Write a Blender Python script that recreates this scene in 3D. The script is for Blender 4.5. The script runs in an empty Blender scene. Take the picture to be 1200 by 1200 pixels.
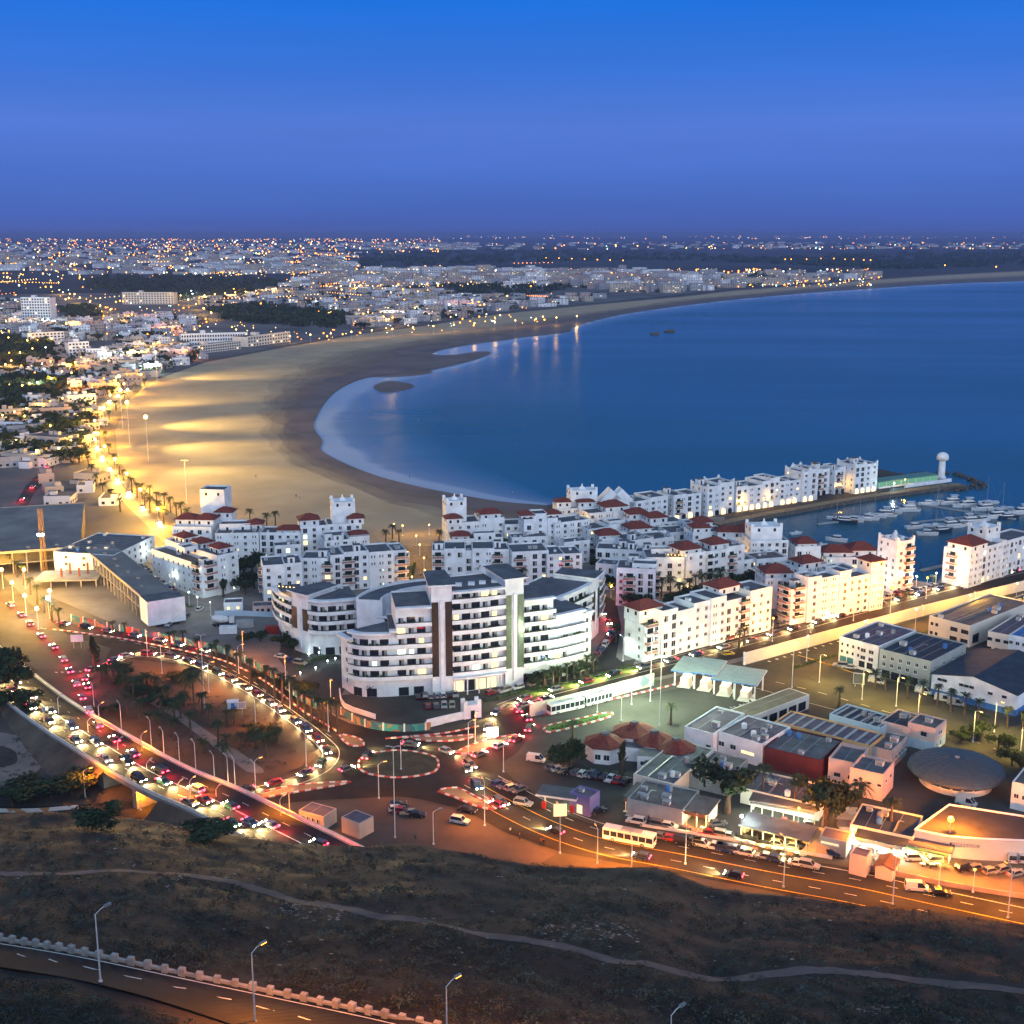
import bpy, bmesh, math, random
from mathutils import Vector, Matrix
from mathutils.geometry import tessellate_polygon
# ------------------------------------------------------------------ camera, sky, sun, exposure
F, H = 1460.0, 135.0                       # focal length in photo pixels (1200 wide), eye height in metres
TH = math.atan2(327, 1460); ST, CT = math.sin(TH), math.cos(TH)
sc = bpy.context.scene; COL = sc.collection
cam = bpy.data.objects.new('camera', bpy.data.cameras.new('camera')); COL.objects.link(cam)
cam.location = (0, 0, H); cam.rotation_euler = (math.pi/2 - TH, 0, 0)
cam.data.sensor_width = 36; cam.data.lens = 36*F/1200; cam.data.clip_start = 0.5; cam.data.clip_end = 90000
sc.camera = cam
vs = sc.view_settings; vs.view_transform = 'Standard'; vs.look = 'None'; vs.exposure = 0.0; vs.gamma = 1.0
sc.render.engine = 'CYCLES'; cy = sc.cycles
cy.use_denoising = True; cy.max_bounces = 4; cy.diffuse_bounces = 2; cy.glossy_bounces = 2; cy.volume_bounces = 0
cy.transmission_bounces = 2; cy.sample_clamp_indirect = 4; cy.sample_clamp_direct = 0; cy.caustics_reflective = False; cy.caustics_refractive = False
SUN_EL, SUN_AZ = 14.0, 160.0               # afterglow low in the west, behind the camera (azimuth from +Y, clockwise)
W = bpy.data.worlds.new('World'); sc.world = W; W.use_nodes = True
def _world():
    nt = W.node_tree; N = nt.nodes; L = nt.links; N.clear()
    out = N.new('ShaderNodeOutputWorld'); bg = N.new('ShaderNodeBackground'); add = N.new('ShaderNodeAddShader')
    sky = N.new('ShaderNodeTexSky'); sky.sky_type = 'NISHITA'; sky.sun_disc = False
    sky.sun_elevation = math.radians(-3.0); sky.sun_rotation = math.radians(SUN_AZ)
    bs = N.new('ShaderNodeBackground'); bs.inputs[1].default_value = 0.05; L.new(sky.outputs[0], bs.inputs[0])
    tc = N.new('ShaderNodeTexCoord'); sep = N.new('ShaderNodeSeparateXYZ'); L.new(tc.outputs['Generated'], sep.inputs[0])
    ramp = N.new('ShaderNodeValToRGB'); cr = ramp.color_ramp
    stops = [(0.0, (.066, .118, .40)), (.012, (.066, .132, .47)), (.045, (.074, .172, .60)), (.08, (.09, .2, .68)), (.12, (.045, .185, .71)), (.168, (.012, .172, .745)), (.28, (.02, .17, .40)), (.5, (.075, .18, .40)), (1.0, (.155, .26, .42))]
    while len(cr.elements) < len(stops): cr.elements.new(.5)
    for e, (p, c) in zip(cr.elements, stops): e.position = p; e.color = (*c, 1)
    L.new(sep.outputs[2], ramp.inputs[0])
    # the western half of the dome still glows
    r2 = N.new('ShaderNodeValToRGB'); e = r2.color_ramp.elements; e[0].position = .12; e[0].color = (.62, .77, .93, 1); e[1].position = .50; e[1].color = (0, 0, 0, 1)
    ma = N.new('ShaderNodeMath'); ma.operation = 'MULTIPLY_ADD'; ma.inputs[1].default_value = .5; ma.inputs[2].default_value = .5
    L.new(sep.outputs[1], ma.inputs[0]); L.new(ma.outputs[0], r2.inputs[0])
    mx = N.new('ShaderNodeMix'); mx.data_type = 'RGBA'; mx.blend_type = 'ADD'; mx.inputs[0].default_value = 1
    L.new(ramp.outputs[0], mx.inputs[6]); L.new(r2.outputs[0], mx.inputs[7]); 
    mp = N.new('ShaderNodeMapping'); mp.inputs['Scale'].default_value = (1.6, 1.6, 22); L.new(tc.outputs['Generated'], mp.inputs[0])
    nz = N.new('ShaderNodeTexNoise'); nz.inputs['Scale'].default_value = 1.5; nz.inputs['Detail'].default_value = 5; L.new(mp.outputs[0], nz.inputs[0])
    mr = N.new('ShaderNodeMapRange'); mr.inputs[1].default_value = .3; mr.inputs[2].default_value = .7; mr.inputs[3].default_value = .95; mr.inputs[4].default_value = 1.05; L.new(nz.outputs['Fac'], mr.inputs[0])
    vm = N.new('ShaderNodeVectorMath'); vm.operation = 'SCALE'; L.new(mx.outputs[2], vm.inputs[0]); L.new(mr.outputs[0], vm.inputs['Scale']); L.new(vm.outputs[0], bg.inputs[0]); bg.inputs[1].default_value = 1.0
    L.new(bg.outputs[0], add.inputs[0]); L.new(bs.outputs[0], add.inputs[1]); L.new(add.outputs[0], out.inputs[0])
_world()
sun = bpy.data.objects.new('sun', bpy.data.lights.new('sun', 'SUN')); COL.objects.link(sun)
sun.data.energy = 1.2; sun.data.angle = math.radians(40); sun.data.color = (.96, .97, 1)
_d = Vector((math.sin(math.radians(SUN_AZ))*math.cos(math.radians(SUN_EL)), math.cos(math.radians(SUN_AZ))*math.cos(math.radians(SUN_EL)), math.sin(math.radians(SUN_EL))))
sun.rotation_euler = (-_d).to_track_quat('-Z', 'Y').to_euler()
# ------------------------------------------------------------------ helpers
R = random.Random(11)
def G(x, y, z=0.0):                        # the point at height z that lies under photo pixel (x, y)
    v = (y-600)/F; t = (H-z)/(ST+v*CT)
    return Vector(((x-600)/F*t, t*(CT-v*ST), z))
def catmull(p, n=6, closed=False):
    if len(p) < 3: return list(p)
    q = [p[-1]]+p+[p[0], p[1]] if closed else [p[0]*2-p[1]]+p+[p[-1]*2-p[-2]]
    o = []
    for i in range(1, len(q)-2):
        a, b, c, d = q[i-1:i+3]
        for k in range(n):
            t = k/n; o.append(.5*((2*b)+(c-a)*t+(2*a-5*b+4*c-d)*t*t+(3*b-a-3*c+d)*t**3))
    if not closed: o.append(p[-1].copy())
    return o
def P(pts, z=0.0, n=6, closed=False): return catmull([G(x, y, z) for x, y in pts], n, closed)
def walk(path, step, off=0.0):             # points and headings every step metres
    o = []; nxt = off; acc = 0.0
    for a, b in zip(path, path[1:]):
        l = (b-a).length
        while l > 1e-6 and nxt <= acc+l:
            o.append((a+(b-a)*((nxt-acc)/l), math.atan2(b.y-a.y, b.x-a.x))); nxt += step(len(o)) if callable(step) else step
        acc += l
    return o
def plen(path): return sum((b-a).length for a, b in zip(path, path[1:]))
class MB:
    def __init__(s): s.v = []; s.f = []; s.m = []; s.mats = []
    def mi(s, m):
        if m not in s.mats: s.mats.append(m)
        return s.mats.index(m)
    def face(s, pts, m):
        n = len(s.v); s.v += [tuple(p) for p in pts]; s.f.append(tuple(range(n, n+len(pts)))); s.m.append(s.mi(m))
    def box(s, x0, y0, z0, x1, y1, z1, m, top=None):
        n = len(s.v); s.v += [(x0, y0, z0), (x1, y0, z0), (x1, y1, z0), (x0, y1, z0), (x0, y0, z1), (x1, y0, z1), (x1, y1, z1), (x0, y1, z1)]
        for k, f in enumerate(((3, 2, 1, 0), (4, 5, 6, 7), (0, 1, 5, 4), (1, 2, 6, 5), (2, 3, 7, 6), (3, 0, 4, 7))):
            s.f.append(tuple(n+i for i in f)); s.m.append(s.mi(top if (k == 1 and top) else m))
    def prism(s, poly, z0, z1, m, top=None, bottom=True):
        n = len(s.v); k = len(poly); s.v += [(p[0], p[1], z0) for p in poly]+[(p[0], p[1], z1) for p in poly]
        for i in range(k): j = (i+1) % k; s.f.append((n+i, n+j, n+k+j, n+k+i)); s.m.append(s.mi(m))
        for t in tessellate_polygon([[Vector((p[0], p[1], 0)) for p in poly]]):
            a, b, c = [poly[i] for i in t]
            if (b[0]-a[0])*(c[1]-a[1])-(b[1]-a[1])*(c[0]-a[0]) < 0: t = (t[0], t[2], t[1])
            s.f.append(tuple(n+k+i for i in t)); s.m.append(s.mi(top or m))
            if bottom: s.f.append(tuple(n+i for i in reversed(t))); s.m.append(s.mi(m))
    def tube(s, pts, rad, m, n=6, cap=True):
        pts = [Vector(p) for p in pts]; base = len(s.v)
        if not isinstance(rad, (list, tuple)): rad = [rad]*len(pts)
        for i, p in enumerate(pts):
            d = (pts[min(i+1, len(pts)-1)]-pts[max(i-1, 0)]).normalized()
            a = d.cross(Vector((0, 0, 1)) if abs(d.z) < .9 else Vector((1, 0, 0))).normalized(); b = d.cross(a)
            for k in range(n): t = 2*math.pi*k/n; s.v.append(tuple(p+(a*math.cos(t)+b*math.sin(t))*rad[i]))
        for i in range(len(pts)-1):
            for k in range(n): j = (k+1) % n; s.f.append((base+i*n+k, base+(i+1)*n+k, base+(i+1)*n+j, base+i*n+j)); s.m.append(s.mi(m))
        if cap:
            s.f.append(tuple(base+k for k in range(n))); s.m.append(s.mi(m))
            s.f.append(tuple(base+(len(pts)-1)*n+k for k in reversed(range(n)))); s.m.append(s.mi(m))
    def lathe(s, prof, m, n=16, c=(0, 0)):
        b = len(s.v)
        for r, z in prof:
            for k in range(n): t = 2*math.pi*k/n; s.v.append((c[0]+r*math.cos(t), c[1]+r*math.sin(t), z))
        for i in range(len(prof)-1):
            for k in range(n): j = (k+1) % n; s.f.append((b+i*n+k, b+i*n+j, b+(i+1)*n+j, b+(i+1)*n+k)); s.m.append(s.mi(m))
    def hip(s, x0, y0, x1, y1, z, h, m, ov=.5):
        x0 -= ov; y0 -= ov; x1 += ov; y1 += ov; w, d = x1-x0, y1-y0; k = min(w, d)*.5; th = .18
        s.box(x0, y0, z, x1, y1, z+th, m)
        a = [(x0, y0, z+th+.002), (x1, y0, z+th+.002), (x1, y1, z+th+.002), (x0, y1, z+th+.002)]
        if w >= d: r0, r1 = (x0+k*.85, (y0+y1)/2, z+h), (x1-k*.85, (y0+y1)/2, z+h); fs = [(a[0], a[1], r1, r0), (a[1], a[2], r1), (a[2], a[3], r0, r1), (a[3], a[0], r0)]
        else: r0, r1 = ((x0+x1)/2, y0+k*.85, z+h), ((x0+x1)/2, y1-k*.85, z+h); fs = [(a[0], a[1], r0), (a[1], a[2], r1, r0), (a[2], a[3], r1), (a[3], a[0], r0, r1)]
        for f in fs: s.face(f, m)
    def mesh(s, name, smooth=False):
        me = bpy.data.meshes.new(name); me.from_pydata(s.v, [], s.f)
        for m in s.mats: me.materials.append(m)
        me.polygons.foreach_set('material_index', s.m)
        if smooth: me.polygons.foreach_set('use_smooth', [True]*len(me.polygons))
        me.update(); return me
    def obj(s, name, parent=None, loc=(0, 0, 0), rot=0.0, smooth=False): return put(name, s.mesh(name, smooth), parent, loc, rot)
def put(name, me, parent=None, loc=(0, 0, 0), rot=0.0, scale=None):
    o = bpy.data.objects.new(name, me); COL.objects.link(o); o.location = loc
    o.rotation_euler = (0, 0, rot) if not isinstance(rot, tuple) else rot
    if scale: o.scale = scale if isinstance(scale, tuple) else (scale,)*3
    if parent: o.parent = parent
    return o
LABELS = {}
def tag(o, label, cat, group=None, kind=None):
    o['label'] = label; o['category'] = cat
    if group: o['group'] = group
    if kind: o['kind'] = kind
    n = len(label.split())
    if n < 4 or n > 16: print('LABEL LENGTH', n, label)
    if label in LABELS and not group: print('LABEL DUP', label)
    LABELS[label] = 1
    return o
def thing(name, label, cat, loc=(0, 0, 0), rot=0.0, group=None):
    o = bpy.data.objects.new(name, None); COL.objects.link(o); o.location = loc; o.rotation_euler = (0, 0, rot); o.empty_display_size = .5
    return tag(o, label, cat, group)
def struct(o, label=None, cat=None):
    o['kind'] = 'structure'
    if label: tag(o, label, cat)
    return o
_ORD = 'first second third fourth fifth sixth seventh eighth ninth tenth eleventh twelfth thirteenth fourteenth fifteenth sixteenth seventeenth eighteenth nineteenth twentieth'.split()
def ordw(i):
    if i < 20: return _ORD[i]
    t = ['twenty', 'thirty', 'forty', 'fifty', 'sixty'][(i+1)//10-2]; u = (i+1) % 10
    return (t[:-1]+'ieth') if u == 0 else t+'-'+_ORD[u-1]
def light(name, kind, loc, power, color, parent=None, radius=.3, target=None, cone=120, blend=.6):
    d = bpy.data.lights.new(name, kind); d.energy = power; d.color = color; d.shadow_soft_size = radius
    if kind == 'SPOT': d.spot_size = math.radians(cone); d.spot_blend = blend
    o = bpy.data.objects.new(name, d); COL.objects.link(o); o.location = loc
    if parent: o.parent = parent
    if target is not None: o.rotation_euler = (Vector(target)-Vector(loc)).to_track_quat('-Z', 'Y').to_euler()
    return o
# ------------------------------------------------------------------ materials
MATS = {}
def M(name, rgb, rough=.8, var=.15, scale=.35, bump=0.0, metal=0.0, spec=.3, rgb2=None, detail=4, bscale=None):
    if name in MATS: return MATS[name]
    m = bpy.data.materials.new(name); m.use_nodes = True; nt = m.node_tree; N = nt.nodes; L = nt.links
    b = N['Principled BSDF']; b.inputs['Roughness'].default_value = rough; b.inputs['Metallic'].default_value = metal; b.inputs['Specular IOR Level'].default_value = spec
    c2 = rgb2 or tuple(c*(1-var) for c in rgb); c1 = rgb if rgb2 else tuple(min(1, c*(1+var*.6)) for c in rgb)
    g = N.new('ShaderNodeNewGeometry'); n = N.new('ShaderNodeTexNoise'); n.inputs['Scale'].default_value = scale; n.inputs['Detail'].default_value = detail; n.inputs['Roughness'].default_value = .6
    L.new(g.outputs['Position'], n.inputs['Vector'])
    r = N.new('ShaderNodeValToRGB'); r.color_ramp.elements[0].position = .35; r.color_ramp.elements[1].position = .66
    r.color_ramp.elements[0].color = (*c2, 1); r.color_ramp.elements[1].color = (*c1, 1)
    L.new(n.outputs['Fac'], r.inputs[0]); L.new(r.outputs[0], b.inputs['Base Color'])
    if bump:
        n2 = N.new('ShaderNodeTexNoise'); n2.inputs['Scale'].default_value = bscale or scale*4; n2.inputs['Detail'].default_value = 3; L.new(g.outputs['Position'], n2.inputs['Vector'])
        bp = N.new('ShaderNodeBump'); bp.inputs['Strength'].default_value = bump; bp.inputs['Distance'].default_value = .3; L.new(n2.outputs['Fac'], bp.inputs['Height']); L.new(bp.outputs[0], b.inputs['Normal'])
    MATS[name] = m; return m
def E(name, rgb, strength, sample=False):
    if name in MATS: return MATS[name]
    m = bpy.data.materials.new(name); m.use_nodes = True; nt = m.node_tree; N = nt.nodes; b = N['Principled BSDF']
    b.inputs['Base Color'].default_value = (.02, .02, .02, 1); b.inputs['Emission Color'].default_value = (*rgb, 1); b.inputs['Emission Strength'].default_value = strength
    if not sample:
        try: m.cycles.emission_sampling = 'NONE'
        except Exception: pass
    MATS[name] = m; return m
def paint():
    m = bpy.data.materials.new('car_paint'); m.use_nodes = True; nt = m.node_tree; b = nt.nodes['Principled BSDF']
    oi = nt.nodes.new('ShaderNodeObjectInfo'); nt.links.new(oi.outputs['Color'], b.inputs['Base Color']); b.inputs['Roughness'].default_value = .28; b.inputs['Coat Weight'].default_value = .3; b.inputs['Metallic'].default_value = .15
    return m
def glass_mat():
    m = bpy.data.materials.new('window_glass'); m.use_nodes = True; b = m.node_tree.nodes['Principled BSDF']
    b.inputs['Base Color'].default_value = (.02, .025, .035, 1); b.inputs['Roughness'].default_value = .08; b.inputs['Specular IOR Level'].default_value = .6
    return m
PAINT = paint(); GLASS = glass_mat()
WHITE = M('white_plaster', (.72, .74, .77), .88, .17, .28, .12, detail=9, bscale=2.5)
CREAM = M('cream_plaster', (.66, .60, .52), .85, .12, .12)
PINKW = M('pink_plaster', (.62, .43, .38), .85, .12, .15)
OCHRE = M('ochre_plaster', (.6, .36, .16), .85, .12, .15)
PALEBLUE = M('pale_blue_plaster', (.42, .52, .62), .85, .12, .15)
GREYW = M('grey_render', (.32, .33, .34), .85, .2, .2)
GREENW = M('green_grey_render', (.34, .38, .36), .85, .15, .2)
MAROON = M('maroon_wall', (.085, .02, .024), .8, .2, .2)
PURPLE = M('purple_wall', (.18, .16, .38), .8, .15, .2)
BLUE = M('blue_paint', (.05, .16, .42), .6, .15, .4)
CYAN = M('cyan_sheet', (.31, .36, .35), .45, .12, .5)
CONC = M('bare_concrete', (.26, .24, .22), .9, .25, .25, .15)
ROOFG = M('grey_roof_felt', (.11, .115, .13), .9, .3, .22)
ROOFB = M('brown_roof_felt', (.13, .115, .115), .9, .3, .2)
ROOFP = M('purple_grey_roof', (.12, .10, .13), .9, .25, .25)
ROOFD = M('dark_roof_sheet', (.035, .045, .065), .7, .3, .3)
TILE = M('red_roof_tile', (.17, .042, .032), .85, .3, 1.2, .4, bscale=5)
TERRA = M('terracotta_rail', (.36, .20, .16), .85, .2, .8)
DARKM = M('dark_metal', (.03, .032, .036), .5, .2, 1)
STEEL = M('galvanised_steel', (.33, .34, .35), .45, .15, .8, metal=.5)
RAILW = M('white_painted_metal', (.62, .62, .62), .5, .08, 1)
TYRE = M('tyre_rubber', (.015, .015, .016), .85, .1, 3)
BARK = M('palm_bark', (.09, .065, .045), .95, .3, 2, .3)
FROND = M('palm_frond', (.045, .065, .028), .8, .5, .8, rgb2=(.02, .035, .016))
LEAF = M('tree_leaf', (.035, .055, .022), .85, .5, .3, rgb2=(.012, .022, .010))
SCRUB = M('scrub_leaf', (.05, .056, .042), .95, .5, .06, rgb2=(.016, .022, .018))
HEDGE = M('hedge_leaf', (.045, .085, .022), .9, .5, .6, rgb2=(.02, .045, .012))
GRASS = M('lawn_grass', (.06, .12, .025), .95, .3, .8, .3)
ASPH = M('asphalt', (.032, .031, .031), .9, .35, .09, .15, bscale=3, spec=.12)
ASPHB = M('worn_asphalt', (.06, .06, .056), .9, .32, .06, .1, bscale=3, spec=.15)
PAVE = M('paving', (.19, .17, .155), .9, .2, .2)
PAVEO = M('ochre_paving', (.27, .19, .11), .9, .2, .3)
KERBW = M('kerb_white', (.6, .58, .55), .8, .15, 1)
KERBR = M('kerb_red', (.35, .06, .05), .8, .15, 1)
PAINTW = M('road_paint_white', (.62, .60, .55), .7, .2, 1.5)
PAINTY = M('road_paint_yellow', (.6, .36, .05), .7, .2, 1.5)
ROCK = M('rock', (.09, .075, .065), .95, .4, .5, .5)
L_WARM = E('lit_window_warm', (1, .72, .32), 2.2); L_COOL = E('lit_window_cool', (.85, 1, .8), 1.6)
L_ORANGE = E('lamp_orange', (1, .30, .02), 14); L_YELLOW = E('lamp_yellow', (1, .56, .12), 16); L_WHITE = E('lamp_white', (.8, 1, .9), 12)
L_HEAD = E('headlight_glow', (1, .85, .5), 90); L_TAIL = E('taillight_glow', (1, .02, .04), 45)
HEADOFF = M('headlight_off', (.5, .5, .5), .2, .05, 2); TAILOFF = M('taillight_off', (.25, .02, .02), .3, .05, 2)
# ------------------------------------------------------------------ land, sea, beach, roads
def sheet(name, pts, z, m, smooth=0, label=None, kind='structure'):
    if smooth: pts = P([p for p in pts], 0, smooth, True)
    else: pts = [G(*p) if not isinstance(p, Vector) else p for p in pts]
    mb = MB(); q = [(p.x, p.y) for p in pts]
    n = len(mb.v); mb.v = [(x, y, z) for x, y in q]
    for t in tessellate_polygon([[Vector((x, y, 0)) for x, y in q]]):
        a, b, c = [q[i] for i in t]
        if (b[0]-a[0])*(c[1]-a[1])-(b[1]-a[1])*(c[0]-a[0]) < 0: t = (t[0], t[2], t[1])
        mb.f.append(tuple(t)); mb.m.append(mb.mi(m))
    o = mb.obj(name); o['kind'] = kind
    return o
def ribbon(mb, path, w, m, z=None, off=0.0):
    L_ = []; R_ = []
    for i, p in enumerate(path):
        d = path[min(i+1, len(path)-1)]-path[max(i-1, 0)]; nrm = Vector((-d.y, d.x, 0)).normalized()
        ww = w[0]+(w[1]-w[0])*i/(len(path)-1) if isinstance(w, tuple) else w
        zz = p.z if z is None else z
        a = p+nrm*(off+ww/2); b = p+nrm*(off-ww/2); L_.append((a.x, a.y, zz)); R_.append((b.x, b.y, zz))
    for i in range(len(path)-1): mb.face((R_[i], R_[i+1], L_[i+1], L_[i]), m)
def dashes(mb, path, w, m, z, on, gap, off=0.0):
    for i, (p, a) in enumerate(walk(path, on+gap)):
        d = Vector((math.cos(a), math.sin(a), 0)); nr = Vector((-d.y, d.x, 0)); p = p+nr*off
        q = [p-d*on/2-nr*w/2, p+d*on/2-nr*w/2, p+d*on/2+nr*w/2, p-d*on/2+nr*w/2]
        mb.face([(v.x, v.y, v.z if z is None else z) for v in q], m)
WATERLINE = [(1700, 300), (1400, 318), (1200, 329), (1140, 331), (1080, 334), (1020, 338), (960, 342), (900, 347), (850, 352), (800, 358), (770, 362), (730, 368), (695, 376), (672, 383), (668, 388), (640, 392), (612, 395), (586, 399), (560, 402), (520, 409), (506, 415), (530, 416), (560, 412), (576, 413), (560, 420), (530, 428), (500, 434), (470, 437), (430, 442), (400, 454), (382, 470), (370, 490), (368, 502), (378, 516), (376, 527), (400, 541), (440, 557), (490, 570), (540, 580), (590, 588), (640, 592)]
DEEPLINE = [(1700, 306), (1400, 326), (1200, 336), (1000, 348), (850, 361), (760, 373), (700, 385), (650, 402), (625, 414), (590, 430), (548, 450), (522, 478), (520, 505), (545, 530), (590, 552), (625, 570), (655, 584), (700, 588)]
coast = P(WATERLINE, 0, 3)
marina_edge = [G(*p) for p in [(655, 590), (700, 584), (760, 581), (850, 571), (950, 556), (1020, 547), (1060, 556), (1040, 575), (1000, 584), (940, 593), (900, 601), (850, 609), (846, 617), (862, 640), (900, 655), (960, 664), (1040, 676), (1082, 686), (1098, 684), (1110, 662), (1200, 648), (1500, 610)]]
land = [Vector((-40000, -600, 0)), Vector((-40000, 70000, 0)), Vector((70000, 70000, 0)), Vector((9000, 9000, 0))]
land += coast+marina_edge+[Vector((1500, 520, 0)), Vector((1500, -600, 0))]
LANDM = M('dusty_ground', (.085, .07, .06), .95, .35, .035, .2, rgb2=(.045, .04, .036), bscale=.8)
sheet('ground', land, 0, LANDM)
from mathutils import noise as mnoise
# the sea: a level sheet that turns paler over the shallows
def sea():
    xs = [330+i*9 for i in range(110)]; ys = [299+j*1.2 for j in range(18)]+[321+j*3.2 for j in range(125)]
    wl = catmull([Vector((x, y*2.2, 0)) for x, y in WATERLINE], 3); dl = catmull([Vector((x, y*2.2, 0)) for x, y in DEEPLINE], 3)
    def dist(p, ln):
        b = 1e9
        for a, c in zip(ln, ln[1:]):
            d = c-a; t = max(0, min(1, (p-a).dot(d)/d.length_squared)); b = min(b, (p-a-d*t).length_squared)
        return math.sqrt(b)
    deep = dl+[Vector((900, 700*2.2, 0)), Vector((1800, 700*2.2, 0))]
    def inside(x, y):
        c = False
        for a, b in zip(deep, deep[1:]+deep[:1]):
            if (a.y > y) != (b.y > y) and x < (b.x-a.x)*(y-a.y)/(b.y-a.y)+a.x: c = not c
        return c
    ncol = len(xs); verts = []; val = []
    for y in ys:
        for x in xs:
            verts.append(tuple(G(x, y, -.4))); p = Vector((x, y*2.2, 0))
            if x > 1000 and y > 360 or x > 720 and y > 420: val.append(0.0); continue
            a, b = dist(p, wl), dist(p, dl); s = b/(a+b+1e-6)
            if inside(p.x, p.y): s = 0
            val.append(s)
    far = [tuple(G(330, 299, -.4)), tuple(G(1311, 299, -.4))]
    faces = [(j*ncol+i, (j+1)*ncol+i, (j+1)*ncol+i+1, j*ncol+i+1) for j in range(len(ys)-1) for i in range(ncol-1)]
    n = len(verts); verts += [(60000, 5000, -.4), (60000, 900, -.4), (60000, 100, -.4)]
    faces += [(j*ncol+ncol-1, (j+1)*ncol+ncol-1, n+(0 if j < 10 else 1)) for j in range(len(ys)-1)]
    faces += [(10*ncol+ncol-1, n+1, n), (len(ys)*ncol-1, n+2, n+1)]
    me = bpy.data.meshes.new('sea'); me.from_pydata(verts, [], faces)
    at = me.attributes.new('shallow', 'FLOAT', 'POINT'); at.data.foreach_set('value', val+[0.0]*3)
    m = bpy.data.materials.new('sea_water'); m.use_nodes = True; nt = m.node_tree; N = nt.nodes; L = nt.links; b = N['Principled BSDF']
    b.inputs['IOR'].default_value = 1.33; b.inputs['Roughness'].default_value = .16
    g = N.new('ShaderNodeNewGeometry'); at = N.new('ShaderNodeAttribute'); at.attribute_name = 'shallow'
    mp = N.new('ShaderNodeMapping'); mp.inputs['Scale'].default_value = (.004, .012, 1); L.new(g.outputs['Position'], mp.inputs[0])
    n1 = N.new('ShaderNodeTexNoise'); n1.inputs['Scale'].default_value = 1; n1.inputs['Detail'].default_value = 5; n1.inputs['Distortion'].default_value = .8; L.new(mp.outputs[0], n1.inputs[0])
    md = N.new('ShaderNodeMath'); md.operation = 'MULTIPLY_ADD'; md.inputs[1].default_value = .3; L.new(n1.outputs['Fac'], md.inputs[0]); L.new(at.outputs['Fac'], md.inputs[2])
    r = N.new('ShaderNodeValToRGB'); e = r.color_ramp.elements
    e[0].position = .08; e[0].color = (.002, .07, .115, 1); e[1].position = 1.0; e[1].color = (.36, .39, .44, 1); k = e.new(.92); k.color = (.17, .22, .30, 1)
    k = e.new(.24); k.color = (.003, .08, .135, 1); k = e.new(.45); k.color = (.03, .115, .19, 1); k = e.new(.75); k.color = (.11, .165, .25, 1)
    L.new(md.outputs[0], r.inputs[0]); L.new(r.outputs[0], b.inputs['Base Color'])
    mq = N.new('ShaderNodeMapping'); mq.inputs['Scale'].default_value = (.0012, .006, 1); mq.inputs['Rotation'].default_value = (0, 0, -.25); L.new(g.outputs['Position'], mq.inputs[0]); n3 = N.new('ShaderNodeTexNoise'); n3.inputs['Scale'].default_value = 1; n3.inputs['Detail'].default_value = 4; L.new(mq.outputs[0], n3.inputs[0]); rr_ = N.new('ShaderNodeMapRange'); rr_.inputs[1].default_value = .35; rr_.inputs[2].default_value = .68; rr_.inputs[3].default_value = .2; rr_.inputs[4].default_value = .29; L.new(n3.outputs['Fac'], rr_.inputs[0]); L.new(rr_.outputs[0], b.inputs['Roughness'])
    n2 = N.new('ShaderNodeTexNoise'); n2.inputs['Scale'].default_value = .5; n2.inputs['Detail'].default_value = 3; L.new(g.outputs['Position'], n2.inputs[0])
    bp = N.new('ShaderNodeBump'); bp.inputs['Strength'].default_value = .55; bp.inputs['Distance'].default_value = .3; L.new(n2.outputs['Fac'], bp.inputs['Height']); L.new(bp.outputs[0], b.inputs['Normal'])
    me.materials.append(m); o = put('sea', me); o['kind'] = 'structure'
sea()
SAND = M('dry_sand', (.40, .30, .19), .95, .16, .03, .25, bscale=.5)
WETS = M('wet_sand', (.15, .105, .085), .6, .3, .02)
dry = [(560, 384), (480, 399), (420, 409), (374, 420), (338, 438), (314, 462), (306, 488), (318, 520), (348, 546), (400, 569), (450, 590), (520, 606), (600, 622), (640, 640), (440, 640), (300, 640), (235, 622), (200, 600), (165, 570), (138, 540), (135, 505), (150, 470), (180, 446), (240, 425), (330, 408), (420, 392), (500, 382), (580, 369), (700, 357), (800, 348), (860, 341), (930, 336), (1000, 330), (1100, 323), (1200, 318), (1400, 309), (1400, 313), (1200, 322), (1080, 328), (960, 336), (880, 344), (800, 351), (720, 362), (640, 372)]
beach = [G(*p) for p in [(1400, 308), (1200, 317), (1100, 322), (1000, 329), (930, 335), (860, 340), (800, 347), (700, 356), (580, 368), (500, 381), (420, 391), (330, 407), (240, 424), (180, 445), (150, 469), (134, 505), (137, 540), (164, 570), (199, 600), (234, 622), (300, 640), (650, 612)]]
sheet('beach_wet_sand', list(reversed(coast[6:]))+beach, .03, WETS)
DE = P([(1400, 313), (1200, 322), (1080, 328), (960, 336), (880, 344), (800, 351), (720, 362), (640, 372), (560, 384), (480, 399), (420, 409), (374, 420), (338, 438), (314, 462), (306, 488), (318, 520), (348, 546), (400, 569), (450, 590), (520, 606), (600, 622), (640, 640)], 0, 10)
INL = [G(*p) for p in dry[dry.index((440, 640)):dry.index((1400, 309))+1]]
for k, f in enumerate((.62, .48, .36, .24, .12, 0)):
    ed = []
    for i, p in enumerate(DE):
        q = min(coast, key=lambda c: (c-p).length_squared); d = (q-p)*f; nz = mnoise.fractal(Vector((p.x*.02, p.y*.02, k*.7)), 1, 2, 4)*min(9, (q-p).length*.22)
        ed.append(p+d+(q-p).normalized()*nz)
    c = [(.155, .112, .09), (.18, .132, .10), (.215, .16, .115), (.26, .195, .13), (.32, .24, .155), (.40, .30, .19)][k]
    sheet('beach_sand', ed+INL, .035+.012*k, SAND if k == 5 else M(f'damp_sand_{k}', c, .8, .18, .03, .2, bscale=.5))
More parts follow.
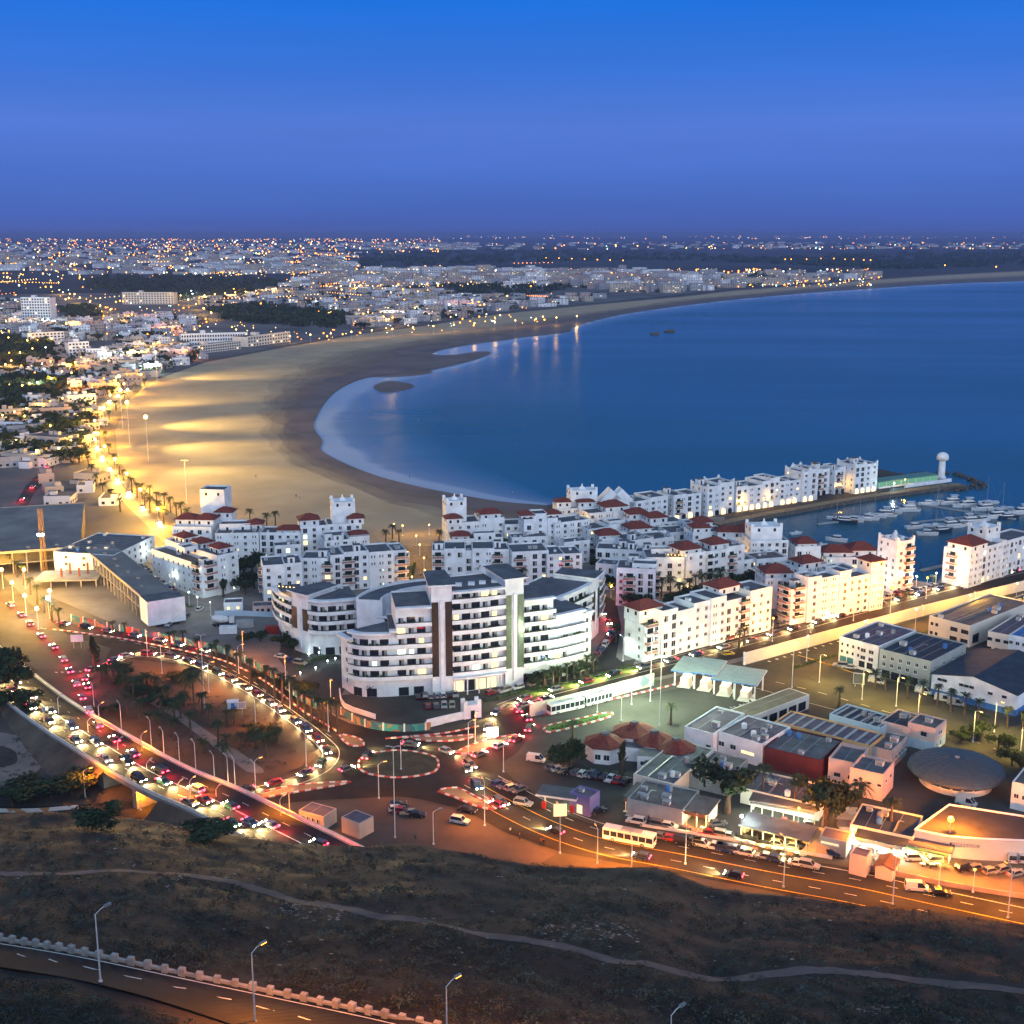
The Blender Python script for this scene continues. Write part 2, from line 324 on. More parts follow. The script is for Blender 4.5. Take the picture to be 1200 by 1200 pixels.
for i, s in enumerate([[(438, 452), (455, 446), (480, 449), (484, 454), (462, 459), (446, 459)], [(420, 436), (470, 432), (500, 433), (505, 437), (470, 441), (430, 441)]]): sheet('sand_bar', s, -.3, WETS, 4)
# town grounds
TOWN = M('town_ground', (.13, .12, .12), .9, .4, .012, .1)
FARM = M('far_land', (.05, .05, .05), .95, .5, .0016)
sheet('far_land', [(-600, 279), (500, 279), (1700, 279), (1700, 299), (1400, 307), (1200, 315), (1050, 322), (900, 330), (700, 335), (0, 345), (-600, 350)], .5, FARM)
sheet('town_ground', [(-300, 344), (500, 334), (900, 331), (860, 338), (700, 355), (580, 367), (500, 380), (420, 390), (330, 406), (240, 423), (180, 444), (150, 468), (133, 505), (136, 540), (163, 570), (190, 596), (205, 640), (100, 700), (-300, 760)], .04, TOWN)
sheet('marina_ground', [(200, 600), (300, 635), (450, 625), (600, 612), (700, 600), (850, 606), (846, 617), (862, 640), (900, 655), (1040, 676), (1098, 684), (1110, 662), (1400, 640), (1400, 680), (1200, 690), (1000, 745), (760, 800), (600, 830), (460, 860), (400, 845), (330, 790), (180, 740), (130, 690), (160, 640)], .05, PAVE)
# asphalt
road = MB(); marks = MB(); kerbs = MB()
def rd(name, pts, z=.09, m=None, s=4): return sheet(name, pts, z, m or ASPH, s)
rd('port_yard', [(640, 838), (760, 815), (880, 787), (960, 760), (1010, 745), (1090, 722), (1200, 690), (1420, 640), (1700, 590), (1700, 1110), (1420, 1080), (1200, 1055), (1100, 1036), (980, 1013), (880, 1001), (780, 985), (720, 985), (660, 955), (600, 930), (560, 905), (580, 870), (610, 850)], .07, ASPHB, 0)
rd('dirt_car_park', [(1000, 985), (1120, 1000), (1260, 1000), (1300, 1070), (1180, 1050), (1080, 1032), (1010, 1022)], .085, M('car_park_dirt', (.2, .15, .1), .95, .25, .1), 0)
rd('roundabout_road', [(375, 880), (395, 850), (450, 855), (520, 858), (575, 842), (600, 836), (625, 850), (608, 880), (590, 895), (600, 912), (640, 945), (600, 968), (545, 950), (480, 935), (420, 936), (350, 940), (270, 950), (280, 930), (340, 915), (378, 900)], .10)
rd('bottom_road', [(540, 905), (600, 925), (640, 945), (690, 965), (780, 985), (880, 1002), (980, 1014), (1100, 1038), (1400, 1085), (1800, 1130), (1800, 1230), (1400, 1150), (1100, 1090), (1000, 1065), (880, 1040), (760, 1018), (660, 1000), (590, 975), (545, 950), (500, 935)], .11, ASPH, 0)
rd('mural_road', [(-60, 690), (-20, 735), (60, 728), (130, 738), (200, 752), (265, 768), (315, 792), (360, 825), (410, 848), (455, 862), (440, 895), (395, 905), (360, 862), (320, 830), (270, 798), (215, 780), (150, 772), (115, 784), (95, 800), (60, 770), (0, 720)], .12, ASPH, 0)
rd('left_junction_road', [(-80, 670), (0, 672), (40, 712), (80, 745), (130, 760), (110, 800), (125, 850), (90, 860), (50, 810), (0, 770), (-80, 735)], .13, ASPHB, 0)
rd('marina_avenue', [(575, 842), (600, 822), (650, 806), (720, 786), (800, 763), (900, 738), (1000, 711), (1100, 684), (1200, 663), (1400, 625), (1400, 640), (1200, 680), (1100, 706), (1000, 734), (900, 763), (800, 787), (720, 806), (650, 822), (612, 838)], .14, ASPH, 0)
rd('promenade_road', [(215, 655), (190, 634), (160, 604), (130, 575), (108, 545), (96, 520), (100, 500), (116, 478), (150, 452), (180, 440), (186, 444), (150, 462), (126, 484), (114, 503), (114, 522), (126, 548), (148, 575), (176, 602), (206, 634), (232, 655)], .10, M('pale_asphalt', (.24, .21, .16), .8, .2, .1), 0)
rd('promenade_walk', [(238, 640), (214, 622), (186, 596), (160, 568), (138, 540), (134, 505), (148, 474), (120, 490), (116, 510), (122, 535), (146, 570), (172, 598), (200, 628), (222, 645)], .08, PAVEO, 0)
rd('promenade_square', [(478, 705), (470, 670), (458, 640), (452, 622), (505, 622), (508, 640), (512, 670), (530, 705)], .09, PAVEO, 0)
rd('hotel_forecourt', [(410, 840), (400, 815), (480, 805), (560, 806), (620, 800), (700, 782), (745, 772), (740, 785), (640, 812), (590, 826), (560, 845), (480, 852)], .10, ASPHB, 0)
rd('side_street', [(690, 790), (700, 760), (715, 735), (705, 712), (685, 700), (660, 690), (690, 690), (722, 705), (728, 735), (722, 770), (735, 782)], .105, ASPH, 0)
rd('building_plot', [(60, 700), (50, 672), (120, 680), (170, 725), (215, 742), (330, 745), (335, 790), (300, 790), (240, 760), (150, 738)], .06, M('plot_dirt', (.16, .15, .15), .95, .3, .06, .3), 0)
rd('hotel_drive', [(335, 745), (400, 770), (410, 800), (400, 815), (440, 850), (395, 840), (345, 800), (325, 770)], .105, ASPHB, 0)
rd('traffic_island', [(106, 806), (124, 784), (160, 778), (212, 786), (262, 804), (310, 834), (352, 864), (370, 882), (360, 896), (320, 912), (278, 924), (244, 922), (200, 895), (150, 855), (122, 832)], .16, M('island_earth', (.085, .06, .047), .95, .4, .05, .35, bscale=.8), 3)
rd('island_path', [(168, 820), (200, 838), (240, 868), (270, 890), (290, 905), (310, 905), (290, 888), (250, 862), (215, 838), (180, 815)], .18, PAVE, 3)
rd('roundabout_lawn', [(420, 896), (430, 886), (467, 880), (505, 886), (514, 897), (504, 907), (467, 912), (430, 907)], .2, M('dry_lawn', (.06, .055, .035), .95, .3, .3, .3), 4)
rd('lay_by', [(350, 950), (430, 936), (480, 938), (540, 952), (590, 978), (650, 1002), (620, 1020), (520, 1010), (430, 1000), (330, 985)], .09, M('lay_by_earth', (.08, .064, .058), .95, .25, .08), 0)
rd('dust_track', [(-30, 862), (20, 862), (48, 880), (46, 902), (10, 920), (-30, 922)], .07, M('pale_dust', (.2, .165, .15), .95, .2, .1), 4)
rd('inner_dust', [(-30, 876), (8, 876), (20, 886), (14, 897), (-30, 900)], .09, LANDM, 4)
rd('underpass_road', [(-80, 945), (60, 945), (140, 940), (220, 938), (300, 940), (300, 990), (200, 985), (60, 985), (-80, 985)], .075, ASPH, 0)
rd('left_town_road', [(18, 590), (30, 570), (42, 558), (58, 540), (64, 545), (56, 562), (40, 578), (32, 594)], .1, ASPHB, 0)
rd('hill_foot_road', [(20, 458), (50, 437), (78, 420), (81, 423), (54, 441), (24, 462)], .1, ASPHB, 0)
rd('lawn_strip', [(615, 812), (660, 803), (700, 794), (742, 782), (748, 787), (705, 800), (660, 809), (620, 818)], .16, GRASS, 2)
rd('lawn_strip', [(640, 826), (700, 813), (764, 797), (766, 801), (700, 818), (642, 831)], .165, GRASS, 2)
# painted lines, kerbs of islands
def kerb(pts, closed=True, w=.5, n=6, h=.15):
    pa = P(pts, 0, n, closed)
    if closed: pa = pa+[pa[0]]
    for i, (p, a) in enumerate(walk(pa, 1.5)):
        d = Vector((math.cos(a), math.sin(a), 0))*.72; nr = Vector((-d.y, d.x, 0)).normalized()*w/2
        q = [p-d-nr, p+d-nr, p+d+nr, p-d+nr]; kerbs.prism([(v.x, v.y) for v in q], .05, .28+h, KERBW if i % 2 else KERBR)
kerb([(420, 896), (430, 886), (467, 880), (505, 886), (514, 897), (504, 907), (467, 912), (430, 907)])
TRI = [[(300, 932), (340, 922), (405, 917), (395, 921), (330, 932), (298, 938)], [(535, 882), (570, 868), (606, 862), (600, 868), (570, 878), (548, 884)], [(515, 928), (530, 924), (545, 928), (580, 948), (560, 946), (535, 936)], [(398, 862), (420, 866), (426, 874), (410, 874)], [(482, 864), (520, 864), (556, 862), (540, 868), (500, 869)], [(640, 852), (670, 845), (712, 836), (716, 840), (690, 848), (645, 859)]]
for t in TRI: kerb(t, n=3); rd('splitter_island', t, .22, PAVEO if t[0][0] != 640 else GRASS, 3)
for t, c in [([(455, 866), (520, 860), (560, 852)], 0), ([(60, 738), (130, 747), (200, 760), (262, 775), (312, 800), (352, 832), (395, 858)], 0), ([(640, 838), (700, 824), (770, 808), (800, 800)], 0)]: kerb(t, False)
ob = kerbs.obj('kerb_stones'); ob['kind'] = 'structure'
def line(pts, w=.18, z=.2, m=PAINTW, dash=None, off=0):
    pa = P(pts, 0, 6)
    if dash: dashes(marks, pa, w, m, z, dash[0], dash[1], off)
    else: ribbon(marks, pa, w, m, z, off)
BOT = [(560, 918), (610, 945), (660, 968), (720, 987), (800, 1002), (900, 1022), (1000, 1040), (1100, 1062), (1300, 1105)]
line(BOT, .2, .155, PAINTW, None, 6.5); line(BOT, .25, .155, PAINTY); line(BOT, .16, .155, PAINTW, (2.5, 5), 3.4); line(BOT, .16, .155, PAINTW, (2.5, 5), -3.4); line(BOT, .2, .155, PAINTY, None, -6.8)
AVE = [(598, 832), (640, 817), (720, 796), (800, 776), (900, 750), (1000, 722), (1100, 695), (1200, 671)]
line(AVE, .18, .155, PAINTW); line(AVE, .16, .155, PAINTW, None, 5.5)
RAMP = [(120, 784), (150, 769), (200, 770), (250, 786), (300, 812), (345, 843), (376, 868), (388, 884), (376, 902), (340, 918), (282, 932)]
line(RAMP, .22, .24, PAINTW, None, 2.2); line(RAMP, .22, .24, PAINTW, None, -2.2)
line([(60, 733), (130, 743), (200, 757), (262, 773), (312, 797), (352, 829), (400, 858)], .2, .16, PAINTW, (3, 4), -4)
line([(890, 795), (960, 812), (1040, 835), (1120, 862), (1200, 890)], .2, .15, PAINTW, (3, 4)); line([(880, 805), (940, 822), (1000, 838), (1090, 864)], .2, .15, PAINTW)
for k in range(9): line([(935+k*5, 768+k*1.4), (965+k*5, 778+k*1.6)], .35, .15, PAINTY)
for k in range(10): line([(900+k*9, 775-k*2.6), (903+k*9, 776-k*2.6)], .7, .15, PAINTW)
for k in range(6): line([(65+k*7, 788-k*.3), (67+k*7, 789-k*.3)], .5, .16, PAINTW)
ob = marks.obj('road_markings'); ob['kind'] = 'structure'
# ------------------------------------------------------------------ the hillside in front
CREST = [(-400, 938), (-100, 948), (0, 954), (60, 950), (150, 957), (260, 973), (330, 986), (430, 991), (480, 986), (560, 1001), (620, 1009), (700, 1013), (760, 1013), (830, 1041), (900, 1045), (1000, 1057), (1100, 1066), (1200, 1082), (1350, 1100), (1700, 1140)]
_cr = sorted((g.x/g.y, g.y) for g in (G(x, y, 12) for x, y in CREST))
def crestY(s):
    if s <= _cr[0][0]: return _cr[0][1]
    for (a, ya), (b, yb) in zip(_cr, _cr[1:]):
        if s <= b: return ya+(yb-ya)*(s-a)/(b-a)
    return _cr[-1][1]
def hillz(X, Y):
    Yc = crestY(X/max(Y, 30))
    if Y > Yc: return 12-(Y-Yc)*.62-.004*(Y-Yc)**2
    z = 12+.30*(Yc-Y) if Y > 120 else 12+.30*(Yc-120)+.6*(120-Y)
    return min(z, 129)
from mathutils import noise as mnoise
def hillb(X, Y): return hillz(X, Y)-.9*max(0, .45-abs(mnoise.noise(Vector((X*.03+Y*.012, Y*.018, 11)))))**2*4+1.1*mnoise.noise(Vector((X*.045, Y*.06, 3)))+.35*mnoise.noise(Vector((X*.16, Y*.2, 7)))
def HG(x, y, bump=False):
    v = (y-600)/F; d = Vector(((x-600)/F, CT-v*ST, -ST-v*CT)); lo, hi = 60.0, 330.0; o = Vector((0, 0, H))
    f = hillb if bump else hillz
    t = lo
    while t < hi:
        p = o+d*t
        if p.z < f(p.x, p.y): break
        t += 1.0
    return o+d*t
ROADT = [(-60, 1098), (0, 1105), (100, 1122), (200, 1143), (330, 1170), (450, 1195), (540, 1216)]
ROADB = [(-60, 1126), (0, 1134), (80, 1147), (150, 1163), (220, 1184), (300, 1212), (380, 1245)]
PATHP = [(-60, 1020), (0, 1022), (100, 1022), (200, 1024), (290, 1038), (350, 1052), (430, 1070), (540, 1090), (620, 1105), (700, 1122), (760, 1131), (900, 1138), (1000, 1142), (1100, 1150), (1200, 1162), (1300, 1172)]
rt = catmull([HG(*p) for p in ROADT], 8); rb = catmull([HG(*p) for p in ROADB], 8); pth = catmull([HG(*p) for p in PATHP], 8)
_rc = [a*(1-f)+b*f for f in (-.1, .15, .4, .65, .9, 1.1) for a, b in zip(rt, rb)]
def near(p, ln): return min((Vector((p[0], p[1]))-Vector((q.x, q.y))).length for q in ln)
def hill():
    verts = []; faces = []; xs = [-.62+i*.0066 for i in range(215)]; K = 150
    for s in xs:
        Yc = crestY(s)
        for k in range(K):
            Y = 3+(Yc-3)*(1-(1-k/(K-21))**1.25) if k <= K-21 else Yc+(k-K+21)*1.1
            X = s*Y; dr = min(near((X, Y), _rc[::2]), 30) if s < .05 and Y < 200 else 30; w = max(0, min(1, (dr-3)/5))
            verts.append((X, Y, hillz(X, Y)+(hillb(X, Y)-hillz(X, Y))*w-(.3*(1-w))))
    for i in range(len(xs)-1):
        for k in range(K-1): faces.append((i*K+k, (i+1)*K+k, (i+1)*K+k+1, i*K+k+1))
    me = bpy.data.meshes.new('hillside'); me.from_pydata(verts, [], faces); me.polygons.foreach_set('use_smooth', [True]*len(faces))
    me.materials.append(M('hill_earth', (.052, .038, .03), .97, .4, .06, .6, rgb2=(.017, .017, .016), detail=8, bscale=1.4)); o = put('hillside', me); o['kind'] = 'structure'
hill()
mb = MB()
def drape(mb, path, w, m, dz=.06, n=5):
    pl = []
    for i, p in enumerate(path):
        d = path[min(i+1, len(path)-1)]-path[max(i-1, 0)]; nr = Vector((-d.y, d.x, 0)).normalized()
        pl.append([(q.x, q.y, hillb(q.x, q.y)+dz) for q in (p+nr*(w*(k/n-.5)*(1+.5*mnoise.noise(Vector((p.x*.5, p.y*.5, k*3))))) for k in range(n+1))])
    for a, b in zip(pl, pl[1:]):
        for k in range(n): mb.face((a[k], b[k], b[k+1], a[k+1]), m)
pd = [p for p, a in walk(pth, 1.2)]
drape(mb, pd, 2.5, M('hill_path_earth', (.125, .10, .095), .95, .25, .25)); mb.obj('hill_path')['kind'] = 'structure'
mb = MB(); mk = MB()
for i in range(len(rt)-1): mb.face((rb[i], rb[i+1], rt[i+1], rt[i]), ASPH)
o = mb.obj('hill_road'); o['kind'] = 'structure'; o.location.z = .12
cl = [rb[i]*.45+rt[i]*.55 for i in range(len(rt))]; el = [rb[i]*.07+rt[i]*.93 for i in range(len(rt))]
cl2 = [rb[i]*.7+rt[i]*.3 for i in range(len(rt))]
dashes(mk, cl, .16, PAINTW, None, 2.6, 3.4); ribbon(mk, el, .16, PAINTW)
ob = mk.obj('road_line'); ob['kind'] = 'structure'; ob.location.z = .15
# ------------------------------------------------------------------ building kit
_win = {}
FRAME = M('window_frame_white', (.6, .6, .6), .6, .05, 1)
CURT = M('curtain', (.30, .28, .26), .9, .3, 3)
def win_mesh(w, h, style):
    k = (round(w, 2), round(h, 2), style)
    if k in _win: return _win[k]
    mb = MB(); t = .1; g = {'lit': L_WARM, 'cool': L_COOL}.get(style, GLASS); fr = DARKM if style in ('dark', 'shop') else FRAME
    mb.box(-w/2, -.09, 0, -w/2+t, .01, h, fr); mb.box(w/2-t, -.09, 0, w/2, .01, h, fr)
    mb.box(-w/2+t, -.09, 0, w/2-t, .01, t, fr); mb.box(-w/2+t, -.09, h-t, w/2-t, .01, h, fr)
    if w > 1: mb.box(-.03, -.07, t, .03, .01, h-t, fr)
    mb.face([(-w/2+t, -.03, t), (w/2-t, -.03, t), (w/2-t, -.03, h-t), (-w/2+t, -.03, h-t)], g)
    if style == 'curt': mb.face([(.08, -.034, t), (w/2-t, -.034, t), (w/2-t, -.034, h-t), (.08, -.034, h-t)], CURT)
    if style == 'hood': mb.box(-w/2-.15, -.55, h+.05, w/2+.15, .02, h+.2, WHITE); mb.box(-w/2-.12, -.5, -.16, w/2+.12, .02, -.02, WHITE)
    elif h < 1.9: mb.box(-w/2-.1, -.2, -.12, w/2+.1, .02, -.01, WHITE)
    _win[k] = mb.mesh('window'); return _win[k]
ROT = {'F': 0.0, 'L': -math.pi/2, 'R': math.pi/2, 'B': math.pi}
def frame2(FL, FR, BK, h, lev):
    a = G(*FL, h if lev else 0); b = G(*FR, h if lev else 0); a.z = b.z = 0
    ax = (b-a); Ln = ax.length; ax.normalize(); nr = Vector((-ax.y, ax.x, 0))
    if isinstance(BK, (int, float)): D = BK
    else: c = G(*BK, h if lev else 0); D = abs((Vector((c.x, c.y, 0))-a).dot(nr))
    return a, math.atan2(ax.y, ax.x), Ln, max(D, 4)
def sees(loc, rot, side, L, D):
    p = {'F': (L/2, 0), 'L': (0, D/2), 'R': (L, D/2)}[side]; n = {'F': (0, -1), 'L': (-1, 0), 'R': (1, 0)}[side]
    c, s = math.cos(rot), math.sin(rot); w = Vector((loc.x+p[0]*c-p[1]*s, loc.y+p[0]*s+p[1]*c)); nn = Vector((n[0]*c-n[1]*s, n[0]*s+n[1]*c))
    return (-w).normalized().dot(nn) > .03
_unit = None
def roof_unit_mesh():
    mb = MB(); mb.box(-.7, -.5, 0, .7, .5, .9, WHITE); mb.box(-.6, -.52, .1, .6, -.5, .8, STEEL); mb.box(-.8, -.6, .9, .8, .6, 1.0, GREYW); return mb.mesh('roof_unit')
def stair_mesh(w, d, h):
    mb = MB(); mb.box(-w/2, -d/2, 0, w/2, d/2, h, WHITE); mb.box(-w/2-.15, -d/2-.15, h, w/2+.15, d/2+.15, h+.2, ROOFG); mb.box(-.45, -d/2-.03, 0, .45, -d/2, 2.0, DARKM); return mb.mesh('stair_head')
_uw = {}
def put_window(par, side, u, y, z, w, h, style, L, D):
    loc = {'F': (u, y, z), 'L': (y, D-u, z), 'R': (L-y, u, z)}[side]
    return put('window', win_mesh(w, h, style), par, loc, ROT[side])
def balcony(par, side, u, y, z, w, d, L, D, rail=None, plants=False):
    mb = MB(); r = rail or TERRA
    mb.box(-w/2, -d, -.2, w/2, 0, 0, WHITE); mb.box(-w/2, -d, 0, w/2, -d+.12, .85, r); mb.box(-w/2, -d+.12, 0, -w/2+.12, -.001, .85, r); mb.box(w/2-.12, -d+.12, 0, w/2, -.001, .85, r)
    mb.box(-w/2-.05, -d-.05, .85, w/2+.05, -d+.17, .95, WHITE)
    if plants:
        for i in range(4): x = -w/2+.5+i*(w-1)/3; mb.lathe([(.05, .85), (.38, 1.15), (.3, 1.5), (0, 1.65)], HEDGE, 6, (x, -d+.3))
    loc = {'F': (u, y, z), 'L': (y, D-u, z), 'R': (L-y, u, z)}[side]
    return mb.obj('balcony', par, loc, ROT[side])
def apt(name, label, FL, FR, BK, h, lev=1, fh=2.8, group='white apartment blocks of the marina', segs=None, pav=(), bal=(), wall=None, cat='apartment block', base_z=0.0, lit=.04, clutter=1.0, bay=3.1, crenel=False, sides='FLR', wmax=90, arcade=False, winw=1.3, roofm=None, seed=None):
    rr = random.Random(seed if seed is not None else sum(map(ord, label))*7)
    loc, rot, L, D = frame2(FL, FR, BK, h+base_z, lev); loc.z = base_z
    if lev: loc = Vector((loc.x, loc.y, base_z))
    wall = wall or WHITE; t = thing(name, label, cat, loc, rot, group)
    if segs is None:
        n = max(1, min(6, int(L/9))); cuts = [0]+sorted(min(.93, max(.07, (i+rr.uniform(-.25, .25))/n)) for i in range(1, n))+[1]
        segs = [(cuts[i], cuts[i+1], rr.choice([0, 0, 0, .9, -2.8 if i not in (0,) and n > 2 else 0]), rr.choice([0, 0, .7, 1.1])) for i in range(n)]
    mb = MB(); rf = MB(); pt = .22; ph = .75; nfl = max(1, int(round(h/fh))); fhh = h/nfl
    for (u0, u1, dh, dy) in segs:
        x0, x1, y0, y1, zt = u0*L, u1*L, dy, D-(.3 if dy else 0), h+dh
        mb.box(x0, y0, -.5, x1, y1, zt, wall)
        mb.box(x0, y0, zt, x1, y0+pt, zt+ph, wall); mb.box(x0, y1-pt, zt, x1, y1, zt+ph, wall)
        mb.box(x0, y0+pt, zt, x0+pt, y1-pt, zt+ph, wall); mb.box(x1-pt, y0+pt, zt, x1, y1-pt, zt+ph, wall)
        rf.box(x0+pt+.01, y0+pt+.01, zt, x1-pt-.01, y1-pt-.01, zt+.12, roofm or ROOFG)
        if crenel:
            for cx, cy_ in ((x0, y0), (x1, y0), (x0, y1), (x1, y1)):
                sx = 1 if cx == x0 else -1; sy = 1 if cy_ == y0 else -1
                xa, xb = sorted((cx, cx+sx*1.2)); ya, yb = sorted((cy_, cy_+sy*1.2))
                mb.box(xa, ya, zt+ph, xb, yb, zt+ph+.7, wall); xa, xb = sorted((cx, cx+sx*.6)); ya, yb = sorted((cy_, cy_+sy*.6)); mb.box(xa, ya, zt+ph+.7, xb, yb, zt+ph+1.4, wall)
    mb.obj('wall', t); rf.obj('roof', t)
    cnt = 0; balz = [(b[0], b[1]-b[2]/2-.3, b[1]+b[2]/2+.3) for b in bal]
    for si, (u0, u1, dh, dy) in enumerate(segs):
        x0, x1 = u0*L, u1*L; nf = max(1, int((h+dh+.6)/fhh)); nb = max(1, int((x1-x0)/bay))
        styles = [rr.choice(['a', 'b', 'c', 'd']) for _ in range(nb)]
        for f in range(nf):
            for b in range(nb):
                if cnt >= wmax: break
                u = x0+(b+.5)*(x1-x0)/nb
                if any(s == 'F' and lo < u < hi for s, lo, hi in balz): continue
                if arcade and f == 0: continue
                s = styles[b]; st = 'lit' if rr.random() < lit else ('cool' if rr.random() < lit*.5 else rr.choice(['plain', 'plain', 'curt']))
                if rr.random() < .07: continue
                if s == 'a': put_window(t, 'F', u, dy, f*fhh+.8, winw+.15, 1.5, st, L, D)
                elif s == 'b': put_window(t, 'F', u, dy, f*fhh+.25, winw+.6, 2.1, st, L, D)
                elif s == 'c': put_window(t, 'F', u-.55, dy, f*fhh+1.1, .6, 1.15, 'plain', L, D); put_window(t, 'F', u+.55, dy, f*fhh+1.1, .6, 1.15, st, L, D); cnt += 1
                else: put_window(t, 'F', u, dy, f*fhh+.9, winw, 1.3, 'hood' if st == 'plain' else st, L, D)
                cnt += 1
    for side in 'LR':
        if side not in sides or not sees(loc, rot, side, L, D): continue
        dh = segs[0 if side == 'L' else -1][2]; dy = segs[0 if side == 'L' else -1][3]; nf = max(1, int((h+dh+.6)/fhh)); nb = max(1, int((D-dy)/(bay+.3)))
        for f in range(nf):
            for b in range(nb):
                u = dy+(b+.5)*(D-dy-.3)/nb; uu = D-u if side == 'L' else u
                if rr.random() < .2 or cnt > wmax or any(s == side and lo < uu < hi for s, lo, hi in balz): continue
                put_window(t, side, uu, 0, f*fhh+.9, 1.1, 1.35, 'lit' if rr.random() < lit else 'plain', L, D); cnt += 1
    for b in bal:
        side, u, w = b[:3]; rail = b[3] if len(b) > 3 else None; dy = 0
        if side == 'F':
            for (u0, u1, dh, d_) in segs:
                if u0*L <= u <= u1*L: dy = d_
        for f in range(1, nfl):
            balcony(t, side, u, dy, f*fhh, w, 1.5, L, D, rail, f == nfl-1 or rr.random() < .3)
            put_window(t, side, u, dy, f*fhh+.05, w*.55, 2.15, 'lit' if rr.random() < lit*1.5 else 'dark', L, D)
    for p in pav:
        u, v, w, d, hh, kind = p[:6]; w, d = (w*.82, d*.85) if kind == 'hip' else (w, d); x, y = u*L, v*D; z = h+(p[6] if len(p) > 6 else 0)
        pm = MB(); pm.box(x-w/2, y-d/2, h-3 if z < h else h+.1, x+w/2, y+d/2, z+hh, wall)
        for q in (-w*.25, w*.25): pm.box(x+q-.5, y-d/2-.04, z+hh-2.0, x+q+.5, y-d/2, z+hh-.7, GLASS); pm.box(x-w/2-.04, y+q*d/w-.5, z+hh-2.0, x-w/2, y+q*d/w+.5, z+hh-.7, GLASS)
        if kind == 'flat': pm.box(x-w/2, y-d/2, z+hh, x+w/2, y-d/2+.2, z+hh+.8, wall); pm.box(x-w/2, y+d/2-.2, z+hh, x+w/2, y+d/2, z+hh+.8, wall); pm.box(x-w/2, y-d/2+.2, z+hh, x-w/2+.2, y+d/2-.2, z+hh+.8, wall); pm.box(x+w/2-.2, y-d/2+.2, z+hh, x+w/2, y+d/2-.2, z+hh+.8, wall)
        if kind == 'cren':
            for sx in (-1, 1):
                for sy in (-1, 1): pm.box(*sum(zip(*[sorted((x+sx*w/2, x+sx*(w/2-1.1))), sorted((y+sy*d/2, y+sy*(d/2-1.1))), (z+hh, z+hh+1.3)]), ()), wall)
        po = pm.obj('pavilion', t)
        hm = MB()
        if kind == 'hip': hm.hip(x-w/2, y-d/2, x+w/2, y+d/2, z+hh, min(w, d)*.3, TILE, .7); hm.obj('tile_roof', po)
        elif kind == 'cren': hm.hip(x-1.5, y-1.5, x+1.5, y+1.5, z+hh, 1.6, wall, 0); hm.box(x-.25, y-.25, z+hh+1.5, x+.25, y+.25, z+hh+2.4, wall); hm.obj('roof_lantern', po)
        else: hm.box(x-w/2+.21, y-d/2+.21, z+hh, x+w/2-.21, y+d/2-.21, z+hh+.1, ROOFG); hm.obj('flat_roof', po)
    global _unit
    if _unit is None: _unit = roof_unit_mesh()
    for i in range(int(L*D/70*clutter)):
        s = rr.choice(segs); x = rr.uniform(s[0]*L+1.4, s[1]*L-1.4); y = rr.uniform(s[3]+1.6, D-1.8); z = h+s[2]+.12
        if any(abs(x-p[0]*L) < p[2]/2+1 and abs(y-p[1]*D) < p[3]/2+1 for p in pav): continue
        if rr.random() < .25:
            k = rr.choice([(2.6, 2.4, 2.5), (3.4, 2.8, 2.6)])
            if k not in _uw: _uw[k] = stair_mesh(*k)
            put('stair_head', _uw[k], t, (x, y, z))
        else: put('roof_unit', _unit, t, (x, y, z), rr.choice([0, math.pi/2, 0]), rr.uniform(.7, 1.25))
    return t, loc, rot, L, D
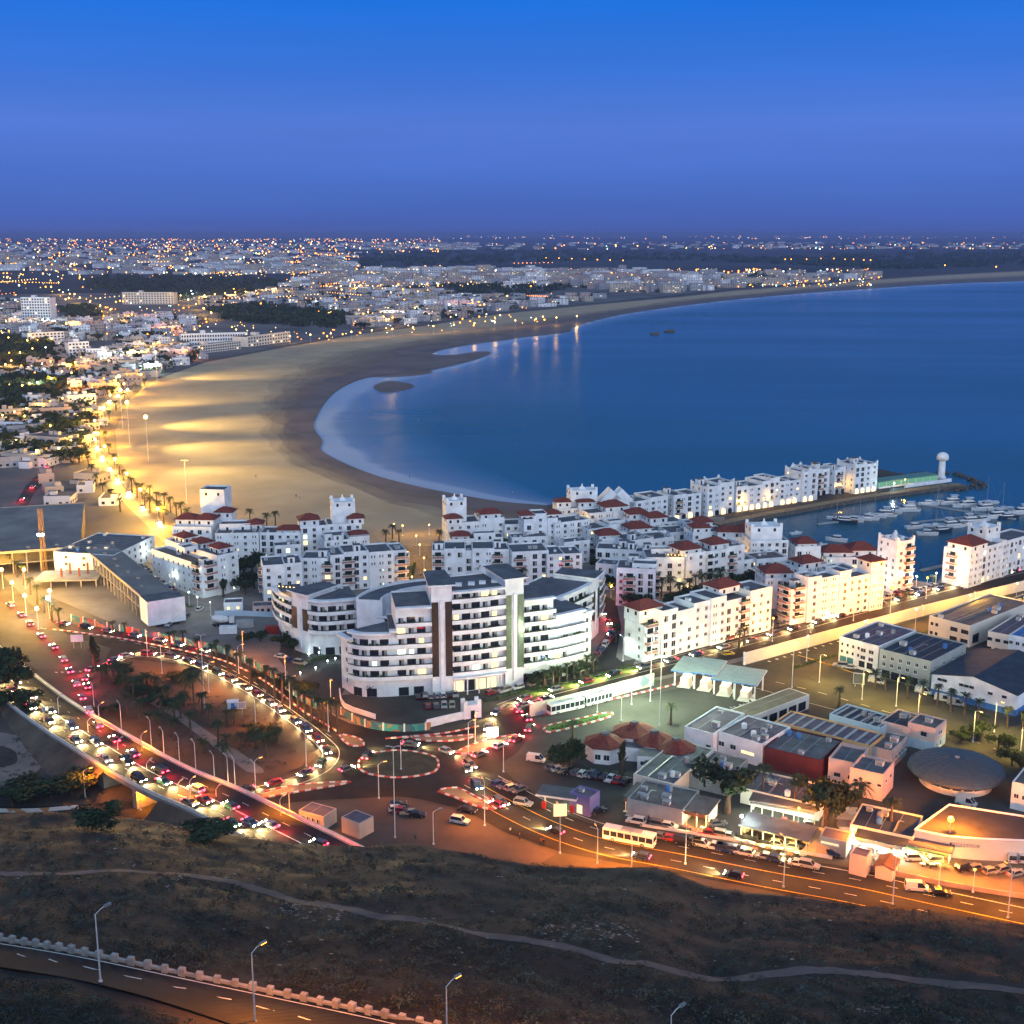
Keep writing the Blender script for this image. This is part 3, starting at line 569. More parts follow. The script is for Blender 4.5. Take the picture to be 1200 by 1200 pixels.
def shed(name, label, FL, FR, BK, h, lev=1, wall=None, roof=None, wins=(), parapet=.5, gable=0, skirt=None, cat='building', group=None, strips=0, doors=(), units=2, extra=None):
    loc, rot, L, D = frame2(FL, FR, BK, h, lev); t = thing(name, label, cat, loc, rot, group); wall = wall or WHITE; roof = roof or ROOFG
    mb = MB(); mb.box(0, 0, -.5, L, D, h, wall); pt = .25
    if gable:
        a = [(0, 0, h), (L, 0, h), (L/2, 0, h+gable)]; b = [(0, D, h), (L, D, h), (L/2, D, h+gable)]; mb.face(a, wall); mb.face(b[::-1], wall)
    else:
        mb.box(0, 0, h, L, pt, h+parapet, wall); mb.box(0, D-pt, h, L, D, h+parapet, wall); mb.box(0, pt, h, pt, D-pt, h+parapet, wall); mb.box(L-pt, pt, h, L, D-pt, h+parapet, wall)
    if skirt: mb.box(-.03, -.03, -.5, L+.03, 0, h*skirt[0], skirt[1]); mb.box(L, 0, -.5, L+.03, D, h*skirt[0], skirt[1]); mb.box(-.03, 0, -.5, 0, D, h*skirt[0], skirt[1])
    mb.obj('wall', t); rf = MB()
    if gable:
        for s in (0, 1):
            x0, x1 = (-.4, L/2) if s == 0 else (L+.4, L/2); z0 = h-.4*gable/(L/2)+.05; q = [(x0, -.4, z0), (x0, D+.4, z0), (x1, D+.4, h+gable+.05), (x1, -.4, h+gable+.05)]
            q2 = [(p[0], p[1], p[2]+.15) for p in q]; rf.face(q[::-1] if s else q, roof); rf.face(q2 if s else q2[::-1], roof)
            for i in range(4): j = (i+1) % 4; rf.face([q[i], q[j], q2[j], q2[i]], roof)
    else:
        rf.box(pt+.01, pt+.01, h, L-pt-.01, D-pt-.01, h+.1, roof)
        if not strips:
            for i in range(1, int(L/3.2)): x = i*3.2; rf.box(x-.05, pt+.05, h+.1, x+.05, D-pt-.05, h+.15, GREYW)
        for i in range(strips): x = (i+.5)*L/strips; rf.box(x-.35, pt+.3, h+.1, x+.35, D-pt-.3, h+.3, GREYW)
    rf.obj('roof', t)
    for (side, u, z, w, hh, st) in wins:
        for uu in (u if isinstance(u, (list, tuple)) else [u]): put_window(t, side, uu*(L if side == 'F' else D), 0, z, w, hh, st, L, D)
    for (side, u, w, hh, m) in doors:
        d = MB(); d.box(-w/2, -.08, 0, w/2, .01, hh, m)
        for k in range(int(hh/.5)): d.box(-w/2+.05, -.1, .2+k*.5, w/2-.05, -.08, .24+k*.5, m)
        lc = {'F': (u*L, 0, 0), 'L': (0, D-u*D, 0), 'R': (L, u*D, 0)}[side]; d.obj('door', t, lc, ROT[side])
    global _unit
    if _unit is None: _unit = roof_unit_mesh()
    rr = random.Random(len(label)*31+int(L*10))
    if not gable and units and L > 9 and D > 9:
        for i in range(2): x, y = rr.uniform(2, L-2), rr.uniform(2, D-2); k = MB(); k.lathe([(.7, 0), (.72, 1.3), (.3, 1.55), (0, 1.6)], rr.choice([BLUE, WHITE, STEEL]), 10, (x, y)); k.obj('water_tank', t, (0, 0, h+.1))
        k = MB(); x = rr.uniform(2, L-2); k.tube([(x, 1, h+.35), (x, D*.6, h+.35), (x+1.2, D*.6, h+.35)], .12, STEEL, 6); k.obj('duct', t)
    if not gable:
        for i in range(units): put('roof_unit', _unit, t, (rr.uniform(1.5, L-1.5), rr.uniform(1.5, D-1.5), h+.1), 0, rr.uniform(.8, 1.4))
    return t, loc, rot, L, D
# ------------------------------------------------------------------ the marina apartment blocks
MG = 'white apartment blocks of the marina'
apt('apartment_block', 'long white block with three stepped red hip roofs beside the unfinished concrete building', (237, 657), (280, 648), (186, 635), 15, segs=[(0, .4, -2.8, .8), (.4, .7, 0, 0), (.7, 1, -.2, .6)], pav=[(.8, .2, 7, 8, 2, 'hip'), (.75, .5, 7, 8, 2.2, 'hip'), (.7, .8, 7, 8, 2.6, 'hip'), (.25, .45, 6, 6, 1.6, 'flat')], bal=[('F', 3.5, 5), ('L', 34, 4)])
apt('apartment_block', 'white block with twin red hip roofs and tall white tower near the promenade road', (201, 619), (247, 620), 20, 12, pav=[(.26, .4, 10, 9, 3, 'hip'), (.75, .4, 10, 9, 3, 'hip'), (.66, 1.3, 11, 10, 12, 'flat'), (1.05, .9, 9, 8, 4, 'hip')])
apt('apartment_block', 'white block with a grey gabled glass roof backing onto the lit sand', (252, 627), (303, 626), (262, 614), 11, pav=[(.4, .6, 13, 8, 2, 'flat'), (.85, .6, 8, 8, 2.2, 'hip')])
apt('apartment_block', 'low white wing under a long red tile strip left of the big hip roof', (304, 626), (352, 626), 12, 11, pav=[(.68, .45, 12, 7, 1.2, 'hip')])
apt('apartment_block', 'white block under the biggest dark red hip roof on the beach side', (352, 619), (384, 617), 12, 13, pav=[(.36, .5, 10, 9, 2.8, 'hip')])
apt('apartment_block', 'white block with a tall blank tower and small red hip roof by the purple lights', (384, 617), (424, 615), 14, 13, pav=[(.5, .6, 10, 9, 9.5, 'cren'), (.84, .25, 8, 7, 2.8, 'hip')])
apt('apartment_block', 'terraced low white block with red roof in front of the blank tower', (380, 636), (433, 632), 12, 10, pav=[(.8, .5, 9, 6, 1.6, 'hip'), (.25, .5, 8, 6, 2, 'flat')])
apt('apartment_block', 'white block with rounded terraces behind the left wing of the big hotel', (308, 665), (354, 662), (320, 653), 14, bal=[('L', 5, 5)], segs=[(0, .55, 0, 0), (.55, 1, 0, .8)])
apt('apartment_block', 'narrow white block with flower filled balconies just behind the hotel left wing', (352, 657), (383, 657), 13, 13.5, bal=[('F', 10, 4)])
apt('apartment_block', 'wide white block with two balcony stacks left of the lamplit square', (387, 653), (477, 646), 14, 14, segs=[(0, .18, 0, 0), (.18, .5, .6, .8), (.5, .82, 0, 0), (.82, 1, -.3, .9)], bal=[('F', 7, 5), ('F', 28, 5)])
apt('apartment_block', 'white block with lit yellow entrance and palms right of the lamplit square', (506, 646), (597, 645), 13, 14.5, segs=[(0, .16, -.6, .8), (.16, .43, .2, 0), (.43, .52, -1, 1.4), (.52, .8, .2, 0), (.8, 1, -.4, .6)], bal=[('F', 2.4, 4.4), ('F', 25.5, 4.2)])
apt('apartment_block', 'white block with crenellated tower and two red hip roofs by the beach', (525, 615), (592, 611), 13, 12.5, pav=[(.18, .6, 9, 8, 9.5, 'cren'), (.1, .15, 8, 7, 2.8, 'hip'), (.78, .5, 11, 8, 3, 'hip')])
apt('apartment_block', 'low terraced white block with a red hip roof behind the palm entrance', (528, 634), (590, 632), 10, 9.5, pav=[(.2, .5, 9, 7, 1.5, 'hip'), (.65, .4, 9, 6, 2, 'flat')])
apt('apartment_block', 'short white wing between the crenellated tower block and the stair tower block', (592, 617), (617, 616), 12, 11)
apt('apartment_block', 'white stair tower block flanked by two little red hip roofs', (614, 608), (654, 606), 10, 16, pav=[(.12, .4, 7, 7, 1.2, 'hip'), (.9, .4, 7, 7, 1.2, 'hip')], segs=[(0, .3, -1, 0), (.3, .7, 1, 1), (.7, 1, -1, .4)])
apt('apartment_block', 'long white wing climbing right from the stair tower block', (650, 615), (691, 610), 11, 13)
apt('apartment_block', 'white block with stacked balconies right of the palm entrance block', (600, 649), (643, 647), 14, 14, bal=[('F', 3, 4.6)])
apt('apartment_block', 'white block with kinked grey roof behind the right wing of the hotel', (641, 652), (683, 650), 14, 13, segs=[(0, .5, 0, 0), (.5, 1, -.3, .9)], bal=[('F', 8, 4.5)])
apt('apartment_block', 'white block with a crenellated square tower and red tile awnings near the shore', (655, 598), (706, 596), 14, 10, base_z=0, pav=[(.62, .6, 13, 8, 8, 'cren'), (.12, .3, 8, 7, 3.5, 'hip'), (.62, .12, 9, 5, 3.5, 'hip')])
t_, l_, r_, L_, D_ = apt('apartment_block', 'white block with two pointed gables facing the sea', (708, 590), (738, 589), 10, 11)
g = MB()
for i in (0, 1): x = L_*(.3+.42*i); g.prism([(x-5.2, 1), (x+5.2, 1), (x+5.2, 8), (x-5.2, 8)], 11, 12.3, WHITE); g.face([(x-5.2, .98, 12.3), (x+5.2, .98, 12.3), (x, .98, 17.5)], WHITE); g.face([(x+5.2, 8, 12.3), (x-5.2, 8, 12.3), (x, 8, 17.5)], WHITE); g.face([(x-5.2, .98, 12.3), (x, .98, 17.5), (x, 8, 17.5), (x-5.2, 8, 12.3)], WHITE); g.face([(x+5.2, 8, 12.3), (x, 8, 17.5), (x, .98, 17.5), (x+5.2, .98, 12.3)], WHITE)
g.obj('gable', t_)
apt('apartment_block', 'white block under a broad red hip roof below the pointed gables', (691, 604), (737, 600), 12, 11, pav=[(.72, .5, 13, 10, 2.6, 'hip')])
apt('apartment_block', 'low white block with roof terraces right of the garden with the yellow lamp', (690, 622), (740, 616), 12, 10.5, pav=[(.75, .5, 8, 6, 1.5, 'flat')])
apt('apartment_block', 'white villa with one red hip pavilion right under the two gables', (736, 610), (770, 608), 11, 10, pav=[(.4, .4, 11, 9, 2.6, 'hip')])
apt('apartment_block', 'white villa with a dark red hip pavilion below the pier houses', (762, 615), (800, 612), 11, 10, pav=[(.28, .4, 10, 9, 2.8, 'hip')])
apt('apartment_block', 'white villa with a red hip pavilion in the middle of the village', (740, 627), (782, 624), 12, 9.5, pav=[(.3, .5, 12, 10, 2.2, 'hip')])
apt('apartment_block', 'stepped white villa with a low red hip roof beside the dark garden', (706, 634), (742, 632), 12, 9.5, pav=[(.28, .5, 11, 9, 1.8, 'hip')])
apt('apartment_block', 'low white block with square terraces left of the alley garden', (698, 645), (745, 647), 12, 9.5, clutter=2)
apt('apartment_block', 'white block with long parapets and roof boxes in the middle of the village', (737, 639), (792, 631), 14, 9.5, clutter=2)
apt('apartment_block', 'white block with low roof terraces below the lit pier arcades', (785, 626), (838, 622), 13, 9, clutter=2, pav=[(.62, .5, 8, 7, 3, 'flat')])
apt('apartment_block', 'white block with a pink lit wall and round balconies right of the hotel', (722, 671), (768, 673), 15, 13, bal=[('R', 6, 5), ('F', 5, 4.5)], pav=[(.7, .5, 9, 7, 2, 'flat')])
apt('apartment_block', 'white block with an orange lit roof garden behind the dark palms', (757, 658), (802, 658), 14, 12, bal=[], pav=[(.5, .75, 9, 5, 2.2, 'flat')])
apt('apartment_block', 'long white facade with two red hip roofs above the dark palm garden', (806, 652), (874, 643), 13, 14, pav=[(.12, .5, 11, 10, 2, 'hip'), (.62, .5, 10, 9, 2.5, 'hip')], bal=[('F', 11, 4, WHITE), ('F', 21, 3.5)])
apt('apartment_block', 'white block with two red hip roofs at the foot of the pier', (812, 626), (850, 624), 11, 12, pav=[(.3, .35, 9, 8, 2.4, 'hip'), (.55, 1.0, 9, 8, 3, 'hip')])
apt('apartment_block', 'white block with a red hip roof beside the harbour steps', (846, 632), (880, 633), 12, 11, pav=[(.3, .5, 13, 8, 2.6, 'hip'), (.95, .9, 9, 8, 3, 'hip')])
apt('apartment_block', 'white block with a square rooftop lantern tower by the harbour', (880, 636), (924, 635), 13, 13, pav=[(.45, .5, 13, 9, 6, 'cren')])
apt('apartment_block', 'low white corner block with wide dark windows above the palm garden', (888, 658), (924, 655), 12, 9.5, winw=1.9, roofm=ROOFB)
apt('apartment_block', 'white block with a bright red hip roof at the edge of the basin', (932, 645), (962, 644), 10, 8.5, pav=[(.5, .5, 10, 9, 2.4, 'hip')])
apt('restaurant_pavilion', 'low building with wide red hip roofs and yellow lit terrace by the basin', (968, 655), (1030, 655), 14, 5, cat='restaurant', pav=[(.25, .5, 14, 10, 2, 'hip'), (.75, .6, 13, 11, 2.6, 'hip')], lit=.9, group=None)
apt('apartment_block', 'terraced white block with a small bright red hip roof above the pink facade', (938, 668), (972, 663), 12, 11, pav=[(.45, .4, 11, 9, 2, 'hip')], clutter=2)
apt('apartment_block', 'white block with a red hip roof behind the orange tree terrace', (897, 680), (932, 679), 13, 11, pav=[(.5, .5, 12, 10, 2, 'hip')])
apt('apartment_block', 'long pink lit apartment block beside the bright orange street lamp', (930, 684), (1037, 666), (906, 679), 15.5, segs=[(0, .16, -3.2, .9), (.16, .3, .5, 0), (.3, .5, -.6, .5), (.5, .62, .8, 0), (.62, .85, -2.2, .7), (.85, 1, -2.0, 0)], bal=[('F', 3, 4), ('L', 4, 5)], pav=[(.93, .5, 8, 8, 4, 'hip', -1)], lit=.03)
apt('apartment_tower', 'tall crenellated corner tower with balconies overlooking the yacht basin', (1052, 637), (1072, 634), (1031, 630), 20, crenel=True, pav=[(.4, .5, 5, 5, .4, 'cren')], bal=[('F', 6, 4)], cat='tower block', group=MG, segs=[(0, 1, 0, 0)])
apt('apartment_block', 'long white block with an amber lit terrace and red hip roof beside the marina avenue', (757, 725), (905, 690), (722, 718), 15, segs=[(0, .12, -3.4, .6), (.12, .24, .5, 0), (.24, .37, -1.0, .4), (.37, .5, .3, .5), (.5, .62, .8, 0), (.62, .82, -1.6, .6), (.82, 1, .2, 0)], bal=[('F', 2.5, 4.5), ('F', 45, 4)], pav=[(.1, .75, 12, 9, 2.5, 'hip', -1), (.72, .8, 12, 9, 2.5, 'hip', 0)], lit=.02)
apt('apartment_block', 'white block with a large red hip roof and square lantern by the right edge', (1137, 649), (1214, 627), (1104, 643), 14, segs=[(0, .2, 0, 0), (.2, .5, 0, .6), (.5, .55, .6, .2), (.55, 1, 0, .6)], pav=[(.13, .45, 14, 12, 2.5, 'hip', .3), (.5, .8, 11, 8, 6, 'cren')], bal=[('L', 4, 4)])
apt('apartment_block', 'low white house under a dark red roof at the far right edge', (1172, 636), (1214, 636), 12, 7, pav=[(.5, .6, 16, 9, 2, 'hip')])
for fl, fr, h, lab in [((322, 642), (353, 640), 9, 'low white house tucked behind the rounded terraces block'), ((662, 638), (692, 635), 9, 'low white house beside the garden with the yellow lamp'), ((698, 662), (722, 664), 9.5, 'low white house left of the pink lit block'), ((776, 649), (806, 647), 9.5, 'low white house between roof garden block and red hip villas'), ((838, 640), (864, 637), 9.5, 'low white house behind the long two hip facade'), ((972, 672), (1004, 668), 10, 'low white house hidden behind the pink lit block'), ((862, 660), (888, 657), 9, 'low white house left of the low corner block'), ((600, 632), (642, 630), 9, 'low white house in front of the stair tower block'), ((745, 649), (775, 648), 9, 'low white house behind the orange lit roof garden'), ((925, 668), (942, 666), 9, 'narrow white house right of the low corner block'), ((470, 655), (478, 655), 5, 'tiny white pavilion at the left edge of the lamplit square')]: apt('apartment_block', lab, fl, fr, 9, h, clutter=2.2)
# the row of houses out on the pier (the pier itself stands a metre above the water)
PA, PB = G(792, 611), G(1027, 575); pd_ = (PB-PA).normalized(); pn_ = Vector((-pd_.y, pd_.x, 0)); PLn = (PB-PA).length
def on_pier(s, off=0.0, z=0.0): p = PA+pd_*(s*PLn)+pn_*off; return Vector((p.x, p.y, z))
def unproj(p):                              # photo pixel of a point, used only to hand positions to apt()
    d = p-Vector((0, 0, H)); dep = d.y*CT-d.z*ST; up = d.y*ST+d.z*CT
    return (600+F*d.x/dep, 600-F*up/dep)
PIER = [(-.16, -.02, 11, 3, 'white pier house joined to the village at the root of the pier'), (0, .13, 11, 2, 'first white pier house counted from the village with terraces'), (.14, .27, 14, 0, 'white pier house with a tall square corner tower nearest the village'), (.275, .40, 11.5, 0, 'white pier house over glowing arcades right of the corner tower'), (.40, .49, 13, 0, 'white pier house with triple windows at the middle of the row'), (.49, .60, 11, .5, 'white pier house with a recessed terrace above the brightest arcade'), (.60, .68, 15, 0, 'tall white pier house with two pointed corner towers'), (.72, .80, 13, 7, 'set back white pier house with red brown balconies'), (.805, .87, 12.5, 5, 'white pier house beside the last tower of the row'), (.875, 1.0, 14.5, 0, 'tallest white pier house at the sea end of the row')]
for i, (s0, s1, h, off, lab) in enumerate(PIER):
    a, b = unproj(on_pier(s0, off)), unproj(on_pier(s1, off))
    tt, l1, r1, L1, D1 = apt('pier_house', lab, a, b, 13, h, 0, base_z=0.0, fh=2.9, bay=3.3, lit=.05, arcade=True, group='white houses along the pier', crenel=i in (2, 6, 9), bal=[('F', 3, 3.6)] if i in (1, 7, 8) else [], winw=1.6, cat='pier house', segs=[(0, .45, .6 if i % 2 else 0, 0), (.45, 1, 0 if i % 2 else .9, .8 if i % 3 else 0)])
    for k in range(max(1, int(L1/4.2))):
        x = 2.1+k*4.2; am = MB(); lit = i in (3, 4, 5, 6, 9) and not (i == 9 and k > 4) or (i in (1, 2) and k % 2 == 0)
        n = 7; pts = [(x-1.4, -.06, 0), (x+1.4, -.06, 0)]+[(x+1.4*math.cos(math.pi*q/n), -.06, 1.5+1.2*math.sin(math.pi*q/n)) for q in range(n+1)]
        am.face(pts, E('arcade_glow', (1, .66, .30), 3.0, True) if lit else GLASS); am.box(x-1.75, -.3, 0, x-1.4, 0, 2.9, WHITE); am.obj('arcade_arch', tt)
# ------------------------------------------------------------------ the big curved hotel and its two wings
DPANEL = M('dark_stone_panel', (.028, .024, .022), .35, .3, .8); GPANEL = M('green_glass_panel', (.10, .14, .09), .2, .3, 1.2, spec=.6)
def arcblock(name, label, path, segs, cat, group=None, fh=3.25, pod=6.0, lit=.08, seed=3):
    rr = random.Random(seed); loc = path[0].copy(); loc.z = 0; t = thing(name, label, cat, loc, 0, group)
    pa = [Vector((p.x, p.y, 0)) for p in path]; dense = [p for p, a in walk(catmull(pa, 8), .5)]+[pa[-1]]; n = len(dense)
    def nrm(i): d = dense[min(i+1, n-1)]-dense[max(i-1, 0)]; return Vector((d.y, -d.x, 0)).normalized()
    def strip(i0, i1, o0, o1):
        ix = list(range(i0, i1+1, max(1, (i1-i0)//10))); ix = ix if ix[-1] == i1 else ix+[i1]
        a = [dense[i]+nrm(i)*o1-loc for i in ix]; b = [dense[i]+nrm(i)*o0-loc for i in reversed(ix)]
        return [(v.x, v.y) for v in a+b]
    walls = MB(); roofs = MB(); count = 0
    for si, (f0, f1, h, kind, depth) in enumerate(segs):
        i0, i1 = int(f0*(n-1)), int(f1*(n-1)); h += si*.013
        if kind == 'tower':
            walls.prism(strip(i0, i1, -depth, 1.3), -.5, h, WHITE); w = i1-i0
            roofs.prism(strip(max(0, i0-2), min(n-1, i1+2), -depth-.4, 2.6), h, h+.5, WHITE, ROOFG)
            for q, (a, b) in enumerate(((i0, i0+max(1, int(w*.36))), (i1-max(1, int(w*.36)), i1))):
                pm = MB(); pm.prism(strip(a, b, 1.305, 1.5), pod if pod else 3, h-5, GPANEL if si in GREEN.get(name, ()) else DPANEL); pm.obj('dark_panel', t)
            pm = MB(); m_ = (i0+i1)//2; pm.prism(strip(m_-1, m_+1, 1.305, 1.75), 2, h-4.5, WHITE); pm.obj('pilaster', t)
            continue
        walls.prism(strip(i0, i1, -depth, 0), -.5, h, WHITE)
        walls.prism(strip(i0, i1, -.02, 1.8), h-.3, h+.35, WHITE); roofs.prism(strip(i0, i1, -depth+.3, -.05), h+.004, h+.12, ROOFG)
        walls.prism(strip(i0, i1, -depth, -depth+.25), h, h+.6, WHITE)
        if kind == 'wall':
            nf = int((h-2)/fh)
            for f in range(nf):
                m_ = (i0+i1)//2; p = dense[m_]-loc; nn = nrm(m_); put('window', win_mesh(1.1, 1.5, 'plain'), t, (p.x, p.y, 2+f*fh+.8), math.atan2(nn.x, -nn.y)); count += 1
            continue
        if pod > 4 and kind == 'bal':
            for q in range(i0+4, i1-3, 9):
                p = dense[q]-loc; nn = nrm(q); put('window', win_mesh(3.0, 2.6, 'shop'), t, (p.x, p.y, .2), math.atan2(nn.x, -nn.y))
        nf = int((h-pod+.8)/fh)
        for f in range(nf):
            z = pod+f*fh; bm = MB(); bm.prism(strip(i0, i1, .005, 1.8), z-.3, z, WHITE); bm.prism(strip(i0, i1, 1.65, 1.8), z, z+.9, WHITE)
            for e in (i0, i1-1): bm.prism(strip(e, e+1, .005, 1.65), z, z+.9, WHITE)
            b = bm.obj('balcony', t)
            gm = MB(); gm.prism(strip(i0, i1, 1.68, 1.74), z+.9, z+1.2, DARKM); gm.obj('rail', b)
            if rr.random() < .55:
                hm = MB()
                for q in range(3, i1-i0-2, 2):
                    if rr.random() < .45: p = dense[i0+q]+nrm(i0+q)*1.1-loc; hm.lathe([(.1, z+.5), (.42, z+.95), (.35, z+1.3), (0, z+1.5)], HEDGE, 6, (p.x, p.y))
                if hm.v: hm.obj('planter', b)['kind'] = 'stuff'
            step = 6; k = i0+3
            while k < i1-2 and count < 98:
                p = dense[k]-loc; nn = nrm(k); big = ((k-i0)//step+f) % 2 == 0; st = 'lit' if rr.random() < lit else ('cool' if rr.random() < lit*.6 else 'dark')
                put('window', win_mesh(2.6, 2.3, st) if big else win_mesh(1.7, 2.2, 'curt' if st == 'dark' else st), t, (p.x, p.y, z+.05), math.atan2(nn.x, -nn.y)); count += 1; k += step
        if pod > 4 and kind == 'lobby':
            lm = MB(); lm.prism(strip(i0, i1, .01, 3.2), pod-.7, pod-.35, WHITE)
            for q in range(i0+1, i1, 7): p = dense[q]+nrm(q)*2.8-loc; lm.lathe([(.22, 0), (.22, pod-.7)], WHITE, 8, (p.x, p.y))
            lm.obj('entrance_canopy', t)
            for q in range(i0+4, i1-3, 7):
                p = dense[q]-loc; nn = nrm(q); put('window', win_mesh(3.1, 3.4, 'lit' if (q//7) % 3 else 'shop'), t, (p.x, p.y, .3), math.atan2(nn.x, -nn.y))
    walls.obj('wall', t); roofs.obj('roof', t)
    return t, loc, dense
GREEN = {'curved_hotel': (6,)}
hp = [G(401, 806), G(428, 817), G(500, 814), G(550, 810), G(612, 801), G(650, 795), G(692, 784)]
th, lh, dh = arcblock('curved_hotel', 'huge white curved hotel with stacked balconies and two dark panelled towers', hp, [
    (0, .085, 17.5, 'wall', 13), (.085, .225, 20, 'bal', 15), (.225, .245, 20.8, 'wall0', 15), (.245, .37, 27.5, 'bal', 16), (.37, .44, 34, 'tower', 14), (.44, .628, 31.5, 'lobby', 16), (.628, .7, 34, 'tower', 14), (.7, .82, 26.5, 'bal', 15), (.82, .955, 20.5, 'bal', 15), (.955, 1, 19.5, 'wall', 13)], 'hotel')
mb = MB(); cx, cy_ = -20, 378; NR = 28       # the oval ring wing round the court behind
po = [(cx+30*math.cos(a)-lh.x, cy_+27*math.sin(a)-lh.y) for a in (math.radians(8+i*(164/NR)) for i in range(NR+1))]; pi_ = [(cx+21.5*math.cos(a)-lh.x, cy_+19*math.sin(a)-lh.y) for a in (math.radians(8+i*(164/NR)) for i in range(NR+1))]
mb.prism(po+pi_[::-1], 0, 21, WHITE, ROOFG)
po2 = [(cx+30.05*math.cos(a)-lh.x, cy_+27.05*math.sin(a)-lh.y) for a in (math.radians(8+i*(164/NR)) for i in range(NR+1))]; po3 = [(cx+29.4*math.cos(a)-lh.x, cy_+26.4*math.sin(a)-lh.y) for a in (math.radians(8+i*(164/NR)) for i in range(NR+1))]
mb.prism(po2+po3[::-1], 20.9, 21.7, WHITE); pi2 = [(cx+22.2*math.cos(a)-lh.x, cy_+19.7*math.sin(a)-lh.y) for a in (math.radians(8+i*(164/NR)) for i in range(NR+1))]; mb.prism(pi2+pi_[::-1], 21.003, 21.6, WHITE)
mb.obj('ring_wing', th)
mb = MB(); c = dh[int(len(dh)*.57)]-lh                # stair heads and skylights on the hotel roof
for i in range(9):
    p = dh[int(len(dh)*(.46+.022*i))]-lh
    if i % 2 == 0: mb = MB(); mb.box(p.x-1, p.y+5, 31.6, p.x+1, p.y+7, 32.4, WHITE); mb.obj('skylight', th)
w1 = [G(324, 681, 18.7), G(329, 689, 18.7), G(343, 696, 18.7), G(363, 702, 18.7), G(381, 704, 18.7), G(418, 701, 18.7)]
t1, l1, d1 = arcblock('hotel_wing', 'white curved wing with an amber lit roof terrace left of the big hotel', w1, [(0, .45, 17, 'bal', 8), (.45, .63, 20.3, 'tower', 12), (.63, 1, 18.7, 'bal', 15)], 'hotel wing', None, 3.2, 8, .05, 5)
w3 = [G(647, 698, 21), G(664, 692, 21), G(682, 684, 21), G(692, 678, 21), G(700, 670, 21), G(704, 661, 21)]
t3, l3, d3 = arcblock('hotel_wing', 'white curved wing with a dark central stair slot behind the hotel on its right', w3, [(0, .52, 20, 'bal', 17), (.52, .7, 21.5, 'tower', 12), (.7, 1, 18.5, 'bal', 7)], 'hotel wing', None, 3.2, 6, .03, 6)
# ------------------------------------------------------------------ the unfinished concrete building
def frame_wing(name, label, FL, FR, BK, h, nf, white_end=False):
    loc, rot, L, D = frame2(FL, FR, BK, h, 1); t = thing(name, label, 'building', loc, rot)
    s = MB(); s.box(0, -.3, h-.6, L, D, h, CONC, M('dusty_concrete_roof', (.2, .195, .19), .95, .3, .06, .1)); s.box(0, -.3, h, L, -.05, h+.4, CONC); s.box(0, D-.25, h, L, D, h+.4, CONC); s.obj('roof', t)
    for f in range(1, nf): m = MB(); m.box(0, 0, f*h/nf-.35, L, D, f*h/nf, CONC); m.obj('floor_slab', t)
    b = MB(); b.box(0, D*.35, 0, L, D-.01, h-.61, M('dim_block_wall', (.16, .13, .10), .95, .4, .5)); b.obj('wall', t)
    n = max(2, int(L/5))
    for i in range(n+1):
        for f in range(nf): m = MB(); x = min(L-.5, i*L/n); z0 = f*h/nf+.002; z1 = (f+1)*h/nf-.37 if f < nf-1 else h-.61; m.box(x, .05, z0, x+.5, .6, z1, CONC); m.obj('column', t)
    for i in range(int(L/11)): m = MB(); x = 5+i*11; m.box(x, 3+i % 3, h+.001, x+1.4, 4.2+i % 3, h+.7, CONC); m.obj('roof_curb', t)
    if white_end: m = MB(); m.box(L-.01, -1, 1.2, L+9, D+1, h+.7, WHITE, ROOFG); m.box(L+1, 2, 0, L+8, D-1, 1.2, DARKM); m.obj('end_block', t)
    return t, loc, rot, L, D
frame_wing('unfinished_wing', 'long unfinished concrete wing with open bays and a blank white end block', (97, 641), (167, 700), (121, 630), 9.3, 2, True)
frame_wing('unfinished_hall', 'wide unfinished concrete hall with open dark bays behind the crane mast', (-20, 649), (94, 641), (-10, 596), 9.3, 2)
loc = G(40, 690); t = thing('concrete_platform', 'floodlit concrete deck on columns in the building yard', 'platform', (loc.x, loc.y, 0), .1)
m = MB(); m.box(0, 0, 2.6, 24, 15, 3.1, CONC); m.obj('slab', t)
for i in range(5):
    for j in (0, 1): m = MB(); m.box(.4+i*5.7, .3+j*14, 0, .9+i*5.7, .8+j*14, 2.598, CONC); m.obj('column', t)
for i in range(4): m = MB(); x = 9+i*2.4+(i > 1)*2; m.box(x, 5+i % 2*4, 3.102, x+.7, 5.7+i % 2*4, 6.5+i % 2, M('rust_red_column', (.2, .06, .04), .8, .2, 1)); tag(m.obj('column_form', None, (loc.x, loc.y, 0), .1), ['short rust red column form at the left on the concrete deck', 'taller rust red column form second from the left on the concrete deck', 'short rust red column form third from the left on the concrete deck', 'taller rust red column form at the right on the concrete deck'][i], 'column form')
# curved white office between the construction site and the promenade
shed('office_building', 'low white office with a grey flat roof beside the promenade road', (133, 652), (181, 629), (104, 630), 9, wins=[('F', [.1+.133*i for i in range(7)], z, 1.5, 1.5, 'plain') for z in (1, 4, 6.8)]+[('L', [.2, .5, .8], z, 1.4, 1.4, 'plain') for z in (1, 4, 6.8)], units=6)
shed('site_hut', 'small white hut with a flat roof on the lawn by the long block', (262, 708), (284, 707), 6, 3.2, wins=[('F', [.25, .75], 1, 1.2, 1.2, 'lit')], units=0)
shed('site_hut', 'small pinkish hut behind the blue site fence', (296, 712), (319, 711), 6, 3.2, wins=[('F', [.25, .5, .8], 1, 1, 1.6, 'dark')], units=0, wall=PINKW)
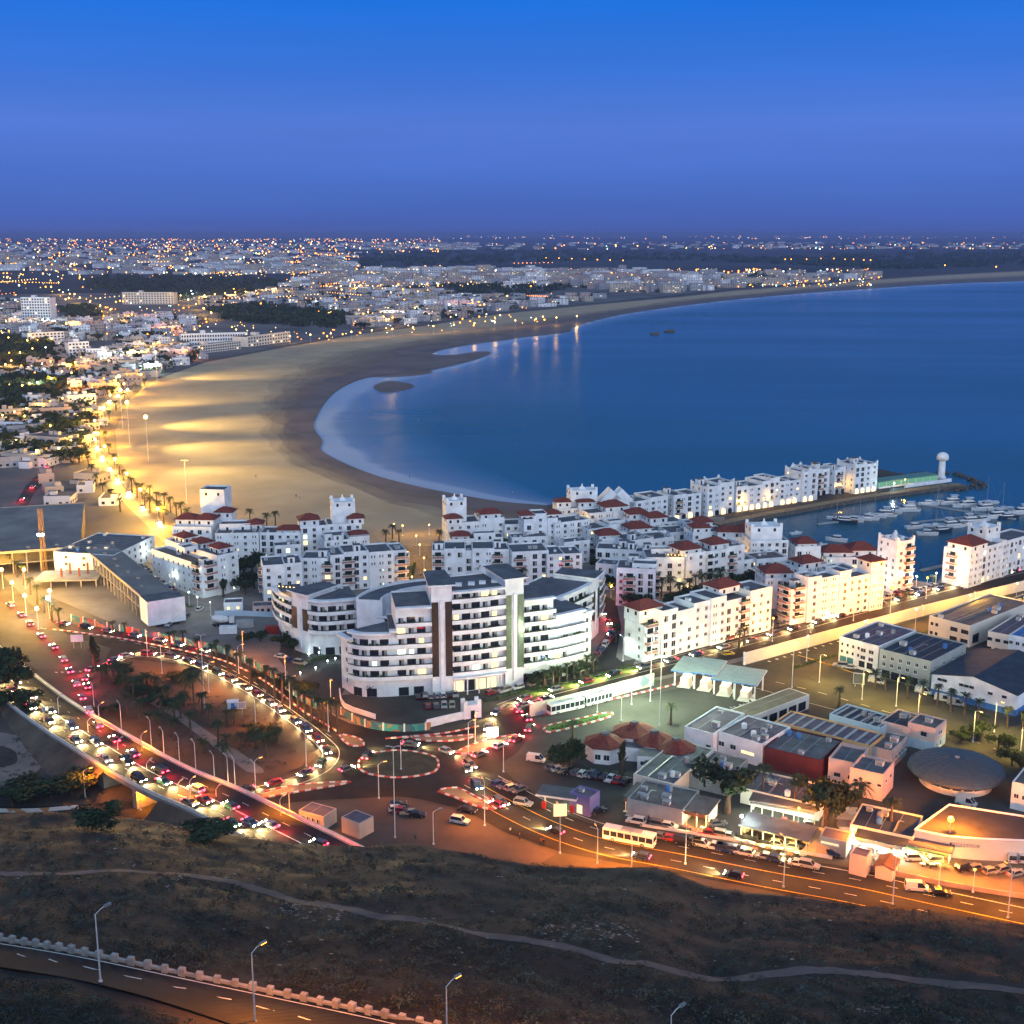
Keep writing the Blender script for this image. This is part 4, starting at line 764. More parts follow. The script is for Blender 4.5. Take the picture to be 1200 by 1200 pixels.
# ------------------------------------------------------------------ port buildings on the right
row = lambda n, a=.1, b=.9: [a+(b-a)*i/(n-1) for i in range(n)]
shed('port_office', 'white three storey port office with teal doors by the port yard', (984, 747), (1030, 759), (1040, 732), 8.8, roof=ROOFP, wins=[('F', row(4, .08, .5), 6.4, .9, 1.1, 'plain'), ('F', row(4, .08, .5), 4, .9, 1.1, 'plain'), ('F', [.62, .82], 6, 1.8, 1.3, 'plain'), ('F', [.62, .82], 3.6, 1.8, 1.3, 'plain'), ('F', [.6, .8], 1, 2, 2, 'shop'), ('L', row(3), 6, 1, 1.2, 'plain')], doors=[('F', .12, 2.2, 3, M('teal_door', (.04, .16, .2), .6, .1, 1)), ('F', .3, 2.2, 3, M('teal_door', (.04, .16, .2)))], units=3)
shed('port_office', 'grey green port office with a dark flat roof and open ground floor', (1031, 762), (1091, 777), (1151, 760), 8.6, wall=GREENW, roof=ROOFD, wins=[('F', row(6, .1, .9), 6.2, 1.2, 1.3, 'plain'), ('F', row(5, .1, .72), 3.9, 1.2, 1.3, 'plain'), ('F', row(4, .15, .7), .2, 2.6, 2.5, 'shop'), ('R', row(4), 6, 1.4, 1, 'plain')], units=2)
shed('warehouse', 'white gabled warehouse with a dark ridge roof and blue base', (1092, 790), (1192, 815), 32, 6.4, roof=ROOFD, gable=2.4, skirt=(.3, BLUE), wins=[('F', [.1, .16, .36, .42, .48], 5, 1.4, .8, 'dark'), ('F', [.7, .86], 4.6, 1.4, .8, 'dark')])
shed('port_depot', 'orange lit depot with a flat brown roof next to the yellow wall', (1089, 723), (1137, 735), (1184, 702), 7.2, wall=CREAM, roof=ROOFB, wins=[('F', row(2, .08, .2), z, 1, 1.1, 'dark') for z in (1.4, 4.6)]+[('F', [.62, .88], z, 2.6, 1.4, 'dark') for z in (1.2, 4.4)]+[('R', row(3), 1, 4, 3, 'shop')], units=4)
shed('port_depot', 'tan depot with a row of brown windows at the right edge', (1158, 741), (1182, 746), 26, 7, wall=CREAM, roof=ROOFP, wins=[('F', row(3), 4.4, 1.6, 1.1, 'dark'), ('F', row(3), 1.2, 1.6, 1.1, 'dark')])
shed('port_depot', 'white depot with a bright blue roof cut off by the right edge', (1182, 745), (1240, 757), 22, 7, roof=BLUE, wins=[('F', row(5, .06, .6), 4.4, 1.3, 1.2, 'plain'), ('F', row(4, .06, .6), 1, 1.3, 1.2, 'dark')])
shed('port_depot', 'long dark roofed depot at the top right of the port', (1184, 703), (1250, 718), 24, 6, wall=GREYW, roof=ROOFD)
shed('workshop', 'long pale blue workshop with blue doors and dark striped roof', (972, 838), (1032, 855), (995, 827), 4.4, wall=PALEBLUE, roof=ROOFD, strips=6, doors=[('F', .3, 4, 3.2, BLUE), ('F', .6, 3.6, 3.2, BLUE), ('F', .85, 3.6, 3.2, BLUE)], units=1)
shed('workshop', 'middle pink workshop with open dark doors and a dark grey roof', (1032, 846), (1066, 855), 11, 5, wall=PINKW, roof=ROOFD, wins=[('F', [.3, .7], .2, 3, 2.4, 'shop')], skirt=(.5, PALEBLUE))
shed('workshop', 'pink and pale blue two storey workshop with a white right side', (1064, 848), (1096, 856), (1117, 847), 6.4, wall=PINKW, roof=ROOFB, skirt=(.45, PALEBLUE), wins=[('F', [.6], 4, 1.6, 1.2, 'dark'), ('R', [.4, .55], 4.1, 1, 1, 'plain'), ('R', [.25, .55], .8, .9, 1.4, 'plain')], units=1)
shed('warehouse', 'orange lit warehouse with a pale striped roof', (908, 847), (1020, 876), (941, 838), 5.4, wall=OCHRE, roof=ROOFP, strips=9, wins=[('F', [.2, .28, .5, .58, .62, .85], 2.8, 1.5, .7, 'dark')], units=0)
shed('warehouse', 'low warehouse with a maroon front wall and grey roof', (896, 877), (962, 893), (938, 858), 5.4, wall=MAROON, roof=ROOFG, units=2)
shed('workshop', 'pale shed with barred windows behind the pink white workshops', (1020, 876), (1045, 882), (1076, 867), 5, wall=GREYW, roof=ROOFB, wins=[('R', row(5), 2, 1.6, 1.2, 'plain')])
shed('workshop', 'pink workshop with a sunken white rimmed roof beside the maroon wall', (971, 892), (1004, 899), (1035, 884), 5.6, wall=PINKW, roof=ROOFG, parapet=1.0, wins=[('F', [.3, .36, .8], 2, 1.2, 1, 'dark')], units=0)
shed('workshop', 'pinkish white workshop with a big blank right wall in front of the saucer roof', (996, 902), (1035, 911), (1066, 899), 6.4, wall=PINKW, roof=ROOFG, parapet=.7, wins=[('F', [.2, .6, .9], 3.8, .9, .6, 'dark'), ('R', [.3, .7], 4, .8, .6, 'dark')], units=1)
shed('port_house', 'white house corner with a bright wall lamp at the right edge', (1186, 918), (1250, 934), 16, 6.5, roof=ROOFB, wins=[('F', [.1, .25], 3, 1.2, 1.2, 'plain')])
shed('customs_shed', 'wide flat canopy shed with a white edge beside the toll station', (838, 839), (862, 848), (955, 817), 4.2, wall=CREAM, roof=M('tan_roof', (.17, .15, .11), .9, .2, .3), parapet=.25, units=0, wins=[('R', row(7), .3, 3.4, 2.6, 'shop')])
shed('fish_hall', 'pale hall with a purple roof behind the maroon wall', (802, 853), (836, 862), (866, 836), 6, roof=ROOFP, wins=[('F', [.85], 2, 1.4, 1, 'dark')], units=2)
shed('fish_hall', 'pale hall with a stepped purple roof and lit strip window', (842, 859), (893, 874), (935, 856), 6, roof=ROOFP, wins=[('F', [.08, .35], 2.6, 1.8, 1.4, 'plain'), ('F', [.62, .75], 2.4, 2.2, 1, 'lit'), ('R', [.3, .6], 3, 1.4, 1, 'plain')], units=4)
shed('dockside_store', 'low grey store with a rusty flat roof between villa and market', (742, 909), (790, 921), (840, 880), 4, wall=CREAM, roof=ROOFG, units=3)
shed('dockside_store', 'grey flat roofed yard store below the purple roofed halls', (800, 905), (850, 917), (880, 892), 3.6, wall=GREYW, roof=ROOFB, units=4)
# villa restaurant with octagonal red roofs
loc = G(690, 893); t = thing('villa_restaurant', 'white villa with four octagonal red tile roofs beside the car park', 'restaurant', (loc.x, loc.y, 0), math.radians(-14))
w = MB(); rf = []
for (x, y, r, h) in ((3.5, 4, 5.2, 5.6), (10, 12, 5.6, 6.2), (16, 8.5, 5.2, 5.6), (22, 5.5, 4.8, 5.4)):
    pr = [(x+r*math.cos(math.pi/8+k*math.pi/4), y+r*math.sin(math.pi/8+k*math.pi/4)) for k in range(8)]; w.prism(pr, 0, h-1.3, WHITE)
    q = MB(); pr2 = [(x+(r+.6)*math.cos(math.pi/8+k*math.pi/4), y+(r+.6)*math.sin(math.pi/8+k*math.pi/4)) for k in range(8)]; q.prism(pr2, h-1.3, h-1.1, TILE); pt_ = [(x+1.2*math.cos(math.pi/8+k*math.pi/4), y+1.2*math.sin(math.pi/8+k*math.pi/4)) for k in range(8)]
    for k in range(8): j = (k+1) % 8; q.face([(*pr2[k], h-1.098), (*pr2[j], h-1.098), (*pt_[j], h+.9), (*pt_[k], h+.9)], TILE)
    q.prism(pt_, h+.9, h+1.5, ROOFG); q.obj('tile_roof', t)
w.box(3.5, 3, 0, 24, 12, 3.8, WHITE, ROOFG); w.box(13, -2, 0, 24, 3, 4.0, WHITE, ROOFG); w.box(15, -7, 0, 19, -2.01, 3, CREAM, ROOFB); w.obj('wall', t)
for x, y in ((2.5, -1.3), (4.8, -1.3)): put('window', win_mesh(1.6, 1.6, 'plain'), t, (x, y+.5, 1.2), 0)
for k in range(3): put('window', win_mesh(1.5, 1.2, 'plain'), t, (14.5+k*3.4, -2.005, 1.5), 0)
put('window', win_mesh(.9, 2, 'dark'), t, (17, -7.005, .1), 0)
# saucer roofed hall
c = G(1126, 925); t = thing('saucer_hall', 'round hall under a huge ribbed grey saucer roof', 'hall', (c.x, c.y+4, 0))
w = MB(); w.lathe([(8.8, 0), (8.4, 2.5), (11.4, 3.2)], CREAM, 32); w.obj('wall', t)
EL = [(11.8*math.cos(i*math.pi/18), 3.5+3.3*math.sin(i*math.pi/18)) for i in range(9)]+[(.5, 6.8), (0, 6.8)]
q = MB(); q.lathe([(11.5, 3.15), (11.8, 3.5)]+EL[1:], M('zinc_roof', (.055, .075, .09), .5, .2, .8), 48)
for k in range(24):
    a = math.pi*2*k/24; q.tube([(r*math.cos(a), r*math.sin(a), z) for r, z in EL[:9]], .05, M('zinc_seam', (.09, .1, .12)), 4, False)
q.lathe([(.6, 6.7), (.6, 7.1), (0, 7.2)], STEEL, 10); q.obj('roof', t)
for k in range(9): a = math.radians(200+k*17.5); put('window', win_mesh(2, .9, 'dark'), t, (8.62*math.cos(a), 8.62*math.sin(a), 1.6), a+math.pi/2)
# big low hall with curved white fascia, bottom right
pts = [G(1072, 973, 5), G(1112, 944, 5), G(1215, 960, 5), G(1260, 985, 5), G(1200, 986, 5), G(1150, 984, 5), G(1112, 981, 5)]
o0 = pts[0].copy(); t = thing('curved_hall', 'large low hall with dark roof and curved white fascia by the dirt car park', 'hall', (o0.x, o0.y, 0)); q = [(p.x-o0.x, p.y-o0.y) for p in pts]
w = MB(); w.prism(q[::-1], 0, 5, CREAM, M('black_roof_felt', (.05, .048, .055), .9, .3, .2))
w.obj('wall', t); fm = MB()
for a, b in zip(q, q[1:]+q[:1]): fm.tube([(a[0], a[1], 5.2), (b[0], b[1], 5.2)], .28, WHITE, 4)
fm.obj('fascia', t)
for k in range(9): p = Vector((*q[6], 0)).lerp(Vector((*q[5], 0)), .1+.1*k); d = Vector(q[5])-Vector(q[6]); put('window', win_mesh(1.1, .9, 'curt'), t, (p.x+.02, p.y-.04, 3), math.atan2(d.y, d.x))
# toll station: four tilted canopies over booths
for i, (x, y, lab) in enumerate(((806, 800, 'pale cyan toll canopy nearest the graffiti wall'), (829, 804, 'pale cyan toll canopy second from the graffiti wall'), (852, 810, 'pale cyan toll canopy third from the graffiti wall'), (876, 816, 'pale cyan toll canopy farthest from the graffiti wall'))):
    p = G(x, y); t = thing('toll_canopy', lab, 'canopy', (p.x, p.y, 0), math.radians(-24), 'cyan canopies of the toll station')
    r_ = MB(); z0 = 5.3+.55*(i % 2); q = [(-3.9, -5.5, z0), (3.9, -5.5, z0), (3.9, 8, z0+.35), (-3.9, 8, z0+.35)]; r_.face(q, CYAN); r_.face([(a, b, c-.35) for a, b, c in q][::-1], WHITE)
    for k in range(4): a, b = q[k], q[(k+1) % 4]; r_.face([(a[0], a[1], a[2]-.35), (b[0], b[1], b[2]-.35), b, a], BLUE if k in (0, 3) else WHITE)
    for k in range(1, 8): r_.box(-4+k-.03, -5.4, z0+.02, -4+k+.03, -5.3, z0+.06, BLUE)
    r_.obj('roof', t)
    for sx in (-3, 3):
        for sy in (-4, 6.5): m = MB(); m.box(sx-.2, sy-.2, 0, sx+.2, sy+.2, z0-.36 if sy < 0 else z0-.05, RAILW); m.obj('post', t)
    p2 = G(x-2, y+2); b = thing('toll_booth', ['white toll booth under the canopy nearest the graffiti wall', 'white toll booth under the second cyan canopy', 'white toll booth under the third cyan canopy', 'white toll booth under the farthest cyan canopy'][i], 'booth', (p2.x, p2.y, 0), math.radians(-24), 'toll booths')
    m = MB(); m.box(-1.3, -2.2, 0, 1.3, 2.2, 2.7, CREAM, WHITE); m.box(-2, -3.4, 0, 2, 3.4, .18, KERBW); m.obj('wall', b)
    for yy in (-1.2, .6): put('window', win_mesh(1.3, 1.3, 'lit'), b, (-1.305, yy, 1.1), ROT['L']); 
    put('window', win_mesh(1.8, 1.3, 'lit'), b, (0, -2.205, 1.1), 0)
    light('booth_light', 'POINT', (0, 0, z0-.9), 1500, (1, .9, .55), t, .4)
# ------------------------------------------------------------------ pier, quay, lighthouse, boats
STONE = M('quay_stone', (.12, .10, .085), .9, .35, .5, .3)
qp = P([(846, 618), (900, 607), (950, 598), (1000, 589), (1060, 580), (1110, 573), (1132, 571)], 0, 3)
mb = MB()
for a, b in zip(qp, qp[1:]):
    d = (b-a).normalized(); n_ = Vector((-d.y, d.x, 0))*7
    mb.prism([(a.x, a.y), (b.x, b.y), (b.x+n_.x, b.y+n_.y), (a.x+n_.x, a.y+n_.y)], -2.5, 1.0, STONE, PAVEO, False)
    n1 = n_/7*.4; mb.prism([(a.x, a.y), (b.x, b.y), (b.x+n1.x, b.y+n1.y), (a.x+n1.x, a.y+n1.y)], 1.0, 1.45, STONE, None, False)
tag(mb.obj('quay'), 'long dark stone quay with a paved walk below the pier houses', 'quay')
def rock_mesh(seed, sub=2):
    bm = bmesh.new(); bmesh.ops.create_icosphere(bm, subdivisions=sub, radius=1); rr = random.Random(seed)
    for v in bm.verts: v.co *= .72+.5*mnoise.noise(v.co*1.7+Vector((seed*3.1, 0, 0)))+rr.uniform(-.05, .05); v.co.z *= .62
    me = bpy.data.meshes.new('rock'); bm.to_mesh(me); bm.free(); me.materials.append(ROCK); return me
rocks = [rock_mesh(i) for i in range(4)]
mb = MB()
tip = P([(1090, 572), (1120, 573), (1142, 571), (1146, 565), (1128, 558), (1100, 554), (1060, 556)], 0, 5)
for p, a in walk(tip, 2.2):
    for k in range(2):
        me = rocks[R.randrange(4)]; s = R.uniform(1.0, 2.0); q = Vector((p.x+R.uniform(-3, 3), p.y+R.uniform(-3, 3), R.uniform(-.6, .6))); n0 = len(mb.v)
        mb.v += [tuple(q+v.co*s) for v in me.vertices]; mb.f += [tuple(n0+i for i in f.vertices) for f in me.polygons]; mb.m += [mb.mi(ROCK)]*len(me.polygons)
o = tag(mb.obj('breakwater_rocks'), 'pile of dark armour rocks round the pier head', 'rocks', None, 'stuff')
for i, (x, y, sx, sy, lab) in enumerate(((768, 392, 9, 5, 'low dark rock standing in the bay nearest the beach side'), (784, 389, 14, 5, 'longer dark rock standing in the bay beside the lower one'))):
    p = G(x, y, -.4); o = put('sea_rock', rocks[i], None, p, .3*i, (sx, sy, 7)); tag(o, lab, 'rock')
c = G(1103, 560); t = thing('lighthouse', 'white round lighthouse tower with a mushroom dome at the pier head', 'lighthouse', (c.x, c.y, 0))
m = MB(); m.lathe([(2.6, 0), (2.5, .8), (1.9, .8), (1.75, 9.6), (2.0, 10.0)], WHITE, 24); m.obj('tower', t, smooth=False)
m = MB(); m.lathe([(2.0, 10.0), (3.2, 10.6), (3.3, 11.4), (3.3, 12.0)], CREAM, 24); m.obj('gallery', t)
m = MB(); m.lathe([(3.3, 12.0), (3.0, 13.2), (2.0, 14.2), (.8, 14.7), (0, 14.8)], WHITE, 24); m.tube([(0, 0, 14.7), (0, 0, 16)], .06, DARKM, 5); m.obj('dome', t)
a, b = G(1030, 573), G(1098, 564); d = b-a; t = thing('pier_pavilion', 'low glazed pavilion glowing green beside the lighthouse', 'pavilion', a, math.atan2(d.y, d.x)); Lp = d.length
m = MB(); m.box(0, 0, 0, Lp, 8, .9, WHITE); m.box(-.5, -.5, 3.6, Lp+.5, 8.5, 4, M('green_sheet_roof', (.10, .22, .19), .5, .2, .6)); m.obj('frame', t)
m = MB(); m.box(.2, .2, .901, Lp-.2, 7.8, 3.6, E('green_lit_glass', (.3, .9, .55), .42, True)); m.obj('glazing', t)
for k in range(9): m = MB(); x = k*Lp/8; m.box(x-.12, -.05, .9, x+.12, .19, 3.599, WHITE); m.obj('mullion', t)
m = MB(); m.box(Lp*.35, -5, 0, Lp+6, -3.5, 1.8, WHITE); tag(m.obj('sea_wall', None, a, math.atan2(d.y, d.x)), 'low white wall in front of the glazed pavilion on the pier', 'wall')
HULLW = M('hull_white', (.62, .64, .66), .3, .06, .6); HULLD = M('hull_navy', (.03, .045, .09), .3, .1, .6); TEAK = M('teak_deck', (.25, .17, .1), .7, .2, 2); CANV = M('boat_cover_blue', (.04, .10, .26), .8, .2, 1)
def hull(mb, L, w, h, m, deck):
    st = [(-.5, .82, .0), (-.2, 1, 0), (.12, .96, .06), (.34, .62, .18), (.5, .03, .3)]; lo = []; up = []
    for s, k, r in st: lo.append((s*L*.94, k*w/2*.72)); up.append((s*L, k*w/2, h*(1+r)))
    for i in range(4):
        for sg in (1, -1):
            q = [(lo[i][0], sg*lo[i][1], -.3), (lo[i+1][0], sg*lo[i+1][1], -.3), (up[i+1][0], sg*up[i+1][1], up[i+1][2]), (up[i][0], sg*up[i][1], up[i][2])]; mb.face(q if sg < 0 else q[::-1], m)
        mb.face([(up[i][0], -up[i][1], up[i][2]-.1), (up[i+1][0], -up[i+1][1], up[i+1][2]-.1), (up[i+1][0], up[i+1][1], up[i+1][2]-.1), (up[i][0], up[i][1], up[i][2]-.1)], deck)
    mb.face([(lo[0][0], lo[0][1], -.3), (lo[0][0], -lo[0][1], -.3), (up[0][0], -up[0][1], up[0][2]), (up[0][0], up[0][1], up[0][2])], m)
def cabin(mb, x0, x1, w0, w1, z0, z1, m, g=None):
    q0 = [(x0, -w0/2), (x1, -w0/2*.85), (x1, w0/2*.85), (x0, w0/2)]; k = (x1-x0)
    q1 = [(x0+.05*k, -w1/2), (x1-.34*k, -w1/2*.9), (x1-.34*k, w1/2*.9), (x0+.05*k, w1/2)]; zm0, zm1 = z0+(z1-z0)*.35, z0+(z1-z0)*.8
    def ring(f): return [(a[0]+(b[0]-a[0])*f, a[1]+(b[1]-a[1])*f, z0+(z1-z0)*f) for a, b in zip(q0, q1)]
    rs = [ring(0), ring(.35), ring(.8), ring(1)]
    for j in range(3):
        for i in range(4): n_ = (i+1) % 4; mb.face([rs[j][i], rs[j][n_], rs[j+1][n_], rs[j+1][i]], g if (j == 1 and g) else m)
    mb.face(rs[3], m)
boat_kits = {}
def boat_kit(kind):
    if kind in boat_kits: return boat_kits[kind]
    parts = []
    L, w, h = {'yacht': (14, 4.2, 1.5), 'cruiser': (10, 3.4, 1.2), 'sail': (11, 3.3, 1.1), 'dinghy': (6.5, 2.3, .8), 'dark': (12, 3.8, 1.3)}[kind]
    m = MB(); hull(m, L, w, h, HULLD if kind == 'dark' else HULLW, TEAK if kind in ('yacht', 'dark') else HULLW); parts.append(('hull', m.mesh('hull')))
    m = MB()
    if kind == 'yacht': cabin(m, -L*.34, L*.30, w*.78, w*.66, h, h+1.7, HULLW, GLASS); cabin(m, -L*.26, L*.08, w*.6, w*.5, h+1.7, h+2.9, HULLW, GLASS); m.box(-L*.3, -w*.3, h+3.3, -L*.02, w*.3, h+3.4, HULLW); m.box(-L*.26, -.06, h+2.9, -L*.24, .06, h+3.3, HULLW); m.box(-L*.08, -.06, h+2.9, -L*.06, .06, h+3.3, HULLW)
    elif kind in ('cruiser', 'dark'): cabin(m, -L*.22, L*.3, w*.76, w*.6, h, h+1.5, HULLW, GLASS); m.box(-L*.2, -w*.3, h+1.5, L*.02, w*.3, h+1.6, HULLW)
    elif kind == 'sail': cabin(m, -L*.12, L*.26, w*.56, w*.44, h, h+.65, HULLW, GLASS)
    else: m.box(-.6, -.4, h-.1, .6, .4, h+.7, HULLW); cabin(m, -.5, .8, .9, .7, h+.0, h+.9, HULLW, GLASS)
    parts.append(('cabin', m.mesh('cabin')))
    if kind == 'sail':
        m = MB(); m.tube([(L*.06, 0, h), (L*.06, 0, h+13)], [.11, .06], STEEL, 6); m.tube([(L*.06, -.9, h+8), (L*.06, .9, h+8)], .04, STEEL, 4); m.tube([(L*.48, 0, h+.4), (L*.06, 0, h+12.8)], .03, STEEL, 3); m.tube([(-L*.48, 0, h+.2), (L*.06, 0, h+12.8)], .03, STEEL, 3); parts.append(('mast', m.mesh('mast')))
        m = MB(); m.tube([(L*.05, 0, h+1.4), (-L*.36, 0, h+1.3)], [.3, .18], CANV, 7); parts.append(('boom', m.mesh('boom')))
    boat_kits[kind] = parts; return parts
BOATS = [(982, 609, 'sail', 160, 'sailing yacht nearest the green lamp reflections'), (990, 612, 'dark', 160, 'navy hulled motor boat beside the nearest sailing yacht'), (1000, 611, 'cruiser', 165, 'white cabin cruiser third along the inner pontoon'), (1009, 609, 'sail', 160, 'sailing yacht between two cruisers on the inner pontoon'), (1018, 609, 'cruiser', 170, 'white cabin cruiser with the open water behind it'), (1026, 606, 'sail', 160, 'sailing yacht near the mid pontoon end with bare mast'), (1034, 605, 'yacht', 175, 'white motor yacht under the bright quay lamp'), (1044, 601, 'sail', 160, 'sailing yacht right of the motor yacht under the lamp'), (1062, 599, 'yacht', 180, 'white flybridge motor yacht alone near the quay'), (1072, 619, 'cruiser', 10, 'cabin cruiser at the near left of the middle pontoon'), (1087, 627, 'cruiser', 0, 'small white cruiser nearest the white harbour block'), (1095, 617, 'sail', 5, 'sailing yacht with a dark slim mast on the middle pontoon'), (1103, 623, 'dark', 10, 'long dark hulled yacht on the middle pontoon'), (1117, 618, 'yacht', 15, 'white motor yacht beside the dark hulled yacht'), (1128, 616, 'cruiser', 15, 'white cruiser fourth on the middle pontoon'), (1140, 613, 'yacht', 15, 'white motor yacht towards the far middle pontoon'), (1151, 611, 'cruiser', 20, 'white cruiser at the end of the middle pontoon'), (1087, 592, 'cruiser', 185, 'small cruiser near the quay steps'), (1100, 590, 'sail', 175, 'sailing yacht moored close to the pier rocks'), (1113, 591, 'yacht', 180, 'white yacht nearest the pier head'), (1131, 594, 'yacht', 185, 'large white yacht second from the pier head'), (1152, 598, 'yacht', 190, 'tall white yacht beside the outer pontoon'), (1166, 607, 'yacht', 200, 'biggest white motor yacht at the outer pontoon'), (1180, 607, 'dark', 195, 'dark yacht beside the biggest white motor yacht'), (1196, 602, 'yacht', 190, 'white yacht cut off at the harbour right edge'), (933, 626, 'dinghy', 20, 'small open boat by the harbour steps'), (980, 634, 'cruiser', 150, 'white launch alone in the near basin'), (962, 640, 'dinghy', 10, 'small open boat below the red roofed restaurant'), (1158, 590, 'sail', 190, 'sailing yacht at the far outer mooring'), (1176, 597, 'sail', 190, 'tall masted sailing yacht near the right edge')]
for x, y, k, r, lab in BOATS:
    p = G(x, y, -.4); t = thing({'sail': 'sailing_yacht', 'yacht': 'motor_yacht', 'dark': 'motor_yacht', 'cruiser': 'cabin_cruiser', 'dinghy': 'open_boat'}[k], lab, 'boat', p, math.radians(r+R.uniform(-8, 8)), 'boats in the marina basin')
    for n_, me in boat_kit(k): put(n_, me, t)
for i, (a, b, lab) in enumerate((((958, 614), (1052, 602), 'floating pontoon on the left side of the basin'), ((1070, 612), (1160, 603), 'floating pontoon in the middle of the basin'), ((1072, 590), (1190, 608), 'long outer floating pontoon near the pier'), ((1080, 668), (1112, 661), 'short pontoon beside the white harbour block'))):
    pa, pb = G(*a, -.1), G(*b, -.1); d = pb-pa; t = thing('pontoon', lab, 'pontoon', pa, math.atan2(d.y, d.x)); m = MB(); m.box(0, -1, -.5, d.length, 1, .15, GREYW); m.obj('deck', t)
    for k in range(0, int(d.length), 12): m = MB(); m.lathe([(.18, -2), (.18, 2.6), (0, 2.8)], DARKM, 7, (k+1, 1.2)); m.obj('pile', t)
# ------------------------------------------------------------------ overpass on the left
OV = [(-90, 690, 0), (-40, 745, .2), (0, 786, .6), (40, 820, 2), (80, 848, 3.8), (120, 872, 5.2), (160, 896, 5.8), (200, 917, 6), (250, 938, 6), (310, 968, 6), (370, 998, 6), (430, 1030, 5.5), (490, 1066, 4)]
ovp = catmull([G(x, y, z) for x, y, z in OV], 6)
def section(i):
    d = ovp[min(i+1, len(ovp)-1)]-ovp[max(i-1, 0)]; return Vector((-d.y, d.x, 0)).normalized()
HW = 7.2; o0 = Vector((ovp[40].x, ovp[40].y, 0)); t = thing('road_overpass', 'curved road overpass on concrete piers over the orange lit underpass', 'overpass', o0)
deck = MB(); par = MB(); banks = {}; par2 = MB()
def inopen(p): px = unproj(p)[0]; return 147 < px < 214
for i in range(len(ovp)-1):
    a, b = ovp[i]-o0, ovp[i+1]-o0; na, nb = section(i), section(i+1)
    q = lambda s, off, dz: ((a if s == 0 else b)+(na if s == 0 else nb)*off+Vector((0, 0, dz)))
    deck.face([q(0, -HW, .25), q(1, -HW, .25), q(1, HW, .25), q(0, HW, .25)], ASPH)
    if a.z > .4:
        deck.face([q(0, -HW, -.9), q(0, HW, -.9), q(1, HW, -.9), q(1, -HW, -.9)], CONC)
        for sg in (-1, 1):
            deck.face([q(0, sg*HW, -.9), q(1, sg*HW, -.9), q(1, sg*HW, .25), q(0, sg*HW, .25)], CONC)
            for mb_ in ((par,) if sg < 0 else (par2,)):
                o1, o2 = sg*HW, sg*(HW-.3)
                mb_.face([q(0, o1, .25), q(1, o1, .25), q(1, o1, 1.1), q(0, o1, 1.1)], KERBW); mb_.face([q(0, o2, .25), q(1, o2, .25), q(1, o2, 1.1), q(0, o2, 1.1)], KERBW); mb_.face([q(0, o1, 1.1), q(1, o1, 1.1), q(1, o2, 1.1), q(0, o2, 1.1)], KERBW)
            if not inopen(ovp[i]):
                A, B = q(0, sg*(HW-.02), -.3), q(1, sg*(HW-.02), -.3); A2 = q(0, sg*(HW+A.z*1.4), 0); B2 = q(1, sg*(HW+B.z*1.4), 0); A2.z = B2.z = -.05
                banks.setdefault((sg, unproj(ovp[i])[0] > 180), MB()).face([A, B, B2, A2], M('bank_earth', (.11, .08, .06), .95, .4, .1, .4))
dk = deck.obj('deck', t); [q_.obj('parapet', t) for q_ in (par, par2)]; [q_.obj('embankment', t) for q_ in banks.values()]
mkb = MB()
for off, w_, da in ((-HW+.6, .18, None), (HW-.6, .18, None), (0, .25, None), (3.4, .15, (2.5, 5)), (-3.4, .15, (2.5, 5))):
    pp = [p-o0+Vector((0, 0, .27)) for p in ovp]
    (dashes(mkb, pp, w_, PAINTW, None, da[0], da[1], off) if da else ribbon(mkb, pp, w_, PAINTW, None, off))
mkb.obj('lane_marking', dk)
for px_ in (149, 183, 212):
    i = min(range(len(ovp)), key=lambda k: abs(unproj(ovp[k])[0]-px_)); p, n_ = ovp[i]-o0, section(i); d = Vector((n_.y, -n_.x, 0)); m = MB()
    w = .9 if px_ == 183 else 1.6
    c4 = [p+n_*(HW-.4)+d*w, p-n_*(HW-.4)+d*w, p-n_*(HW-.4)-d*w, p+n_*(HW-.4)-d*w]; m.prism([(v.x, v.y) for v in c4], -.2, p.z-.9, CONC); m.obj('pier', t)
